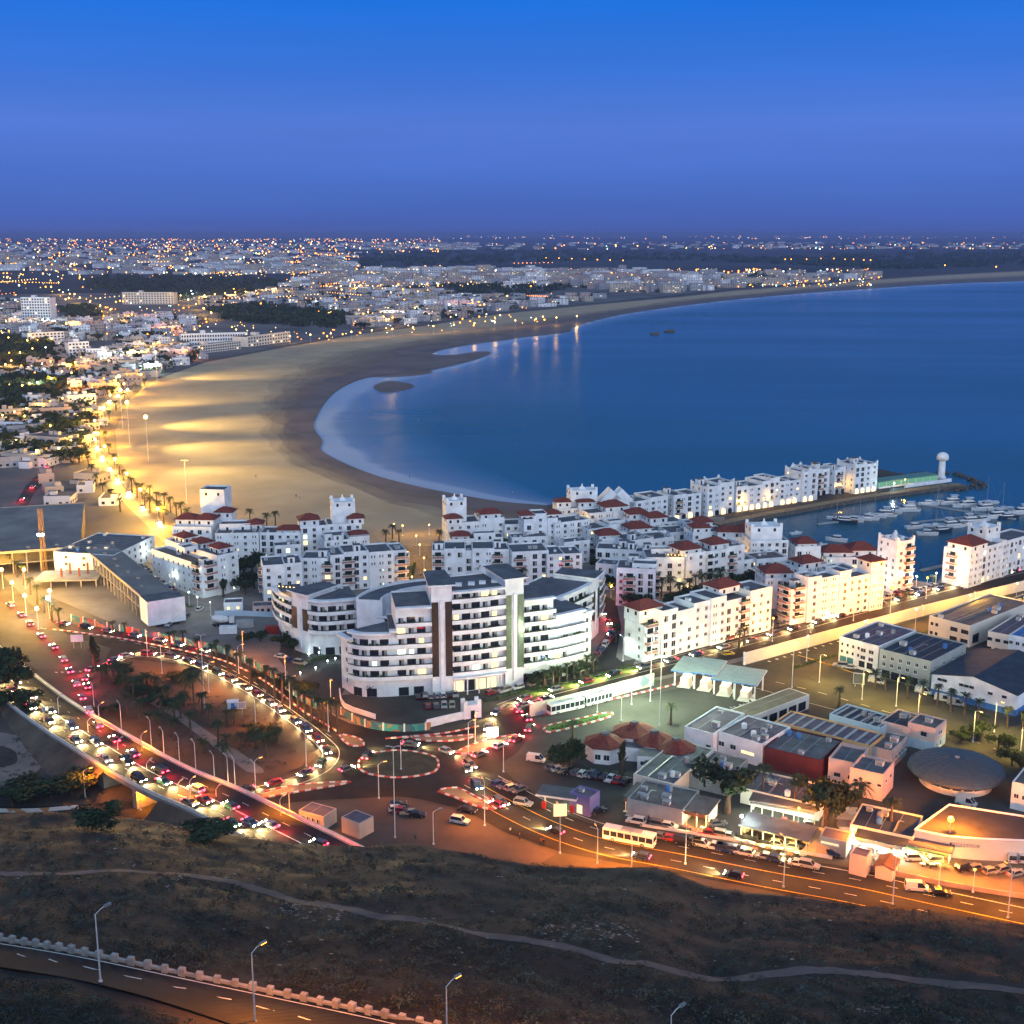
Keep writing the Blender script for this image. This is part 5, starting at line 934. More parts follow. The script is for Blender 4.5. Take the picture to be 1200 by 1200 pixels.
# ------------------------------------------------------------------ walls and fences
def wall_along(name, label, pts, h, w, m, cat='wall', posts=None, pm=None, z0=0, n=3):
    pa = P(pts, 0, n); o = pa[0].copy(); t = thing(name, label, cat, (o.x, o.y, z0)); mb = MB()
    for a, b in zip(pa, pa[1:]):
        d = (b-a).normalized(); nn = Vector((-d.y, d.x, 0))*w/2; q = [a-nn-o, b-nn-o, b+nn-o, a+nn-o]; mb.prism([(v.x, v.y) for v in q], -.2, h, m)
    mb.obj('wall', t)
    if posts:
        for p, a in walk(pa, posts): k = MB(); k.box(-.25, -w/2-.1, 0, .25, w/2+.1, h+.25, pm or m); k.obj('pillar', t, p-o, a)
    return t
def mural(name, cols, sc_=.5):
    if name in MATS: return MATS[name]
    m = bpy.data.materials.new(name); m.use_nodes = True; nt = m.node_tree; N = nt.nodes; L = nt.links; g = N.new('ShaderNodeNewGeometry'); v = N.new('ShaderNodeTexVoronoi'); v.inputs['Scale'].default_value = sc_
    wv = N.new('ShaderNodeTexNoise'); wv.inputs['Scale'].default_value = .6; mx = N.new('ShaderNodeVectorMath'); mx.operation = 'MULTIPLY_ADD'; mx.inputs[1].default_value = (2.5,)*3; L.new(g.outputs['Position'], wv.inputs[0]); L.new(wv.outputs['Color'], mx.inputs[0]); L.new(g.outputs['Position'], mx.inputs[2]); L.new(mx.outputs[0], v.inputs[0])
    s = N.new('ShaderNodeSeparateColor'); L.new(v.outputs['Color'], s.inputs[0]); r = N.new('ShaderNodeValToRGB'); r.color_ramp.interpolation = 'CONSTANT'; e = r.color_ramp.elements
    for i, c in enumerate(cols):
        k = e[i] if i < 2 else e.new(.5); k.position = i/len(cols); k.color = (*c, 1)
    L.new(s.outputs[0], r.inputs[0]); b = N['Principled BSDF']; b.inputs['Roughness'].default_value = .8; L.new(r.outputs[0], b.inputs['Base Color']); MATS[name] = m; return m
MUR = mural('painted_mural', [(.02, .16, .17), (.03, .22, .2), (.3, .09, .04), (.03, .1, .13), (.28, .16, .07), (.02, .14, .16)])
GRAF = mural('graffiti_wall', [(.55, .5, .38), (.53, .49, .37), (.55, .5, .4), (.2, .27, .33), (.53, .49, .37), (.55, .5, .4), (.5, .46, .36), (.53, .49, .37)], .35)
wall_along('mural_fence', 'site fence painted with a teal and orange mural beside the palm road', [(84, 728), (130, 738), (200, 752), (262, 766), (310, 789), (350, 820), (372, 832)], 2.3, .15, MUR, 'fence', 6, KERBW)
wall_along('mural_fence', 'short painted mural fence below the hotel forecourt', [(400, 838), (430, 853), (470, 858), (505, 855)], 2.2, .15, MUR, 'fence', 6, KERBW)
wall_along('site_fence', 'pale blue fence around the site compound', [(252, 722), (290, 722), (333, 724)], 2, .12, PALEBLUE, 'fence')
wall_along('port_wall', 'pale port wall with faded graffiti behind the white coaches', [(621, 840), (660, 831), (700, 821), (766, 803)], 4, .35, GRAF, n=2)
wall_along('port_wall', 'long whitewashed port wall below the marina avenue lit orange', [(872, 779), (930, 763), (985, 748), (1040, 733), (1100, 717), (1200, 692), (1330, 660)], 4, .4, CREAM, posts=30, pm=WHITE, n=2)
wall_along('hotel_gate_wall', 'white wall with a castellated gatehouse at the hotel forecourt entrance', [(500, 853), (520, 848), (552, 841)], 2.4, .3, WHITE)
wall_along('garden_wall', 'low white garden wall round the hotel forecourt', [(398, 812), (404, 830), (440, 843)], 1.6, .3, WHITE)
wall_along('roadside_barrier', 'low pale barrier between parked cars and the market road', [(750, 968), (830, 981), (900, 993), (975, 1007)], .7, .4, KERBW)
wall_along('quarry_fence', 'blue and white striped barrier along the underpass road', [(-20, 952), (40, 952), (92, 948)], 1.0, .2, mural('stripe_barrier', [(.6, .6, .6), (.05, .12, .4), (.6, .6, .6), (.4, .2, .1)], .4), 'barrier')
wall_along('yard_wall', 'long low wall along the orange lit dirt car park', [(1000, 1014), (1060, 1028), (1140, 1044), (1260, 1062)], 1.1, .4, M('yard_wall_pink', (.34, .24, .2), .9, .2, .4))
p = G(552, 840); t = thing('gatehouse', 'small white castellated gatehouse at the hotel entrance', 'gatehouse', p, .35); m = MB(); m.box(-2.6, -1.6, 0, 2.6, 1.6, 4.2, WHITE)
for sx in (-1, 1):
    for sy in (-1, 1): m.box(*sum(zip(*[sorted((sx*2.6, sx*1.5)), sorted((sy*1.6, sy*.8)), (4.2, 5.4)]), ()), WHITE)
m.obj('wall', t); put('window', win_mesh(1.2, 2.4, 'dark'), t, (0, -1.605, .1), 0)
MERLON = M('merlon_whitewash', (.36, .34, .32), .9, .3, .6)
# hill road crash wall: low wall with square blocks
o = rt[0].copy(); t = thing('roadside_wall', 'low white wall with square merlon blocks along the hill road', 'wall', o); mb = MB(); off = 1.1
pr = []
for i, p in enumerate(rt):
    d = rt[min(i+1, len(rt)-1)]-rt[max(i-1, 0)]; n_ = Vector((-d.y, d.x, 0)).normalized(); q = p+n_*.7; pr.append(Vector((q.x, q.y, p.z)))
for a, b in zip(pr, pr[1:]):
    d = (b-a).normalized(); n_ = Vector((-d.y, d.x, 0)).normalized()*.22; A, B = a-o, b-o
    for q in ([A-n_, B-n_, B-n_+Vector((0, 0, .35)), A-n_+Vector((0, 0, .35))], [B+n_, A+n_, A+n_+Vector((0, 0, .35)), B+n_+Vector((0, 0, .35))], [A-n_+Vector((0, 0, .35)), B-n_+Vector((0, 0, .35)), B+n_+Vector((0, 0, .35)), A+n_+Vector((0, 0, .35))]): mb.face(q, MERLON)
mb.obj('wall', t); bm_ = MB(); bm_.box(-.42, -.3, -.3, .42, .3, .85, MERLON); bm_ = bm_.mesh('block')
for p, a in walk(pr, 2.35): put('block', bm_, t, p-o, a+R.uniform(-.06, .06), R.uniform(.92, 1.08))
# ------------------------------------------------------------------ vehicles
CARK = {}
def car_kit(kind):
    if kind in CARK: return CARK[kind]
    L, w, hb, ht, r0, r1, f0, f1 = {'hatchback': (4.0, 1.75, .88, 1.48, -1.95, -1.5, .35, 1.05), 'sedan': (4.5, 1.8, .86, 1.42, -1.75, -1.1, .3, 1.1), 'suv': (4.6, 1.9, 1.0, 1.75, -2.2, -1.95, .5, 1.1), 'van': (4.9, 1.95, 1.05, 2.1, -2.4, -2.3, 1.0, 1.9), 'pickup': (4.9, 1.85, .98, 1.7, -.5, -.4, .7, 1.3)}[kind]
    h = L/2; m = MB(); prof = [(-h, .35), (-h, hb-.08), (-h+.12, hb), (h-1.0, hb-.02), (h-.15, hb-.2), (h, .62), (h, .3)]
    n = len(prof); base = len(m.v)
    for y, s in ((-w/2, 1), (w/2, 1)): m.v += [(x, y*(.97 if z < .5 else 1), z) for x, z in prof]
    for i in range(n-1): m.f.append((base+i, base+i+1, base+n+i+1, base+n+i)); m.m.append(m.mi(PAINT))
    m.f.append(tuple(base+i for i in range(n))[::1]); m.m.append(m.mi(PAINT)); m.f.append(tuple(base+n+i for i in reversed(range(n)))); m.m.append(m.mi(PAINT))
    wt = w*.78/2; m.box(r1, -wt, ht-.05, f0, wt, ht, PAINT)
    for x0, x1 in ((r0, r1), (f1, f0)):
        for sg in (-1, 1): m.tube([(x0, sg*w*.46, hb-.03), (x1, sg*wt, ht-.02)], .05, PAINT, 4)
    if kind == 'van':
        for sg in (-1, 1): a = [(r0+.1, sg*w*.475, hb), (f0-1.0, sg*w*.475, hb), (f0-1.0, sg*(wt+.012), ht-.04), (r1+.05, sg*(wt+.012), ht-.04)]; m.face(a if sg < 0 else a[::-1], PAINT)
    m.box(h-.02, -w*.3, .42, h+.02, w*.3, .55, DARKM)
    parts = [('body', m.mesh('body'), (0, 0, 0), 0)]
    g = MB(); q0 = [(r0, -w*.465, hb-.02), (f1, -w*.465, hb-.02), (f1, w*.465, hb-.02), (r0, w*.465, hb-.02)]; q1 = [(r1, -wt, ht-.05), (f0, -wt, ht-.05), (f0, wt, ht-.05), (r1, wt, ht-.05)]
    for i in range(4): j = (i+1) % 4; g.face([q0[i], q0[j], q1[j], q1[i]], GLASS)
    parts.append(('windows', g.mesh('windows'), (0, 0, 0), 0))
    wm = MB(); wm.tube([(0, -.11, 0), (0, .11, 0)], .33, TYRE, 12); wm.tube([(0, -.12, 0), (0, .12, 0)], .19, STEEL, 8); wme = wm.mesh('wheel')
    for x in (-h+.8, h-.85):
        for y in (-w/2+.1, w/2-.1): parts.append(('wheel', wme, (x, y, .33), 0))
    for nm, on, off, x in (('headlight', L_HEAD, HEADOFF, h), ('taillight', L_TAIL, TAILOFF, -h)):
        ms = []
        for mt in (on, off): k = MB(); k.box(-.04, -.25, -.13, .03 if nm == 'headlight' else .04, .25, .13, mt); ms.append(k.mesh(nm))
        for y in (-w/2+.28, w/2-.28): parts.append((nm, ms, (x+(.02 if x > 0 else -.02), y, .66 if x > 0 else .78), 0))
    CARK[kind] = parts; return parts
COLS = {'white': (.62, .62, .6), 'silver': (.32, .33, .34), 'grey': (.12, .125, .13), 'black': (.012, .012, .014), 'blue': (.02, .05, .16), 'red': (.3, .02, .02), 'beige': (.38, .33, .24), 'green': (.02, .08, .05), 'yellow': (.6, .4, .03)}
def car(kind, p, rot, col, label, group, on=False, cat='car', name=None):
    p = Vector(p)
    if p.z < .01: p.z = .17
    t = thing(name or {'van': 'delivery_van', 'pickup': 'pickup_truck'}.get(kind, 'parked_car' if not on else 'moving_car'), label, cat if kind != 'van' else 'van', p, rot, group)
    for n_, me, lc, r_ in car_kit(kind):
        if isinstance(me, list): me = me[0 if on else 1]
        o = put(n_, me, t, lc)
        if n_ == 'body': o.color = (*COLS[col], 1)
    return t
KINDS_ = ['hatchback', 'sedan', 'suv', 'hatchback', 'sedan']; CN = ['white', 'silver', 'grey', 'black', 'black', 'blue', 'grey', 'white', 'beige', 'red', 'silver']
VN = {'hatchback': 'hatchback', 'sedan': 'sedan', 'suv': 'off-roader', 'van': 'van', 'pickup': 'pickup'}
def row_cars(a, b, n, where, end, group, turn=0.0, jit=.3, skip=.0, kinds=None):
    pa, pb = G(*a), G(*b); d = (pb-pa); ang = math.atan2(d.y, d.x)+turn; i = 0
    for k in range(n):
        if R.random() < skip: continue
        p = pa+d*(k/max(1, n-1)); p += Vector((R.uniform(-jit, jit), R.uniform(-jit, jit), 0)); kd = R.choice(kinds or KINDS_); c = R.choice(CN)
        car(kd, p, ang+R.uniform(-.05, .05)+(math.pi if R.random() < .4 else 0), c, f'{c} {VN[kd]} {where}, {ordw(i)} from {end}', group); i += 1
row_cars((745, 965), (972, 1002), 17, 'parked along the low barrier', 'the white bus', 'cars parked along the low barrier', skip=.12)
row_cars((776, 984), (948, 1017), 15, 'at the bottom road kerb', 'the white bus', 'cars parked at the bottom road kerb', skip=.2)
row_cars((676, 908), (733, 918), 8, 'under the villa hedge', 'the tall palm', 'cars parked under the villa hedge', 1.4, .2)
row_cars((584, 921), (608, 928), 4, 'in the fuel station lot', 'the roundabout', 'cars parked beside the fuel station', 1.2, .1)
row_cars((648, 902), (668, 907), 4, 'beside the shrubs', 'the roundabout', 'cars parked beside the shrubs', 1.0, .1)
row_cars((490, 819), (533, 816), 7, 'in the back forecourt row', 'the garden wall', 'cars in the back row of the hotel forecourt', math.pi/2, .1)
row_cars((502, 830), (530, 829), 4, 'in the front forecourt row', 'the garden wall', 'cars in the front row of the hotel forecourt', math.pi/2, .1, 0, ['hatchback'])
row_cars((470, 953), (489, 958), 3, 'on the lay-by', 'the pale sheds', 'cars parked on the lay-by', .5, .1)
row_cars((783, 757), (1030, 696), 34, 'under the marina block walls', 'the corner balcony', 'cars parked under the marina block walls', math.pi/2*.0, .3, .18)
row_cars((800, 763), (1040, 702), 30, 'along the port wall side', 'the toll station', 'cars parked on the port wall side of the avenue', 0, .3, .25)
row_cars((1052, 697), (1096, 690), 8, 'in the harbour car park', 'the orange lamp', 'cars in the harbour car park', 1.5, .3)
row_cars((694, 776), (720, 745), 6, 'on the side street', 'the avenue', 'cars on the side street by the hotel', 0, .2)
row_cars((152, 657), (206, 698), 15, 'beside the unfinished wing', 'the white office', 'cars parked beside the unfinished wing', .5, .2, .1)
row_cars((575, 815), (640, 800), 5, 'on the hotel drive', 'the lobby', 'cars on the hotel drive', .1, .4, .1)
row_cars((862, 835), (884, 829), 3, 'beneath the flat canopy shed', 'the villa', 'cars beneath the flat canopy shed', 1.3, .2)
row_cars((985, 782), (995, 784), 2, 'by the teal doors', 'the wall', 'cars by the port office teal doors', .3, .1)
row_cars((1072, 1008), (1092, 1011), 2, 'under the orange star lamp', 'the kiosk', 'cars under the orange star lamp', .4, .2)
row_cars((1129, 1020), (1190, 1026), 5, 'in the middle of the dirt lot', 'the lamp', 'cars in the middle of the dirt lot', .6, .6)
row_cars((1134, 1001), (1160, 1005), 3, 'against the curved hall', 'the lamp', 'cars against the curved hall', .3, .2)
row_cars((330, 772), (352, 779), 3, 'on the drive left of the hotel wing', 'the site fence', 'cars on the drive left of the hotel wing', .2, .6)
row_cars((200, 733), (232, 716), 3, 'behind the blank white end block', 'the mural', 'cars behind the blank white end block', .2, .6)
for kd, x, y, a, c, lab in [('van', 1074, 1044, -.15, 'white', 'white van driving along the bottom road ahead of a black car'), ('sedan', 1101, 1049, -.15, 'black', 'black sedan close behind the white van on the bottom road'), ('van', 973, 996, -.2, 'white', 'white minivan in front of the dark grey kiosk'), ('van', 1184, 1008, 1.4, 'white', 'left one of two white vans against the curved hall'), ('van', 1196, 1008, 1.4, 'white', 'right one of two white vans against the curved hall'), ('van', 1132, 944, -.6, 'white', 'big white van under the edge of the saucer roof'), ('van', 1082, 813, -.5, 'white', 'white box van parked below the dark roofed office'), ('van', 1105, 822, -.5, 'white', 'white van parked between the box van and a palm'), ('van', 1120, 827, -.5, 'silver', 'silver van parked under the warehouse palms'), ('van', 1165, 830, -.5, 'white', 'white van by the blue base of the warehouse'), ('van', 1027, 801, -.5, 'white', 'white van behind the palms near the port office'), ('sedan', 466, 945, .2, 'black', 'dark sedan at the back of the lay-by'), ('hatchback', 465, 951, .2, 'white', 'white hatchback at the front of the lay-by'), ('suv', 539, 965, -.35, 'white', 'white off-roader at the lay-by exit'), ('sedan', 548, 952, -.4, 'black', 'black sedan coming out onto the bottom road'), ('suv', 613, 944, -.4, 'silver', 'silver off-roader on the road in front of the fuel station'), ('van', 628, 893, -.3, 'white', 'white van by the shrubs near the villa'), ('hatchback', 853, 768, .3, 'yellow', 'yellow taxi on the marina avenue above the toll canopies'), ('sedan', 792, 957, .3, 'blue', 'blue sedan in front of the brightest restaurant'), ('sedan', 700, 953, .6, 'black', 'black sedan beside the purple walled shop'), ('sedan', 840, 968, .2, 'grey', 'grey sedan beside the big dark tree')]:
    car(kd, G(x, y), a, c, lab, None, cat='van' if kd == 'van' else 'car')
# traffic with its lights on (cars stand where the photograph's light streams run)
def traffic(path, n, lane, toward, where, end, group, power=1.0, lift=0.0, every=1, start=4.0, col=None):
    n = max(2, int(n*.8)); ln = plen(path); st = (ln-start*1.5)/max(1, n-1); i = 0
    for p, a in walk(path, st, start):
        if i >= n: break
        d = Vector((math.cos(a), math.sin(a), 0)); q = p+Vector((-d.y, d.x, 0))*lane+Vector((0, 0, lift)); q += d*R.uniform(-1.2, 1.2)
        kd = R.choice(KINDS_); c = R.choice(['black', 'grey', 'blue', 'black', 'grey', 'silver', 'green', 'red']); ang = a if toward else a
        t = car(kd, q, ang, c, f'{c} {VN[kd]} {where}, {ordw(i)} from {end}', group, True)
        if i % every == 0:
            if toward: light('headlight_beam', 'SPOT', (2.3, 0, .9), 24000*power, (1, .70, .27), t, .15, (13, 0, -.6), 96, .9)
            else: light('taillight_glow', 'POINT', (-4.5, 0, 1.3), 560*power, (1, .02, .035), t, .6)
        i += 1
FW = catmull([G(x, y, z) for x, y, z in [(-60, 722, .2), (-20, 752, .5), (10, 782, 1), (45, 816, 2.2), (80, 843, 3.8), (120, 870, 5.2), (160, 895, 5.8), (200, 916, 6), (250, 938, 6), (310, 968, 6), (370, 998, 6)]], 6)
traffic(FW, 19, -2.0, True, 'coming over the overpass in the inner lane', 'the top', 'oncoming cars on the overpass inner lane', 1, .28)
traffic(FW, 18, -5.0, True, 'coming over the overpass in the outer lane', 'the top', 'oncoming cars on the overpass outer lane', 1, .28, 1, 8)
FR = catmull([G(x, y, z) for x, y, z in [(400, 996, 6), (330, 970, 6), (260, 937, 6), (205, 909, 6), (160, 882, 5.6), (122, 850, 4.2), (104, 820, 2), (92, 795, .5), (74, 765, 0), (50, 742, 0), (20, 712, 0), (-20, 690, 0)]], 6)
traffic(FR, 26, 1.6, False, 'leaving over the overpass with red lights', 'the bottom', 'departing cars on the overpass', 2.6, .28)
RP = P(RAMP, 0, 6)
traffic(RP, 25, -1.0, True, 'on the loop ramp round the dry island', 'the junction', 'oncoming cars on the loop ramp', .95, .25)
RP2 = P([(104, 812), (100, 798), (106, 788), (120, 781), (140, 774)], 0, 6); traffic(RP2, 5, 0, False, 'turning onto the loop ramp', 'the junction', 'cars turning onto the loop ramp', 2.4, .25)
MR = P([(62, 732), (100, 738), (140, 745), (190, 754), (240, 766)], 0, 6); traffic(MR, 9, 1, False, 'along the mural fence', 'the floodlight', 'cars along the mural fence', 1.6, .1)
AV = P(list(reversed(AVE))+[(585, 845), (580, 858)], 0, 6); traffic(AV, 30, -2.2, True, 'coming down the marina avenue', 'the far end', 'oncoming cars on the marina avenue', .85, .1)
RB = P([(545, 889), (575, 877), (600, 867), (614, 856), (612, 845), (602, 836), (606, 828), (640, 818)], 0, 6); traffic(RB, 11, -1.5, False, 'bending from the roundabout to the avenue', 'the roundabout', 'cars bending from the roundabout to the avenue', 2.4, .1)
RC = P([(400, 912), (430, 900), (455, 880), (495, 881), (525, 890), (545, 905)], 0, 6); traffic(RC, 7, 2.5, True, 'circling the roundabout', 'the dry island', 'cars circling the roundabout', .5, .1)
BR = P([(545, 897), (560, 925), (590, 945)], 0, 6); traffic(BR, 4, 0, False, 'leaving the roundabout for the bottom road', 'the roundabout', 'cars leaving the roundabout for the bottom road', 1.6, .1)
BB = P([(880, 1022), (820, 1010), (740, 994), (680, 977), (630, 957), (590, 937)], 0, 6); traffic(BB, 5, 3.6, True, 'on the bottom road', 'the hillside', 'cars on the bottom road', .7, .1)
PR = P([(160, 450), (130, 468), (112, 488), (105, 505), (112, 528), (126, 552), (148, 580), (175, 607), (205, 636)], 0, 6); traffic(PR, 22, 1.5, True, 'on the beach promenade road', 'the hotels', 'cars on the beach promenade road', 1.6, .1)
SS = P([(702, 716), (712, 728), (715, 742), (708, 758)], 0, 6); traffic(SS, 5, 0, False, 'on the side street behind the hotel', 'the hotel wing', 'cars on the side street behind the hotel', 2.2, .1)
LT = P([(25, 588), (40, 570), (56, 548)], 0, 6); traffic(LT, 5, 0, False, 'on the short town road left of the hall', 'the hall', 'cars on the short town road', 2.4, .1)
HF = P([(79, 421), (52, 438), (24, 459)], 0, 6); traffic(HF, 8, 0, True, 'on the straight town road among dark trees', 'the hotels', 'cars on the straight town road', 3.2, .1)
# buses
def bus(p, rot, L, h, label, stripe, lit=False, name='city_bus'):
    t = thing(name, label, 'bus', (p.x, p.y, .17), rot); m = MB(); w = 2.5; hw = L/2
    m.box(-hw, -w/2, .4, hw, w/2, 1.3, RAILW); m.box(-hw, -w/2, h-.55, hw, w/2, h, RAILW); m.box(-hw, -w/2-.012, .4, hw*.98, -w/2, .75, stripe); m.box(-hw+.2, -w/2+.12, 1.3, hw-.2, w/2-.12, h-.55, DARKM)
    for x in [-hw+.08+i*(L-.16)/7 for i in range(8)]:
        for y in (-w/2+.06, w/2-.06): m.box(x-.08, y-.06, 1.3, x+.08, y+.06, h-.55, RAILW)
    m.box(-hw*.5, -.8, h, hw*.3, .8, h+.22, GREYW); m.obj('body', t)
    g = MB()
    for y in (-w/2+.02, w/2-.02): g.box(-hw+.16, y-.012, 1.3, hw-.16, y+.012, h-.551, L_COOL if lit else GLASS)
    g.box(hw-.03, -w/2+.15, 1.2, hw+.012, w/2-.15, h-.4, GLASS); g.box(-hw-.012, -w/2+.3, 1.5, -hw+.03, w/2-.3, h-.4, GLASS); g.obj('windows', t)
    wm = MB(); wm.tube([(0, -.14, 0), (0, .14, 0)], .48, TYRE, 12); wm.tube([(0, -.15, 0), (0, .15, 0)], .26, STEEL, 8); wme = wm.mesh('wheel')
    for x in (-hw+2.6, hw-2.4):
        for y in (-w/2+.12, w/2-.12): put('wheel', wme, t, (x, y, .48))
    for y in (-.9, .9):
        k = MB(); k.box(0, y-.2, .6, .05, y+.2, .8, HEADOFF); k.obj('headlight', t, (hw, 0, 0)); k = MB(); k.box(-.05, y-.2, .8, 0, y+.2, 1.1, L_TAIL if lit else TAILOFF); k.obj('taillight', t, (-hw, 0, 0))
a, b = G(713, 983), G(762, 993); bus((a+b)/2, math.atan2(b.y-a.y, b.x-a.x)+math.pi, 12, 3.1, 'white city bus with a dark window band on the bottom road', M('bus_navy_skirt', (.03, .04, .1), .4, .1, 1))
a, b = G(645, 838), G(680, 830); bus((a+b)/2, math.atan2(b.y-a.y, b.x-a.x)+math.pi, 11.5, 3.3, 'left white coach parked along the graffiti port wall', BLUE, False, 'tour_coach')
a, b = G(686, 828), G(713, 821); bus((a+b)/2, math.atan2(b.y-a.y, b.x-a.x)+math.pi, 9.5, 3.2, 'right white coach parked along the graffiti port wall', BLUE, False, 'tour_coach')
# ------------------------------------------------------------------ palms, trees, hedges
def palm_crown(seed, n=30, r=3.0, droop=1.0):
    rr = random.Random(seed); mb = MB()
    for i in range(n):
        a = 2*math.pi*i/n*2.618+rr.uniform(-.2, .2); up = rr.uniform(-.25, 1.15); L = r*rr.uniform(.8, 1.1); pts = []
        for k in range(6):
            s = k/5; x = L*s*math.cos(up*.8)*(1-.12*s); z = L*(math.sin(up)*s-droop*.62*s*s); pts.append((x, z))
        ca, sa = math.cos(a), math.sin(a); W3 = lambda x, y, z: (x*ca-y*sa, x*sa+y*ca, z)
        for k in range(5):
            x0, z0 = pts[k]; x1, z1 = pts[k+1]; w = .52*math.sin(math.pi*(.18+.75*(k+.5)/5))*r/3
            for sg in (-1, 1):
                for q in range(2):
                    f = q*.5; xa, za = x0+(x1-x0)*f, z0+(z1-z0)*f; xb, zb = x0+(x1-x0)*(f+.42), z0+(z1-z0)*(f+.42)
                    mb.face([W3(xa, 0, za), W3(xb, 0, zb), W3(xb+.25, sg*w, zb-.2-rr.uniform(0, .15))], FROND)
    return mb.mesh('crown')
PC = [palm_crown(i, 30+4*(i % 3), 3.0, .8+.2*(i % 3)) for i in range(5)]
def palm_trunk():
    mb = MB(); pr = [(.34, -.3), (.3, .3), (.24, 1)]; n = 14
    mb.lathe([(.36-.14*k/n+(.035 if k % 2 else 0), -.02+k/n) for k in range(n+1)]+[(.34, 1.0), (.36, 1.04), (.1, 1.08)], BARK, 7); return mb.mesh('trunk')
PT = palm_trunk()
def palm(x, y, h, label, group, s=1.0, z=0):
    p = G(x, y); t = thing('palm_tree', label, 'palm tree', (p.x, p.y, z), R.uniform(0, 6), group)
    put('trunk', PT, t, (0, 0, 0), (R.uniform(-.03, .03), R.uniform(-.03, .03), 0), (1, 1, h)); put('crown', R.choice(PC), t, (0, 0, h*1.02), R.uniform(0, 6), s*R.uniform(.85, 1.12))
def palm_row(pts, h, what, end, group, s=1.0, jit=.12):
    for i, (x, y) in enumerate(pts): palm(x, y, h*R.uniform(1-jit, 1+jit), f'{what}, {ordw(i)} from {end}', group, s)
palm_row([(200, 769), (216, 774), (233, 780), (250, 787), (268, 793), (279, 799), (294, 806), (313, 815), (322, 820), (331, 826), (342, 832), (350, 837), (358, 842), (366, 846), (373, 850), (380, 854), (388, 858), (396, 861)], 8.6, 'slim palm in the median by the mural road', 'the left end', 'median palms by the mural road', .78)
palm_row([(133, 743), (147, 746), (205, 757), (254, 769), (282, 780)], 4.5, 'short palm at the foot of the mural fence', 'the floodlight', 'short palms at the mural fence', .7)
palm_row([(134, 806), (146, 812), (157, 822), (189, 842), (205, 850)], 6.5, 'palm in a loose line on the dry island path', 'the pine', 'palms on the dry island', 1.05)
palm_row([(266, 850), (275, 850), (282, 878), (266, 878), (325, 872)], 3.8, 'low bushy palm on the bare earth of the dry island', 'the mast', 'low palms on the dry island', .85)
palm_row([(118, 800), (126, 797), (141, 800), (152, 803), (163, 812), (172, 806), (183, 814), (196, 822), (216, 828), (237, 838), (246, 852), (224, 862), (205, 868), (188, 862), (174, 852), (256, 872), (238, 884), (262, 896), (150, 838), (164, 845), (212, 842), (300, 876), (312, 888)], 5.0, 'scattered palm on the dry island between loop ramp and overpass', 'the pine', 'scattered palms on the dry island', .95, .3)
palm(228, 842, 12.5, 'tallest palm on the dry island beside the light mast', None, 1.5)
palm_row([(12, 668), (20, 677), (28, 686), (36, 697), (44, 708), (52, 718), (61, 727), (70, 736)], 6.5, 'palm along the yellow lit street by the building site', 'the left edge', 'palms along the yellow lit street', .8)
palm_row([(150, 572), (155, 577), (161, 584), (167, 585), (170, 597), (176, 601), (184, 594), (176, 586), (192, 616), (207, 607), (213, 609), (200, 601), (193, 598), (186, 606), (220, 615)], 7.5, 'palm in the grove where the promenade meets the marina', 'the beach floodlights', 'palms in the promenade grove', 1.0)
palm_row([(108, 560), (104, 548), (99, 536), (97, 524), (113, 570), (121, 580), (131, 590), (141, 600)], 6.5, 'palm on the town side of the promenade road', 'the old shops', 'palms on the town side of the promenade', 1.0)
palm_row([(140, 556), (134, 545), (128, 532), (124, 518), (124, 504), (128, 492), (136, 481), (146, 470), (158, 460), (170, 453), (145, 563)], 6, 'palm on the beach side of the promenade road', 'the marina', 'palms on the beach side of the promenade', 1.0)
palm_row([(313, 622), (293, 618), (323, 622)], 8, 'tall palm rising behind the white blocks against lit sand', 'the glass roof', 'palms behind the beach side blocks', 1.0)
palm_row([(468, 640), (462, 655), (470, 668), (476, 684), (515, 640), (518, 655), (522, 668), (460, 632), (452, 640)], 6.5, 'palm round the lamplit square', 'the beach', 'palms round the lamplit square', .9)
palm_row([(528, 685), (561, 686), (590, 655), (587, 640), (600, 652), (612, 690)], 7.5, 'palm in front of the white blocks right of the square', 'the square', 'palms right of the square', 1.0)
palm_row([(765, 697), (775, 700), (785, 705), (796, 707), (807, 703), (815, 700), (822, 697), (831, 695), (844, 690), (856, 684), (866, 680), (770, 706), (840, 699)], 8, 'dark palm in the marina garden', 'the hotel side', 'palms in the marina garden', 1.1)
palm_row([(885, 682), (880, 676), (906, 704), (893, 700)], 8, 'palm at the corner of the orange lit terrace', 'the garden', 'palms by the orange lit terrace', 1.0)
palm_row([(638, 806), (648, 803), (655, 800), (664, 798), (673, 796), (680, 793), (688, 790), (695, 788)], 5, 'small palm in the hedge bed right of the hotel lobby', 'the lobby', 'palms in the hotel hedge bed', .7)
palm_row([(983, 829), (1025, 808), (1037, 811), (1063, 819), (1080, 826), (1098, 829), (1114, 834), (1130, 838), (1146, 842), (1180, 853), (1198, 858)], 6, 'palm along the yellow port road', 'the toll station', 'palms along the yellow port road', .8)
palm_row([(893, 943), (931, 954), (1006, 961), (1043, 979)], 8.5, 'big palm among the market stalls', 'the dark tree', 'palms among the market stalls', 1.15)
palm_row([(671, 870), (786, 850), (722, 752), (935, 722), (866, 760), (872, 757)], 5.5, 'lone roadside palm', 'the villa', 'lone roadside palms', .8)
palm_row([(1092, 690), (1117, 683), (1060, 712), (1148, 681)], 5, 'palm beside the white harbour block', 'the orange lamp', 'palms beside the white harbour block', .8)
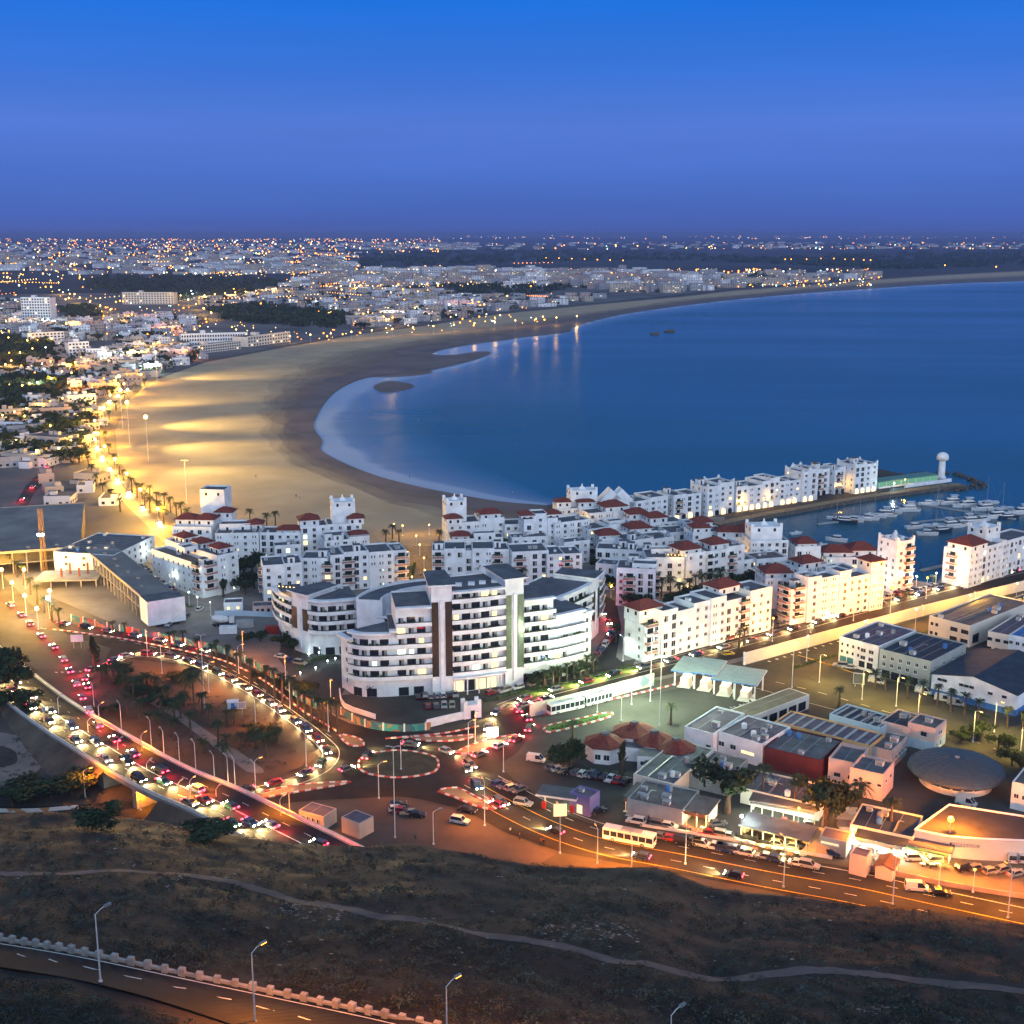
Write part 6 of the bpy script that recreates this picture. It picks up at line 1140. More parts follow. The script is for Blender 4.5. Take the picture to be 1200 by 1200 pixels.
def crown_mesh(seed, n=420, sx=1.0, sz=.8, leaf=.5, mat=None, lobes=7):
    rr = random.Random(seed); mb = MB(); cs = [(rr.gauss(0, .42), rr.gauss(0, .42), rr.uniform(-.3, .5), rr.uniform(.38, .66)) for _ in range(lobes)]
    for i in range(n):
        cx, cy_, cz, cr_ = rr.choice(cs); d = Vector((rr.gauss(0, 1), rr.gauss(0, 1), rr.gauss(0, 1))).normalized(); p = Vector((cx, cy_, cz))+d*cr_*rr.uniform(.55, 1.05); p = Vector((p.x*sx, p.y*sx, p.z*sz))
        u = Vector((rr.gauss(0, 1), rr.gauss(0, 1), rr.gauss(0, 1))).normalized(); v = u.cross(d).normalized(); l = leaf*rr.uniform(.13, .3)
        mb.face([p-u*l-v*l*.5, p+u*l-v*l*.6, p+u*l*.8+v*l*.7, p-u*l*.7+v*l*.6], mat or LEAF)
    return mb.mesh('crown')
TC = [crown_mesh(i, 1100, leaf=.42, lobes=9+2*i) for i in range(4)]; PINE = crown_mesh(9, 700, .5, 1.3, .4, None, 9); BUSH = [crown_mesh(20+i, 170, 1, .7, .7, SCRUB, 5) for i in range(3)]; HB = [crown_mesh(30+i, 200, 1, .75, .6, HEDGE, 6) for i in range(2)]
def tree_trunk():
    mb = MB(); mb.tube([(0, 0, -.1), (.02, 0, .4), (0, .03, .8)], [.09, .065, .045], BARK, 7)
    for k in range(4): a = k*1.6+.3; mb.tube([(.01, 0, .42+.06*k), (.22*math.cos(a), .22*math.sin(a), .75+.06*k)], [.04, .018], BARK, 5)
    return mb.mesh('trunk')
TT = tree_trunk()
def tree(x, y, h, w, label, group, crown=None, z=0, name='broadleaf_tree', pt=None):
    p = pt or G(x, y); t = thing(name, label, 'tree', (p.x, p.y, p.z if pt else z), R.uniform(0, 6), group); put('trunk', TT, t, (0, 0, 0), 0, (h*.8, h*.8, h*.75)); put('crown', crown or R.choice(TC), t, (0, 0, h*.64), 0, (w/2*1.05, w/2*1.05, h*.42))
tree(853, 953, 12.5, 11.5, 'huge dark tree between the bright restaurant and the market', None); tree(966, 968, 12, 9.5, 'tall dark tree in front of the orange lit market wall', None); tree(984, 962, 10, 7, 'dark tree leaning beside the tall market tree', None)
tree(111, 786, 11, 5.5, 'dark conical pine at the junction by the road signs', None, PINE, name='pine_tree'); tree(729, 905, 8, 3.5, 'slim dark cypress in the villa garden', None, PINE, name='cypress_tree')
for i, (x, y, h, w) in enumerate([(286, 680, 9, 8), (296, 674, 8, 8), (303, 668, 8, 7), (276, 690, 7, 6), (288, 697, 6, 7), (262, 700, 8, 2.6), (298, 690, 7, 6)]): tree(x, y, h, w, f'dark tree in the garden right of the long block, {ordw(i)} from the back', 'trees in the garden right of the long block', TC[i % 4])
for i, (x, y, h, w) in enumerate([(600, 650, 7, 7), (606, 640, 8, 8), (660, 640, 7, 6), (668, 648, 7, 7), (676, 642, 6, 6), (684, 652, 7, 6), (690, 645, 6, 5), (594, 690, 6, 6), (700, 672, 7, 6), (712, 690, 7, 7), (722, 700, 8, 7), (738, 712, 6, 6), (748, 714, 6, 6), (790, 712, 6, 8), (803, 712, 7, 8), (820, 708, 7, 8), (838, 704, 7, 8), (853, 698, 6, 8), (868, 692, 7, 7), (880, 690, 8, 7), (700, 655, 5, 6), (745, 650, 5, 6), (775, 640, 5, 5), (838, 660, 5, 5)]): tree(x, y, h, w, f'dark garden tree between white marina blocks, {ordw(i)} from the square', 'garden trees between the marina blocks', TC[i % 4])
for i, (x, y, h, w) in enumerate([(330, 760, 5, 6), (345, 765, 5, 5), (305, 752, 4, 5), (286, 755, 4, 5), (300, 800, 4, 4), (330, 812, 5, 5), (345, 815, 5, 5), (358, 820, 6, 5), (452, 806, 7, 6), (463, 804, 6, 6), (474, 803, 7, 5), (484, 805, 6, 5), (440, 812, 4, 5), (495, 808, 4, 4), (628, 806, 4, 5), (640, 801, 4, 5), (656, 797, 4, 5), (672, 794, 4, 5), (686, 790, 4, 5), (660, 905, 7, 6), (668, 900, 8, 6), (652, 895, 5, 5), (675, 897, 6, 5)]): tree(x, y, h, w, f'bushy tree on the fringe of the hotel and villa, {ordw(i)} from the left', 'bushy trees round the hotel and villa', TC[i % 4])
for i, (x, y, h, w) in enumerate([(20, 815, 9, 9), (10, 800, 11, 10), (-5, 815, 11, 11), (28, 830, 6, 7), (36, 840, 5, 6), (2, 835, 7, 8), (150, 805, 3, 7), (165, 815, 3.5, 8), (175, 826, 3, 7), (200, 830, 3, 6), (205, 800, 3, 6), (220, 798, 4, 5), (145, 795, 3, 6), (300, 862, 3, 6), (312, 868, 3, 6), (320, 862, 3, 5), (128, 838, 3, 6), (30, 930, 5, 9), (60, 935, 5, 10), (85, 932, 6, 9), (15, 945, 5, 9), (100, 915, 4, 7)]): tree(x, y, h, w, f'dark bush on the rough ground round the overpass, {ordw(i)} in the loose scatter', 'bushes round the overpass', TC[i % 4], name='wild_bush')
for i, (x, y, h, w) in enumerate([(1134, 868, 4, 4), (1142, 866, 4, 4), (1150, 864, 5, 4), (1126, 870, 3, 4), (1170, 880, 5, 4), (1182, 884, 6, 4), (1186, 898, 5, 6), (1196, 905, 5, 6)]): tree(x, y, h, w, f'round shrub tree beyond the saucer roof, {ordw(i)} from the left', 'shrub trees beyond the saucer roof', TC[i % 4])
for x, y, w, h, lab in ((108, 964, 10, 5, 'large dark shrub on the hill edge in front of the overpass pier'), (247, 979, 10, 4, 'dark shrub on the hill edge right of the overpass piers')): p = HG(x, y+6); tree(0, 0, h, w, lab, None, TC[1], name='hill_shrub', pt=p-Vector((0, 0, .8)))
def hedge(pts, w, h, label, m=HEDGE, nper=26):
    pa = P(pts, 0, 3); o = pa[0].copy(); mb = MB(); rr = random.Random(len(label))
    for p, a in walk(pa, .8):
        for k in range(nper//2):
            q = p-o+Vector((rr.uniform(-.6, .6), rr.uniform(-w/2, w/2), rr.uniform(.05, h))); u = Vector((rr.gauss(0, 1), rr.gauss(0, 1), rr.gauss(0, 1))).normalized(); v = u.orthogonal().normalized(); l = rr.uniform(.15, .34); mb.face([q-u*l, q+v*l*.7, q+u*l, q-v*l*.7], m)
    ob = mb.obj('hedge', None, o); tag(ob, label, 'hedge')
hedge([(645, 824), (700, 812), (760, 797)], 2, .9, 'long clipped hedge on top of the graffiti port wall'); hedge([(612, 812), (660, 803), (700, 794), (740, 781)], 1.6, 1.1, 'clipped hedge between hotel beds and the avenue'); hedge([(552, 826), (590, 818), (622, 810)], 1.5, 1.0, 'hedge along the hotel forecourt exit')
hedge([(686, 905), (705, 909), (735, 913)], 2.4, 2.2, 'tall dark hedge in front of the villa'); hedge([(348, 785), (362, 777), (378, 770), (390, 768)], 3, .5, 'lit green bed of low plants under the hotel wing', GRASS); hedge([(206, 702), (214, 708), (226, 712)], 3, .6, 'lamplit lawn shrubs beside the long block'); hedge([(648, 856), (675, 850), (708, 841)], 1.4, .6, 'low planting on the island by the coaches'); hedge([(1010, 792), (1080, 812), (1160, 842)], .8, .4, 'thin strip of low plants along the port road')
hedge([(170, 665), (185, 680), (200, 694)], 1.5, .8, 'lamplit green verge below the long block facade'); hedge([(476, 700), (482, 680), (486, 660)], 1.5, 1, 'lit hedge at the left of the lamplit square', GRASS)
hedge([(930, 783), (1000, 763), (1060, 748), (1120, 732)], .8, .5, 'sparse row of low plants at the foot of the long port wall')
# ------------------------------------------------------------------ street lamps and masts
_lk = {}
def lamp_kit(h, arm, lit, double, globe):
    k = (h, arm, lit, double, globe)
    if k in _lk: return _lk[k]
    p = MB(); p.tube([(0, 0, 0), (0, 0, h*.5), (0, 0, h)], [.13, .10, .07], RAILW, 7); p.lathe([(.26, 0), (.26, .35), (.14, .5)], RAILW, 8)
    hd = MB(); ga = MB()
    if globe: ga.lathe([(0, h-.02), (globe*.8, h+globe*.4), (globe, h+globe), (globe*.7, h+globe*1.7), (0, h+globe*2)], lit, 10)
    else:
        for s in ((1, -1) if double else (1,)):
            p.tube([(0, 0, h-.05), (s*arm*.5, 0, h+.35), (s*arm, 0, h+.5)], .05, RAILW, 5)
            hd.box(*sorted((s*arm*.85, s*(arm+.7)))[:1], -.16, h+.45, sorted((s*arm*.85, s*(arm+.7)))[1], .16, h+.62, STEEL)
            x0, x1 = sorted((s*arm*.9, s*(arm+.66))); ga.box(x0, -.14, h+.37, x1, .14, h+.449, lit)
        if double: ga.box(-arm*.9, -.03, h+.4, arm*.9, .03, h+.44, lit)
    _lk[k] = (p.mesh('pole'), hd.mesh('lamp_head') if hd.v else None, ga.mesh('lamp_glass')); return _lk[k]
OR = (1, .26, .008); YE = (1, .52, .06); OL = (1, .68, .12); WH = (.85, 1, .88)
LAMPOFF = M('lamp_glass_off', (.45, .5, .55), .3, .05, 2)
def lamp(p, label, group=None, h=9, rot=0, col=None, power=0, arm=1.6, double=False, globe=0, name='street_lamp', radius=.25, spot=False):
    if not isinstance(p, Vector): p = G(*p)
    lit = {OR: L_ORANGE, YE: L_YELLOW, WH: L_WHITE, (.8, 1, .62): L_WHITE, OL: L_YELLOW}.get(col, LAMPOFF); t = thing(name, label, 'street lamp', p, rot, group); a, b, c = lamp_kit(h, arm, lit, double, globe)
    put('pole', a, t); put('lamp_glass', c, t)
    if b: put('lamp_head', b, t)
    if power:
        z = h+.3 if not globe else h+globe
        if spot: light('lamp_light', 'SPOT', (arm+.3, 0, z), power, col, t, radius, (arm+.3, 0, 0), 150, .5)
        else: light('lamp_light', 'POINT', (arm+.3 if not globe else 0, 0, z-(.1 if not globe else -globe*1.2)), power, col, t, max(radius, globe))
    return t
def lamps(pts, what, end, group, **k):
    for i, q in enumerate(pts): lamp(q, f'{what}, {ordw(i)} from {end}', group, **k)
KP = 1.7
lamps([(568, 968), (656, 1000), (803, 1013), (918, 1040), (1046, 1060), (1181, 1076)], 'tall white lamp post on the hill side of the bottom road', 'the roundabout', 'lamp posts on the hill side of the bottom road', h=11, rot=1.9, col=OR, power=17000*KP, spot=True)
lamps([(700, 1012), (740, 1022), (1250, 1090)], 'short lamp post on the edge of the bottom road', 'the roundabout', 'short lamp posts on the bottom road', h=8, rot=1.8, col=OR, power=15000*KP, spot=True)
lamps([(210, 956), (174, 930), (140, 903), (105, 878), (70, 850), (255, 962)], 'thin post on the near edge of the overpass', 'the hill edge', 'thin posts on the near overpass edge', h=8, rot=1.2, col=None)
lamps([(143, 862), (178, 882), (193, 895), (211, 902), (230, 910), (252, 925), (268, 928), (276, 930), (300, 936), (111, 838)], 'thin pole beyond the overpass', 'the junction', 'thin poles beyond the overpass', h=9, rot=2.2, col=None)
lamps([(225, 962), (118, 868), (168, 905), (330, 985)], 'orange lamp lighting the overpass deck', 'the hill edge', 'orange lamps lighting the overpass', h=10, rot=1.2, col=OR, power=14000*KP, spot=True)
lamps([(359, 898), (300, 855), (245, 812), (190, 790), (300, 932), (385, 858), (340, 830), (280, 790)], 'orange road lamp round the loop ramp', 'the roundabout', 'orange lamps round the loop ramp', h=9, rot=.8, col=OR, power=8000*KP, spot=True)
lamps([(173, 770), (285, 770), (335, 800), (388, 830), (557, 870)], 'white lamp post on the outer kerb of the mural road', 'the junction', 'white lamp posts on the mural road', h=9, rot=-1.2, col=OR, power=4500*KP, spot=True)
lamps([(444, 936), (549, 884), (590, 905)], 'plain post on the edge of the roundabout', 'the lay-by', 'posts on the edge of the roundabout', h=9, rot=.5, col=OR, power=4500*KP, spot=True)
lamps([(340, 967), (508, 990), (470, 902)], 'slim unlit post around the lay-by', 'the pale sheds', 'slim posts around the lay-by', h=8, rot=.5)
lamps([(-14, 676), (4, 690), (16, 706), (31, 722), (45, 738), (-20, 712), (12, 655), (30, 690), (60, 716)], 'warm yellow lamp on the street left of the building site', 'the left edge', 'warm lamps on the left street', h=7, rot=.8, col=YE, power=32000*KP, globe=.7)
for i, (x, y, tx, ty, pw) in enumerate([(184, 447, 245, 443, 3.2e5), (142, 482, 222, 470, 4.2e5), (144, 502, 232, 500, 4.4e5), (152, 520, 250, 528, 4.4e5), (174, 541, 262, 562, 3.6e5)]):
    t = lamp((x, y), f'tall beach floodlight mast on the promenade, {ordw(i)} from the hotels', 'beach floodlight masts', h=26, col=YE, globe=1.25, name='floodlight_mast'); q = G(tx, ty)-t.location; q.z = -26
    light('beach_floodlight', 'SPOT', (0, 0, 30), pw*.16, (1, .72, .2), t, .6, Vector((q.x, q.y, 0)), 142, 1.0); light('beach_floodlight', 'SPOT', (0, 0, 31), pw*2.2, (1, .72, .22), t, .6, Vector((q.x*2.0, q.y*2.0+10, 0)), 74, 1.0)
lamp((219, 590), 'slim tall floodlight mast standing on the sand near the white hut', None, 22, 0, YE, 16000, 1.2, True, name='floodlight_mast')
lamps([(208, 640), (186, 618), (166, 594), (150, 574), (136, 556), (124, 540), (116, 524), (112, 508), (118, 492), (130, 476), (146, 462), (166, 450)], 'yellow lamp on the promenade road', 'the marina', 'yellow lamps on the promenade road', h=8, rot=.8, col=YE, power=70000*KP, globe=.8)
lamps([(488, 640), (492, 651), (497, 667), (498, 682), (472, 628), (503, 627), (520, 625), (483, 690), (478, 660), (462, 626)], 'yellow globe lamp on the lamplit square', 'the beach', 'yellow lamps on the lamplit square', h=4.5, col=YE, power=1300*KP, globe=.3)
lamps([(682, 640), (670, 632), (737, 664), (761, 707), (716, 700), (855, 668), (806, 700)], 'yellow garden lamp in an alley of the marina', 'the beach', 'yellow garden lamps in the marina', h=4, col=YE, power=2200*KP, globe=.32)
lamps([(205, 690), (190, 676), (222, 710), (176, 660), (232, 716), (247, 722)], 'cool lamp on the green verge by the long block', 'the mural', 'cool lamps by the long block', h=5, col=WH, power=900*KP, globe=.25)
lamp((1043, 722), 'bright orange lamp shining between marina avenue and port wall', None, 10, 0, OR, 34000*KP, globe=.85)
lamps([(1000, 728), (1085, 702), (950, 742), (1130, 690), (905, 752)], 'orange lamp along the port wall', 'the bright orange lamp', 'orange lamps along the port wall', h=8, rot=1.2, col=OR, power=8500*KP, globe=.3)
lamps([(1012, 756), (1072, 741), (1135, 724), (1190, 709), (945, 775)], 'yellow lamp at the foot of the long port wall', 'the office', 'yellow lamps at the port wall foot', h=8, rot=1.9, col=YE, power=15000*KP, globe=.3)
lamps([(1073, 694), (1010, 695), (1160, 676), (1096, 690)], 'cool white lamp in the harbour car park', 'the tower block', 'cool lamps in the harbour car park', h=6, col=WH, power=3500*KP, globe=.3)
lamps([(773, 850), (762, 822)], 'very tall mast with cool floodlights over the toll yard', 'the villa', 'cool floodlight masts of the toll yard', h=20, rot=0, col=(.8, 1, .62), power=22000*KP, arm=1.0, double=True, name='floodlight_mast')
lamps([(700, 835), (740, 826), (728, 845)], 'cool lamp on the edge of the coach yard', 'the coaches', 'cool lamps of the coach yard', h=7, rot=.5, col=(.8, 1, .62), power=5500*KP)
lamp((928, 806), 'tall pale pillar mast in the port yard beyond the cyan canopies', None, 14, .5, YE, 9000, 1.2, name='floodlight_mast')
lamps([(1010, 820), (1075, 848), (1140, 870), (1195, 890), (960, 800), (1050, 828), (1165, 858)], 'yellow lamp along the port road', 'the toll station', 'yellow lamps along the port road', h=9, rot=-1, col=OL, power=7500*KP, spot=True)
lamp((1111, 1000), 'bright orange lamp over the market stalls beside the curved hall', None, 7.5, 0, OR, 60000*KP, globe=.7)
lamp((868, 982), 'cool white lamp with strong glare by the market restaurants', None, 5, 0, WH, 4500*KP, globe=.4)
lamps([(965, 955), (935, 972), (1000, 1000), (1140, 1046), (1100, 1040)], 'orange market lamp on a wooden post', 'the dark tree', 'orange market lamps', h=5, col=OR, power=6500*KP, globe=.25)
lamps([(700, 730), (730, 775), (790, 762), (640, 800), (690, 785)], 'slim white lamp on the avenue by the hotel', 'the side street', 'slim lamps on the avenue by the hotel', h=8, rot=2, col=WH, power=2200*KP, spot=True)
lamps([(352, 792), (370, 786), (384, 778), (374, 768), (362, 770), (393, 775)], 'small white garden light in the bed under the hotel wing', 'the drive', 'small lights in the bed under the hotel wing', h=.8, col=WH, power=160*KP, globe=.25)
lamp((463, 982), 'tall grey mast with three floodlight heads on the lay-by', None, 22, 0, None, 0, 1.0, True, name='floodlight_mast'); lamp((240, 830), 'tall dark mast on the dry island beside the tallest palm', None, 22, 0, None, 0, .8, True, name='floodlight_mast')
lamps([(870, 600), (900, 595), (945, 586), (985, 579), (1020, 575), (1060, 572)], 'white lamp on the pier walk', 'the village', 'white lamps on the pier walk', h=4.5, col=YE, power=1800*KP, globe=.28)
lamp((1047, 578), 'bright lamp at the quay steps mirrored in the basin', None, 5, 0, WH, 2500, globe=.4)
lamp((58, 725), 'glaring cool floodlight on a post at the site corner', None, 7, 0, WH, 16000*KP, globe=.75)
for i, (x, y, rz, lab, on) in enumerate([(118, 1152, .9, 'tall lamp post on the dark left part of the hill road', 0), (299, 1200, .9, 'tall lamp post on the orange lit part of the hill road', 1), (524, 1243, .8, 'lamp post at the bottom edge beyond the merlon wall', 1), (784, 1276, .7, 'lamp post at the bottom edge of the dark slope', 0)]):
    p = HG(x, y); lamp(p, lab, None, 9.2, rz, OR if on else None, 26000 if on else 0, 1.5, spot=True)
# crane-like mast with floodlight on the building site
p = G(53, 672); t = thing('site_mast', 'lattice mast with a glaring white floodlight over the concrete deck', 'mast', p); m = MB()
for sx in (-.7, .7):
    for sy in (-.7, .7): m.tube([(sx, sy, 0), (sx, sy, 27)], .09, M('crane_yellow', (.35, .2, .05), .6, .2, 1), 4)
for k in range(18):
    z = k*1.5; s = 1 if k % 2 else -1
    for a, b in (((-.7*s, -.7), (.7*s, -.7)), ((-.7*s, .7), (.7*s, .7)), ((-.7, -.7*s), (-.7, .7*s)), ((.7, -.7*s), (.7, .7*s))): m.tube([(a[0], a[1], z), (b[0], b[1], z+1.5)], .05, M('crane_yellow', (.35, .2, .05)), 3, False)
m.obj('lattice', t)
for dx in (-.8, .8): m = MB(); m.box(dx-.6, -1.5, 16, dx+.6, -1.0, 17.1, STEEL); m.box(dx-.5, -1.56, 16.1, dx+.5, -1.5, 17, E('site_flood_glass', (.85, 1, .95), 60)); m.obj('floodlight', t)
light('flood_light', 'SPOT', (0, -1.9, 16.5), 30000, WH, t, .6, (6, -16, 0), 130, .8)
p = G(100, 935); lamp(p, 'orange lamp beside the underpass', None, 7, .6, OR, 9000); lamp(G(165, 950), 'orange lamp glowing under the overpass span', None, 4, .6, OR, 7000, .5); lamp(G(205, 962), 'orange lamp beyond the overpass pier', None, 4, 2, OR, 5000, .5)
# ------------------------------------------------------------------ boards, kiosks, market
def billboard(p, rot, w, h, z, label, m, post=1):
    t = thing('billboard', label, 'billboard', p, rot); b = MB(); b.box(-w/2, -.15, z, w/2, .15, z+h, RAILW); b.obj('panel_box', t); f = MB(); f.face([(-w/2+.12, -.16, z+.12), (w/2-.12, -.16, z+.12), (w/2-.12, -.16, z+h-.12), (-w/2+.12, -.16, z+h-.12)], m); f.obj('face', t)
    for k in range(post): q = MB(); x = 0 if post == 1 else (-w*.3 if k == 0 else w*.3); q.lathe([(.16, 0), (.13, z)], STEEL, 8, (x, 0)); q.obj('post', t)
    return t
t = billboard(G(577, 868), .1, 3.2, 2.8, 1.2, 'glowing white lit billboard on the island by the avenue', E('lit_billboard', (.95, 1, .8), 6, True)); light('billboard_glow', 'POINT', (0, -1.2, 2.6), 1500, (.95, 1, .8), t, .8)
t = billboard(G(656, 1000), .1, 3, 3, 9, 'glowing orange square sign on a tall post by the bottom road', E('lit_orange_sign', (1, .6, .15), 3.5, True))
billboard(G(91, 760), .1, 4, 2.4, 2.4, 'white direction board at the road junction', M('sign_white', (.6, .62, .64), .6, .1, 1), 2); billboard(G(58, 846), .3, 3, 3.2, 1.4, 'white and blue board at the left overpass end', mural('board_blue', [(.6, .62, .66), (.1, .2, .4), (.6, .62, .66)], .5), 2); billboard(G(284, 838), .3, 2.2, 2, 2, 'small grey blue road sign in the median', M('sign_grey', (.2, .23, .3), .6, .1, 1)); billboard(G(1006, 805), -.3, 3.4, 3.4, 1, 'open white frame sign by the port road', M('sign_dark', (.1, .11, .1), .6, .2, 1), 2)
shed('roadside_shed', 'left pale pink box shed on the lay-by', (350, 950), (379, 958), 5, 3.4, wall=M('shed_pink', (.5, .38, .33), .8, .1, .4), roof=ROOFP, units=0, parapet=.15, wins=[('F', [.2, .4, .6, .8], .4, 1.2, 2.2, 'curt')]); shed('roadside_shed', 'right pale pink box shed on the lay-by', (400, 958), (421, 966), (432, 955), 3.8, wall=M('shed_pink', (.5, .38, .33)), roof=ROOFP, units=0, parapet=.15)
shed('kiosk', 'pinkish white flat roofed kiosk at the bottom road', (996, 1001), (1016, 1006), (1021, 1002), 4.6, wall=PINKW, roof=ROOFP, units=0, parapet=.2, wins=[('R', [.5], 1.4, .8, .8, 'plain')]); shed('kiosk', 'low kiosk with a tilted brown roof beside the pinkish kiosk', (1026, 1014), (1046, 1019), (1055, 1008), 3, wall=PINKW, roof=M('rust_roof', (.13, .07, .05), .9, .3, .5), units=0, parapet=.1, gable=.7); shed('kiosk', 'dark grey flat roofed kiosk by the white minivan', (960, 981), (992, 988), (1000, 977), 3.8, wall=GREYW, roof=ROOFP, units=0, parapet=.3, wins=[('F', [.2, .4, .6], 2.6, 1.6, .5, 'lit')])
shed('corner_shop', 'purple walled shop beside the small fuel station', (668, 930), (691, 937), (680, 922), 4.6, wall=PURPLE, roof=ROOFP, units=1, wins=[('F', [.5], .3, 1.6, 2.2, 'lit')])
c = G(655, 948); t = thing('fuel_canopy', 'small lit fuel station canopy with red pumps', 'canopy', c, -.3); m = MB(); m.box(-5, -3, 4, 5, 3, 4.5, WHITE, ROOFG); m.obj('roof', t)
for x in (-3.5, 3.5): m = MB(); m.box(x-.2, -.2, 0, x+.2, .2, 4, RAILW); m.obj('post', t); m = MB(); m.box(x-.5, -1.3, 0, x+.5, -.5, 1.8, M('pump_red', (.35, .03, .02), .5, .1, 1)); tag(m.obj('fuel_pump', None, c, -.3), 'red fuel pump at the left post of the small canopy' if x < 0 else 'red fuel pump at the right post of the small canopy', 'fuel pump')
light('canopy_light', 'POINT', (0, 0, 3.5), 1600, (1, .85, .5), t, .4)
def eatery(label, a, b, dep, h, n, col, pw, roof, awn=None):
    pa, pb = G(*a), G(*b); d = pb-pa; L = d.length; rot = math.atan2(d.y, d.x); t = thing('restaurant', label, 'restaurant', pa, rot)
    m = MB(); m.box(0, dep-.3, 0, L, dep, h-.2, OCHRE); m.box(0, 2, 0, .25, dep-.3, h-.2, CREAM); m.box(L-.25, 2, 0, L, dep-.3, h-.2, CREAM); m.obj('wall', t)
    m = MB(); m.box(-.5, -.6, h-.2, L+.5, dep+.4, h+.12, roof); m.obj('roof', t)
    if awn: m = MB(); m.box(0, -1.5, h-.35, L, -.61, h-.25, awn); m.box(0, -1.55, h-.6, L, -1.5, h-.25, awn); m.obj('awning', t)
    for k in range(n+1): m = MB(); x = min(L-.2, k*L/n); m.box(x, -.2, 0, x+.2, 0, h-.2, CREAM); m.obj('post', t)
    for k in range(n):
        m = MB(); x = (k+.5)*L/n; m.box(x-.5, .7, h-.45, x+.5, 1.1, h-.21, E('tube_'+('w' if col == WH else 'y'), col, 9, True)); m.obj('ceiling_lamp', t)
        if k % 2 == 0 or n > 6: light('eatery_light', 'POINT', (x, -1.0, h-.9), pw*3.2, col, t, .5)
    c, s = math.cos(rot), math.sin(rot)
    for k in range(n*2):
        x = (k+.5)*L/(n*2); y = R.uniform(-3.6, -.2); q = pa+Vector((x*c-y*s, x*s+y*c, .09)); tb = thing('dining_table', 'small cloth covered table under the '+label.split(',')[0], 'table', q, rot, 'tables of the '+label[:30]); u = MB(); u.box(-.6, -.45, .7, .6, .45, .76, R.choice([WHITE, M('cloth_red', (.4, .05, .04), .8, .1, 2), CYAN])); u.obj('tabletop', tb); u = MB(); u.lathe([(.3, 0), (.06, .1), (.06, .7)], DARKM, 6); u.obj('leg', tb)
eatery('wide open restaurant full of orange lights, behind the bus', (733, 951), (828, 972), 8, 4, 8, (1, .55, .18), 800, ROOFB, M('awning_red', (.3, .1, .06), .8, .2, 1))
eatery('open fish restaurant under a grey roof lit yellow, right of the dark tree', (868, 985), (945, 1003), 7, 3.8, 6, (1, .68, .2), 750, ROOFG)
eatery('teal lit back row of food counters, behind the big market palm', (880, 953), (955, 966), 6, 3.6, 6, (.8, 1, .75), 600, ROOFG, CYAN)
eatery('cool lit food counter with white tubes, beneath the market trees', (1003, 995), (1058, 1007), 6, 3.4, 5, WH, 500, ROOFD, CYAN)
eatery('orange lit row of food counters, beside the curved hall', (1062, 1003), (1112, 1014), 5, 3.2, 5, (1, .55, .12), 800, ROOFP, M('awning_green', (.08, .22, .12), .8, .2, 1))
for i in range(34):
    gx, gy = i % 9, i//9; p = G(985+gx*13+gy*2, 958+gy*9+gx*3.0)
    if i in (8, 17): continue
    t = thing('market_stall', 'small market stall with a sloping striped awning among the market lights', 'market stall', p, R.uniform(-.4, .1), 'stalls of the harbour market'); m = MB(); aw = R.choice([CYAN, WHITE, M('awning_green', (.08, .22, .12)), PALEBLUE, GREYW, M('awning_red', (.3, .1, .06)), ROOFG]); m.face([(-1.5, -1.3, 2.1), (1.5, -1.3, 2.1), (1.5, 1.3, 2.7), (-1.5, 1.3, 2.7)], aw); m.obj('awning', t); m = MB(); m.box(-1.3, -.9, 0, 1.3, -.2, .9, CREAM); m.obj('counter', t)
    for sx in (-1.4, 1.4):
        for sy in (-1.2, 1.2): m = MB(); m.box(sx-.04, sy-.04, 0, sx+.04, sy+.04, 2.1 if sy < 0 else 2.66, DARKM); m.obj('post', t)
    if i % 4 == 0: light('stall_light', 'POINT', (0, -.8, 1.9), 600, R.choice([YE, WH, YE]), t, .25)
shed('market_hall', 'low market hall with a flat grey roof behind the food counters', (996, 968), (1070, 984), (1090, 960), 3.6, wall=CREAM, roof=ROOFD, units=2); shed('market_hall', 'low market store with a tan roof behind the dark trees', (868, 925), (960, 946), (905, 908), 3.6, wall=CREAM, roof=ROOFP, units=3); shed('market_hall', 'flat dark store between brightest restaurant and villa', (735, 938), (800, 952), (770, 918), 3.8, wall=GREYW, roof=ROOFB, units=5)
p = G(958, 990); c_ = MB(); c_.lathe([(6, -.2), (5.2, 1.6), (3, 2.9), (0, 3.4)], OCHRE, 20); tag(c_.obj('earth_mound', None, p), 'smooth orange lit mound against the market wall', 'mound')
# beach hut and gear on the sand
shed('beach_hut', 'small white lifeguard hut alone on the lit sand', (237, 577), (254, 576), 5, 3.2, units=0, wins=[('F', [.3, .7], 1, 1, 1, 'plain')])
for i, x in enumerate((251, 256)):
    p = G(x, 584); t = thing('beach_flag', ('left' if i == 0 else 'right')+' red flag on a pole beside the lifeguard hut', 'flag', p); m = MB(); m.tube([(0, 0, 0), (0, 0, 6)], .06, RAILW, 5); m.obj('pole', t); m = MB(); m.box(0, -.03, 4.6, 1.7, .03, 5.8, M('flag_red', (.4, .03, .02), .8, .1, 1)); m.obj('cloth', t)
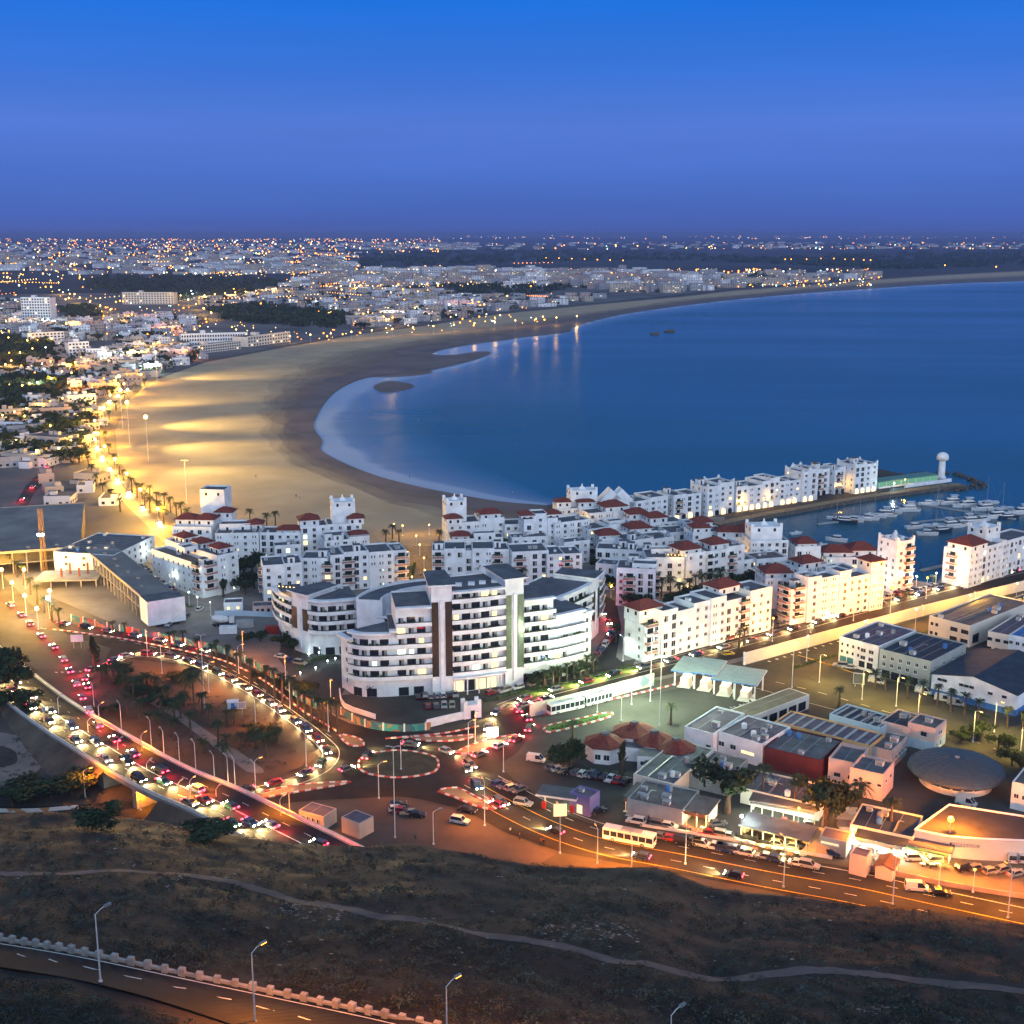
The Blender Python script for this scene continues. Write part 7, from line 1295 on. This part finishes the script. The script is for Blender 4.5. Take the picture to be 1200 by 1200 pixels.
# site yard bits
for i, (x, y, m_, lab) in enumerate([(322, 742, M('container_red', (.3, .03, .02), .6, .15, 1), 'bright red shipping container in the site compound'), (268, 742, WHITE, 'white cabin container in the site compound'), (287, 735, GREYW, 'grey container at the back of the site compound')]):
    p = G(x, y); t = thing('site_container', lab, 'container', p, .1*i); m = MB(); m.box(-3, -1.2, .1, 3, 1.2, 2.6, m_)
    for k in range(14): m.box(-2.9+k*.43, -1.26, .2, -2.7+k*.43, -1.2, 2.5, m_)
    m.obj('box', t); m = MB(); m.box(3.0, -1.1, .15, 3.06, 1.1, 2.5, STEEL); m.obj('door', t)
p = G(262, 733); t = thing('mixer_truck', 'white concrete mixer truck in the site compound', 'truck', p, .2); m = MB(); m.box(-4, -1.1, .7, 3, 1.1, 1.1, DARKM); m.obj('chassis', t); m = MB(); m.box(2, -1.1, 1.1, 3.8, 1.1, 3, RAILW); m.box(3.8, -.9, 1.9, 3.83, .9, 2.8, GLASS); m.obj('cab', t); m = MB(); m.tube([(-4, 0, 3.1), (-3, 0, 2.9), (-1, 0, 2.5), (1.3, 0, 2.2), (1.9, 0, 2.1)], [.5, 1.1, 1.45, 1.1, .6], RAILW, 14); m.obj('drum', t)
wm = MB(); wm.tube([(0, -.2, 0), (0, .2, 0)], .5, TYRE, 12); wme = wm.mesh('wheel')
for x in (-3, -1.8, 2.8):
    for y in (-1, 1): put('wheel', wme, t, (x, y, .5))
p = G(273, 830); t = thing('pump_house', 'small pale blue cabinet at the foot of the dark mast', 'cabinet', p, .2); m = MB(); m.box(-1.5, -1, 0, 1.5, 1, 2.2, PALEBLUE); m.box(-1.7, -1.2, 2.2, 1.7, 1.2, 2.35, WHITE); m.obj('wall', t); m = MB(); m.box(-.5, -1.04, .1, .5, -1.0, 1.9, BLUE); m.obj('door', t)

# roof terraces with amber lights
for (x, y, h, lab) in ((766, 728, 13.4, 'string of amber lamps on the planted terrace of the avenue block'), (793, 655, 13.2, 'string of amber lamps on the roof garden above the dark palms'), (338, 693, 18.2, 'string of amber lamps on the curved roof terrace of the hotel wing')):
    p = G(x, y, h); t = thing('terrace_lights', lab, 'lights', p, -.3); m = MB(); m.tube([(-4, 0, 1.9), (0, 0, 1.6), (4, 0, 1.9)], .03, DARKM, 4); m.tube([(-4, 0, -.6), (-4, 0, 1.9)], .05, DARKM, 5); m.tube([(4, 0, -.6), (4, 0, 1.9)], .05, DARKM, 5); m.obj('cable', t)
    for k in range(6): m = MB(); m.lathe([(0, 1.35), (.16, 1.5), (0, 1.65)], L_YELLOW, 8, (-3.4+k*1.36, 0)); m.obj('bulb', t)
    light('terrace_light', 'POINT', (0, .3, 1.4), 900, (1, .5, .08), t, .5)
# people, tiny in the picture: one skinned body in two strides, recoloured
def body(stride):
    bm = [(0, 0, .95), (0, 0, 1.18), (0, 0, 1.42), (0, 0, 1.54), (.02, 0, 1.70), (0, .1, .90), (stride*.16, .1, .50), (stride*.30-.06, .1, .07), (stride*.30+.12, .1, .03), (0, -.1, .90), (-stride*.10, -.1, .50), (-stride*.34, -.1, .09), (-stride*.34+.16, -.1, .04), (0, .2, 1.42), (-stride*.12, .25, 1.14), (-stride*.10+.1, .25, .90), (0, -.2, 1.42), (stride*.12, -.25, 1.14), (stride*.14+.1, -.25, .90)]
    ed = [(0, 1), (1, 2), (2, 3), (3, 4), (0, 5), (5, 6), (6, 7), (7, 8), (0, 9), (9, 10), (10, 11), (11, 12), (2, 13), (13, 14), (14, 15), (2, 16), (16, 17), (17, 18)]
    rad = [.14, .13, .16, .06, .105, .10, .07, .05, .045, .10, .07, .05, .045, .065, .05, .04, .065, .05, .04]
    me = bpy.data.meshes.new('person_frame'); me.from_pydata(bm, ed, []); o = bpy.data.objects.new('person_frame', me); COL.objects.link(o); o.modifiers.new('s', 'SKIN'); o.modifiers.new('d', 'SUBSURF').levels = 1
    for i, v in enumerate(me.skin_vertices[0].data): v.radius = (rad[i], rad[i]); v.use_root = i == 0
    bpy.context.view_layer.update(); r = bpy.data.meshes.new_from_object(o.evaluated_get(bpy.context.evaluated_depsgraph_get())); bpy.data.objects.remove(o); return r
_bd = [body(1.0), body(.45)]; SKIN = M('skin', (.25, .15, .1), .6, .1, 3); TROU = M('trousers_dark', (.02, .025, .04), .9, .2, 3)
PEOPLE = [(598, 977, 'white', 'person in a white shirt walking on the verge of the bottom road'), (609, 984, 'blue', 'person in a blue top ahead on the verge of the bottom road'), (634, 990, 'red', 'person in a red top near the tall orange sign'), (637, 991, 'black', 'person in black beside the one in the red top'), (712, 972, 'beige', 'person in a beige coat at the bus front'), (487, 984, 'grey', 'person in grey standing on the lay-by edge'), (347, 583, 'black', 'person in black on the sand, left of a pair'), (351, 584, 'white', 'person in white on the sand, right of a pair'), (300, 560, 'red', 'person in a red top far out on the lit sand'), (480, 560, 'grey', 'person in grey on the wet sand near the water'), (500, 655, 'blue', 'person in a blue top on the lamplit square'), (493, 675, 'white', 'person in white on the near side of the lamplit square'), (880, 605, 'black', 'person in black strolling on the pier walk'), (1090, 1018, 'white', 'person in white between market lamps and parked cars'), (760, 962, 'green', 'person in green in front of the open restaurant')]
for i, (x, y, c, lab) in enumerate(PEOPLE):
    me = _bd[i % 2].copy(); me.materials.clear()
    for m in (TROU, M('shirt_'+c, COLS[c], .9, .1, 3), SKIN, M('hair_dark', (.01, .008, .007), .7, .1, 3)): me.materials.append(m)
    for f in me.polygons: z = f.center.z; f.material_index = 0 if z < .97 and abs(f.center.y) < .2 else (1 if z < 1.47 and not (z < 1.0) else (3 if z > 1.72 else 2))
    p = G(x, y, .12 if x != 880 else 1.02); tag(put('person', me, None, p, R.uniform(0, 6)), lab, 'person')
# ------------------------------------------------------------------ the town behind the bay
CW = [M('town_chalk', (.64, .65, .7), .85, .12, .05), M('town_white', (.54, .54, .6), .85, .12, .05), M('town_buff', (.42, .36, .30), .85, .12, .05), M('town_pink', (.36, .28, .26), .85, .12, .05), M('town_grey', (.3, .3, .33), .85, .12, .05)]
DW = M('dark_window_row', (.05, .055, .07), .4, .2, .2)
def town_block(mb, w, d, h, m, roof, rr, detail=True, ox=0, oy=0, oz=0, rot=0):
    c, s = math.cos(rot), math.sin(rot); T = lambda x, y, z: (ox+x*c-y*s, oy+x*s+y*c, oz+z)
    def bx(x0, y0, z0, x1, y1, z1, mm, top):
        v = [(x0, y0, z0), (x1, y0, z0), (x1, y1, z0), (x0, y1, z0), (x0, y0, z1), (x1, y0, z1), (x1, y1, z1), (x0, y1, z1)]; v = [T(*q) for q in v]
        for k, f in enumerate(((4, 5, 6, 7), (0, 1, 5, 4), (1, 2, 6, 5), (2, 3, 7, 6), (3, 0, 4, 7))): mb.face([v[i] for i in f], top if k == 0 else mm)
    bx(-w/2, -d/2, -.5, w/2, d/2, h, m, roof)
    if detail:
        bx(-w/2, -d/2, h, w/2, -d/2+.3, h+.8, m, m); bx(-w/2, -d/2+.3, h, -w/2+.3, d/2, h+.8, m, m)
        for _ in range(rr.randint(1, 3)): x = rr.uniform(-w/2+2, w/2-2); y = rr.uniform(-d/4, d/3); bx(x-1.6, y-1.4, h, x+1.6, y+1.4, h+rr.uniform(1.5, 3), m, roof)
        if w > 14 and rr.random() < .6: k = rr.uniform(.3, .6); bx(-w/2, -d/2-4, -.5, -w/2+w*k, -d/2, h*rr.uniform(.4, .8), m, roof)
    nf = max(1, int(h/3.1)); nx = max(2, int(w/(3.2 if detail else 6))); nd = max(2, int(d/3.6))
    for f in range(nf):
        z = f*h/nf+.9
        for i in range(nx):
            if rr.random() < .15: continue
            x = -w/2+(i+.5)*w/nx; ww = .75 if detail else 1.5; g = rr.choice([L_WARM, L_WARM, L_COOL]) if rr.random() < .07 else (GLASS if detail else DW)
            mb.face([T(x-ww, -d/2-.04, z), T(x+ww, -d/2-.04, z), T(x+ww, -d/2-.04, z+1.4), T(x-ww, -d/2-.04, z+1.4)], g)
        if detail:
            for sg in (-1, 1):
                for i in range(nd):
                    y = -d/2+(i+.5)*d/nd; q = [T(sg*(w/2+.04), y-.7, z), T(sg*(w/2+.04), y+.7, z), T(sg*(w/2+.04), y+.7, z+1.4), T(sg*(w/2+.04), y-.7, z+1.4)]; mb.face(q if sg > 0 else q[::-1], GLASS)
def pip(x, y, poly):
    c = False
    for (ax, ay), (bx_, by) in zip(poly, poly[1:]+poly[:1]):
        if (ay > y) != (by > y) and x < (bx_-ax)*(y-ay)/(by-ay)+ax: c = not c
    return c
# dark wooded patches of the town (photo outlines), then the built-up zones
WOODS = [[(92, 334), (130, 326), (200, 325), (300, 328), (332, 334), (300, 344), (230, 352), (200, 356), (130, 344)], [(240, 362), (300, 358), (380, 366), (420, 372), (390, 386), (330, 382), (262, 376)], [(-20, 400), (40, 396), (62, 408), (50, 428), (-20, 432)], [(-20, 452), (58, 446), (80, 458), (60, 472), (-20, 476)], [(420, 298), (560, 293), (760, 296), (900, 303), (1060, 296), (1300, 292), (1300, 305), (1080, 316), (1040, 316), (900, 309), (760, 305), (600, 308), (420, 312)], [(520, 338), (600, 335), (660, 338), (640, 346), (540, 347)], [(70, 362), (110, 360), (120, 372), (80, 378)], [(840, 330), (880, 325), (920, 326), (900, 331)]]
ZONES = [  # outline, rows: spacing in px, width range, height range, palette, label, group
    ([(-20, 480), (96, 478), (112, 500), (96, 520), (104, 545), (-20, 545)], 17, (12, 30), (3.5, 6), 'low flat roofed house among palms left of the promenade road', 'low houses left of the promenade road'),
    ([(50, 548), (118, 552), (150, 590), (120, 600), (60, 590)], 34, (8, 16), (3, 5), 'low shed on the open ground above the building site', 'low sheds above the building site'),
    ([(96, 425), (150, 400), (205, 395), (240, 420), (178, 440), (130, 462), (112, 470)], 12, (10, 22), (4, 9), 'low white building near the first beach hotels', 'low buildings near the first beach hotels'),
    ([(-20, 352), (22, 352), (80, 380), (105, 382), (140, 372), (200, 370), (240, 378), (215, 392), (150, 398), (110, 402), (60, 390), (-20, 394)], 11, (12, 26), (5, 12), 'white town house on the slope left of the long beach hotel', 'town houses left of the long beach hotel'),
    ([(200, 345), (320, 338), (420, 336), (500, 338), (520, 350), (460, 360), (420, 366), (330, 358), (250, 360)], 10, (14, 30), (5, 11), 'white block in the town between the two dark woods', 'town blocks between the dark woods'),
    ([(420, 352), (520, 342), (640, 348), (720, 345), (690, 354), (580, 366), (500, 378), (420, 386), (400, 372)], 10, (14, 30), (5, 12), 'white villa or block right behind the far beach', 'blocks right behind the far beach'),
    ([(-20, 396), (104, 402), (112, 440), (112, 476), (-20, 480)], 17, (10, 22), (4, 9), 'white house half hidden among dark trees left of the hotels', 'houses among the dark trees'),
    ([(330, 338), (400, 318), (560, 316), (720, 318), (860, 322), (1030, 322), (1030, 328), (930, 333), (860, 338), (760, 345), (660, 338), (520, 336), (400, 336)], 8, (24, 60), (9, 20), 'pale town block in the bright band across the bay', 'pale blocks in the bright band across the bay'),
]
cand = []
for zi, (poly, sp, wr, hr, lab, grp) in enumerate(ZONES):
    x0, x1 = min(p[0] for p in poly), max(p[0] for p in poly); y0, y1 = min(p[1] for p in poly), max(p[1] for p in poly); y = y1
    while y > y0:
        x = x0+R.uniform(0, sp)
        while x < x1:
            px, py = x+R.uniform(-2, 2), y+R.uniform(-1, 1)
            if pip(px, py, poly) and not any(pip(px, py, w) for w in WOODS): cand.append((py, px, zi))
            x += sp*R.uniform(.8, 1.7)
        y -= sp*R.uniform(.3, .46)
cand.sort(reverse=True); far_mb = MB(); rr = random.Random(5); taken = 0
for py, px, zi in cand:
    poly, sp, wr, hr, lab, grp = ZONES[zi]; w = rr.uniform(*wr); d = rr.uniform(10, 18); h = rr.uniform(*hr)*(1.35 if rr.random() < .12 else 1); p = G(px, py); rot = rr.choice([0, .25, -.3, .5])+rr.uniform(-.15, .15); m = rr.choice(CW); rf = rr.choice([ROOFG, ROOFB, ROOFP, M('pale_roof', (.3, .3, .31), .9, .2, .1)])
    if taken < 285:
        mb = MB(); town_block(mb, w, d, h, m, rf, rr); o = mb.obj('town_building', None, p, rot); tag(o, lab, 'building', grp); taken += 1
    else: town_block(far_mb, w, d, h, m, rf, rr, False, p.x, p.y, 0, rot)
for i in range(900):                                   # the far plain
    px = rr.uniform(-20, 560) if rr.random() < .75 else rr.uniform(500, 1200); py = 286+rr.random()**1.6*36 if px < 420 else 284+rr.random()*9
    if px > 760 and py > 292 or any(pip(px, py, w) for w in WOODS): continue
    p = G(px, py); town_block(far_mb, rr.uniform(30, 90), 30, rr.uniform(7, 20), rr.choice(CW), ROOFG, rr, False, p.x, p.y, .5, rr.uniform(-.3, .3))
o = far_mb.obj('distant_town'); tag(o, 'mass of pale blocks of the far town on the plain', 'town', None, 'stuff')
def slab(label, FL, FR, BK, h, nf, nb, m=None, cat='hotel', nm='beach_hotel', group=None):
    loc, rot, L, D = frame2(FL, FR, BK, h, 1); t = thing(nm, label, cat, loc, rot, group); mb = MB(); mb.box(0, 0, -.5, L, D, h, m or WHITE, ROOFG); mb.box(0, 0, h, L, .4, h+1, m or WHITE); mb.box(L*.3, D*.3, h, L*.3+6, D*.7, h+3.5, m or WHITE); mb.obj('wall', t); rr = random.Random(len(label)); n = 0
    for f in range(nf):
        for b in range(nb):
            if n >= 100: break
            n += 1; put_window(t, 'F', (b+.5)*L/nb, 0, f*h/nf+.8, min(2.6, L/nb*.6), h/nf*.55, 'lit' if rr.random() < .06 else 'dark', L, D)
slab('tall white slab hotel with a dense window grid at the far left', (24, 349), (58, 349), (76, 350), 38, 9, 11); slab('long white hotel block on the rise beside the dark wood', (143, 343), (203, 343), 30, 22, 5, 18, CREAM); slab('low white hotel in front of the tall slab hotel', (32, 391), (75, 389), 24, 14, 4, 10); slab('white block of flats with a blank end beside the low white hotel', (80, 402), (104, 401), 22, 17, 5, 6)
slab('very long white beach hotel lit at the back of the sand', (212, 392), (290, 390), 26, 14, 3, 26); slab('lower wing of the long beach hotel nearest the sand', (226, 406), (282, 400), 16, 9, 3, 20, CREAM); slab('lit cream end wing of the long beach hotel', (290, 395), (340, 389), 22, 12, 3, 16, CREAM); slab('white block of the beach hotel behind the long front', (160, 385), (212, 382), 30, 9, 2, 14)
for i, (x, y, w, h) in enumerate([(455, 316, 34, 24), (495, 314, 36, 26), (530, 314, 30, 25), (560, 322, 30, 20), (640, 316, 34, 20), (590, 330, 44, 18)]):
    slab(f'taller pale block rising from the bright town band, {ordw(i)} from its left end', (x, y), (x+w*.6, y), 40, h, 5, 10, CW[i % 5], 'apartment block', 'town_tower', 'taller blocks in the bright town band')
p = G(96, 450); t = thing('lattice_tower', 'slim lattice tower among the dark trees left of the beach', 'tower', p); m = MB()
for sx in (-1, 1):
    for sy in (-1, 1): m.tube([(sx*2.2, sy*2.2, 0), (sx*1.0, sy*1.0, 22), (sx*.5, sy*.5, 34)], .22, STEEL, 4)
for k in range(11): z = 3*k; f = 2.2-.055*z; m.tube([(-f, -f, z), (f, -f, z+3)], .14, STEEL, 4, False); m.tube([(f, -f, z), (-f, -f, z+3)], .14, STEEL, 4, False)
m.obj('lattice', t)
# woods: leafy clumps through their whole outline, one mass each; single trees in the town are things
def clump_mass(name, label, pts, m, group=None):
    mb = MB(); rr = random.Random(len(label))
    for p, r, h in pts:
        for _ in range(26):
            d = Vector((rr.gauss(0, 1), rr.gauss(0, 1), abs(rr.gauss(0, 1)))).normalized(); c = p+Vector((d.x*r, d.y*r, d.z*h*.8+h*.15)); u = Vector((rr.gauss(0, 1), rr.gauss(0, 1), rr.gauss(0, 1))).normalized(); v = u.orthogonal().normalized(); l = r*rr.uniform(.22, .48); mb.face([c-u*l, c+v*l*.8, c+u*l, c-v*l*.7], m)
    o = mb.obj(name); tag(o, label, 'trees', group, 'stuff')
WL = ['dark wooded hill beside the white hotel block', 'dark park of trees behind the long beach hotel', 'dark trees below the tall slab hotel', 'dark trees along the straight town road', 'long dark forest belt across the far plain', 'dark grove in the bright town band', 'dark grove by the tall slab hotel', 'dark grove at the far end of the town']
for w, lab in zip(WOODS, WL):
    x0, x1 = min(p[0] for p in w), max(p[0] for p in w); y0, y1 = min(p[1] for p in w), max(p[1] for p in w); pts = []; rr = random.Random(len(lab)); n = int((x1-x0)*(y1-y0)*.10)
    for _ in range(min(n, 1300)):
        x, y = rr.uniform(x0, x1), rr.uniform(y0, y1)
        if pip(x, y, w): k = 1 if y > 340 else (1.5 if y > 318 else 3.5); p = G(x, y); pts.append((p, rr.uniform(4, 8)*k, rr.uniform(6, 11)*min(k, 1.6)))
    clump_mass('woods', lab, pts, LEAF)
tp = []
for _ in range(6000):
    x, y = R.uniform(-10, 700), R.uniform(345, 545)
    z = [i for i in range(7) if pip(x, y, ZONES[i][0])]
    if z and R.random() < .6: tp.append((x, y, z[0]))
    if len(tp) > 290: break
for x, y, z in tp: tree(x, y, R.uniform(6, 11), R.uniform(7, 13), ['dark tree between the low houses left of the promenade road', 'dark tree by the sheds above the building site', 'dark tree near the first beach hotels', 'dark tree on the slope left of the long beach hotel', 'dark tree in the town between the two dark woods', 'dark tree right behind the far beach', 'dark tree among the white houses left of the hotels'][z], ['trees left of the promenade road', 'trees by the sheds', 'trees near the beach hotels', 'trees on the town slope', 'trees between the woods', 'trees behind the far beach', 'trees among the white houses'][z], name='town_tree')
gmb = MB(); rr = random.Random(8)
for _ in range(9000):
    x, y = rr.uniform(-10, 1000), rr.uniform(318, 545); zs = [i for i in range(8) if pip(x, y, ZONES[i][0])]
    if not zs: continue
    p = G(x, y); r = rr.uniform(3, 6)*(1 if y > 400 else 1.3 if y > 345 else 2.0); h = rr.uniform(5, 9)
    for _k in range(14):
        d = Vector((rr.gauss(0, 1), rr.gauss(0, 1), abs(rr.gauss(0, 1)))).normalized(); c = p+Vector((d.x*r, d.y*r, d.z*h*.7+h*.25)); u = Vector((rr.gauss(0, 1), rr.gauss(0, 1), rr.gauss(0, 1))).normalized(); v = u.orthogonal().normalized(); l = r*rr.uniform(.22, .45); gmb.face([c-u*l, c+v*l*.8, c+u*l, c-v*l*.7], LEAF)
    if len(gmb.f) > 14*1500: break
o = gmb.obj('town_greenery'); tag(o, 'dark greenery scattered between the houses of the whole town', 'greenery', None, 'stuff')
# lamps of the town: nearest ones are posts, the far glitter is one mass of lights
for i in range(82):
    for _ in range(50):
        x, y = R.uniform(-10, 640), 338+R.random()**.8*130
        if any(pip(x, y, Z[0]) for Z in ZONES[1:7]): break
    z = [k for k in range(8) if pip(x, y, ZONES[k][0])]; z = z[0] if z else 4
    c = R.choice([OR, OR, YE, YE, YE, WH]); s = 1 if y > 400 else 1.5
    lamp((x, y), ['', 'street lamp by the low sheds above the building site', 'street lamp among the first beach hotels', 'street lamp on the slope left of the beach hotel', 'street lamp in the town between the dark woods', 'street lamp right behind the far beach', 'street lamp among the dark trees left of the hotels', 'street lamp in the far town band'][z], ['', 'lamps by the sheds', 'lamps among the beach hotels', 'lamps on the town slope', 'lamps between the woods', 'lamps behind the far beach', 'lamps among the dark trees', 'lamps in the far band'][z], 9, 0, c, 60000*s if i % 2 == 0 else 0, globe=.7*s)
lamps([(x, 470-(x-100)*.3) for x in range(-10, 96, 14)]+[(30, 500), (60, 512), (84, 530), (92, 500), (20, 530), (70, 540), (44, 545)], 'warm lamp among the low houses', 'the left edge', 'warm lamps among the low houses', h=7, col=YE, power=9000, globe=.6)
lamps([(70+k*12, 345+k*5.0) for k in range(6)]+[(240+k*12, 352-k*1.2) for k in range(8)]+[(212+k*9, 352+k*5.5) for k in range(5)], 'amber lamp on the town roads by the dark wood', 'the left', 'amber lamps on the town roads', h=9, col=YE, power=90000, globe=1.1)
lamps([(x, 404-(x-330)*.075) for x in range(340, 700, 24)], 'lamp on the far promenade behind the sand', 'the long hotel', 'lamps on the far promenade', h=9, col=YE, power=9000, globe=.9)
lamps([(640+k*15, 306+k*.6) for k in range(7)]+[(920, 308), (927, 308), (945, 308), (962, 307), (977, 307), (990, 308), (1000, 308), (1012, 309), (1020, 309), (1107, 316), (1167, 318)], 'orange lamp on the dark plain across the bay', 'the left', 'orange lamps on the dark plain', h=14, col=OR, globe=2.2)
gm = MB(); rr = random.Random(77); cols = [E('far_amber', (1, .42, .05), 7), E('far_gold', (1, .62, .2), 7), E('far_white', (.9, 1, .9), 6), E('far_orange', (1, .27, .02), 8), E('far_green', (.5, 1, .8), 5)]
def spark(p, r, m):
    v = [(p.x+r, p.y, p.z), (p.x, p.y-r, p.z), (p.x-r, p.y, p.z), (p.x, p.y+r, p.z), (p.x, p.y, p.z+r), (p.x, p.y, p.z-r)]
    for a, b, c in ((0, 3, 4), (3, 2, 4), (2, 1, 4), (1, 0, 4), (3, 0, 5), (2, 3, 5), (1, 2, 5), (0, 1, 5)): gm.face([v[a], v[b], v[c]], m)
for i in range(3300):
    q = rr.random()
    if q < .42: x, y = rr.uniform(-10, 520), 280+rr.random()**1.5*42
    elif q < .5: x, y = rr.uniform(500, 1200), rr.choice([rr.uniform(276.5, 280), rr.uniform(284, 292)])
    elif q < .8: x, y = rr.uniform(340, 1030), rr.uniform(315, 336)
    else: x, y = rr.uniform(-10, 640), rr.uniform(322, 400)
    if any(pip(x, y, w) for w in WOODS) or (x > 330 and y > 404-(x-330)*.09) or y > 338 and x > 640: continue
    p = G(x, y, 6); dep = p.y; spark(p, dep/1460*rr.choice([.35, .45, .6, .6, .8, 1.1]), rr.choices(cols, [4, 4, 2, 4, .6])[0])
for _ in range(46):                                     # strings of lamps along the far streets
    x, y = rr.uniform(-10, 620), rr.uniform(284, 352); dx, dy = rr.uniform(3, 9)*rr.choice((1, -1)), rr.uniform(-1.1, 1.1); m = cols[rr.choice((0, 0, 1, 3))]
    for k in range(rr.randint(7, 20)):
        px, py = x+dx*k*.7, y+dy*k*.6
        if py < 281 or py > 360 or any(pip(px, py, w) for w in WOODS) or (px > 330 and py > 404-(px-330)*.09): continue
        p = G(px, py, 7); spark(p, p.y/1460*rr.uniform(.4, .7), m)
o = gm.obj('town_lights'); tag(o, 'glitter of countless far lights over the town and plain', 'lights', None, 'stuff')
# ------------------------------------------------------------------ scrub on the hillside and rough ground
def scrub():
    rr = random.Random(3); tv = []
    for k in range(7):
        q = []
        for _ in range(26):
            d = Vector((rr.gauss(0, 1), rr.gauss(0, 1), abs(rr.gauss(0, .9)))).normalized()*rr.uniform(.45, 1.05); d.z *= .75; u = Vector((rr.gauss(0, 1), rr.gauss(0, 1), rr.gauss(0, 1))).normalized(); v = u.orthogonal().normalized(); l = rr.uniform(.10, .24); q += [d-u*l, d+v*l*.6, d+u*l, d-v*l*.6]
        tv.append(q)
    mats = [SCRUB, M('scrub_dry', (.10, .092, .056), .95, .4, .2, rgb2=(.034, .033, .02)), M('scrub_grey', (.08, .115, .10), .95, .4, .2, rgb2=(.04, .06, .055))]
    V = []; Fc = []; Mi = []; pathq = [Vector((p.x, p.y)) for p in pth[::2]]; rq = [Vector((p.x, p.y)) for p in _rc[::2]]
    n = 0
    while n < 11500:
        x, y = rr.uniform(-30, 1230), rr.uniform(945, 1225); p = HG(x, y)
        if p.y > crestY(p.x/max(p.y, 30))+8: continue
        q = Vector((p.x, p.y)); dn = mnoise.noise(Vector((p.x*.05, p.y*.08, 1)))+.6*mnoise.noise(Vector((p.x*.2, p.y*.25, 5)))
        if dn < rr.uniform(-1.1, .25): continue
        if min((q-a).length for a in pathq) < 1.7+rr.random() or (y > 1090 and min((q-a).length for a in rq) < 2.6): n += .2; continue
        n += 1; s = rr.uniform(.3, .95)*(1.25 if dn > .35 else 1)*(1.5 if rr.random() < .05 else 1); a = rr.uniform(0, 6.3); c, sn = math.cos(a)*s, math.sin(a)*s; z = hillb(p.x, p.y); b = len(V); zs = s*rr.uniform(.6, 1.1)
        tpl = rr.choice(tv); V += [(p.x+v.x*c-v.y*sn, p.y+v.x*sn+v.y*c, z+v.z*zs) for v in tpl]; mi = rr.choices((0, 1, 2), (5, 3, 4))[0]
        for k in range(0, len(tpl), 4): Fc.append((b+k, b+k+1, b+k+2, b+k+3)); Mi.append(mi)
    for _ in range(620):
        x, y = rr.uniform(95, 380), rr.uniform(785, 925)
        isl = pip(x, y, [(112, 806), (130, 788), (212, 790), (300, 832), (360, 884), (310, 908), (244, 918), (150, 855)])
        if not isl: x, y = rr.uniform(-10, 130), rr.uniform(845, 945)
        if not isl and (y < 850+x*.5 and x > 30): continue
        p = G(x, y); s = rr.uniform(.3, 1.0); a = rr.uniform(0, 6.3); c, sn = math.cos(a)*s, math.sin(a)*s; b = len(V); tpl = rr.choice(tv); V += [(p.x+v.x*c-v.y*sn, p.y+v.x*sn+v.y*c, .15+v.z*s*.8) for v in tpl]; mi = rr.choice((0, 1))
        for k in range(0, len(tpl), 4): Fc.append((b+k, b+k+1, b+k+2, b+k+3)); Mi.append(mi)
    me = bpy.data.meshes.new('scrub'); me.from_pydata(V, [], Fc)
    for m in mats: me.materials.append(m)
    me.polygons.foreach_set('material_index', Mi); o = put('scrub', me); tag(o, 'dark low scrub covering the hillside and rough ground', 'scrub', None, 'stuff')
    sm = MB(); st = rock_mesh(50, 1)
    for cx, cy_, sp, k in [(1100, 1180, 500, 0), (340, 1062, 12, 26), (690, 1095, 60, 60), (700, 1090, 40, 40), (225, 1035, 30, 20), (380, 1070, 30, 30), (1025, 1182, 18, 30), (600, 1080, 400, 130), (200, 1000, 200, 60)]:
        for _ in range(k):
            x = cx+rr.uniform(-sp, sp); y = cy_+rr.uniform(-.13*sp-4, .13*sp+4); p = HG(x, y)
            if p.y > crestY(p.x/max(p.y, 30)): continue
            s = rr.uniform(.12, .42); b = len(sm.v); z = hillb(p.x, p.y); sm.v += [(p.x+v.co.x*s*1.4, p.y+v.co.y*s, z+v.co.z*s) for v in st.vertices]; sm.f += [tuple(b+i for i in f.vertices) for f in st.polygons]; sm.m += [sm.mi(M('pale_stone', (.26, .22, .2), .95, .3, 1))]*len(st.polygons)
    tag(sm.obj('loose_stones'), 'loose pale stones scattered over the hillside', 'stones', None, 'stuff')
scrub()
# ------------------------------------------------------------------ the air
hz = MB(); hz.box(-42000, -800, -4, 72000, 72000, 150, M('haze_unused', (1, 1, 1))); ho = hz.obj('haze'); ho.data.materials.clear(); tag(ho, 'thin blue evening haze over the bay', 'haze', None, 'stuff')
hm = bpy.data.materials.new('evening_haze'); hm.use_nodes = True; hn = hm.node_tree.nodes; hn.remove(hn['Principled BSDF']); pv = hn.new('ShaderNodeVolumePrincipled'); pv.inputs['Color'].default_value = (.27, .34, .68, 1); pv.inputs['Density'].default_value = 5.5e-5; pv.inputs['Anisotropy'].default_value = 0
hm.node_tree.links.new(pv.outputs[0], hn['Material Output'].inputs['Volume']); ho.data.materials.append(hm)
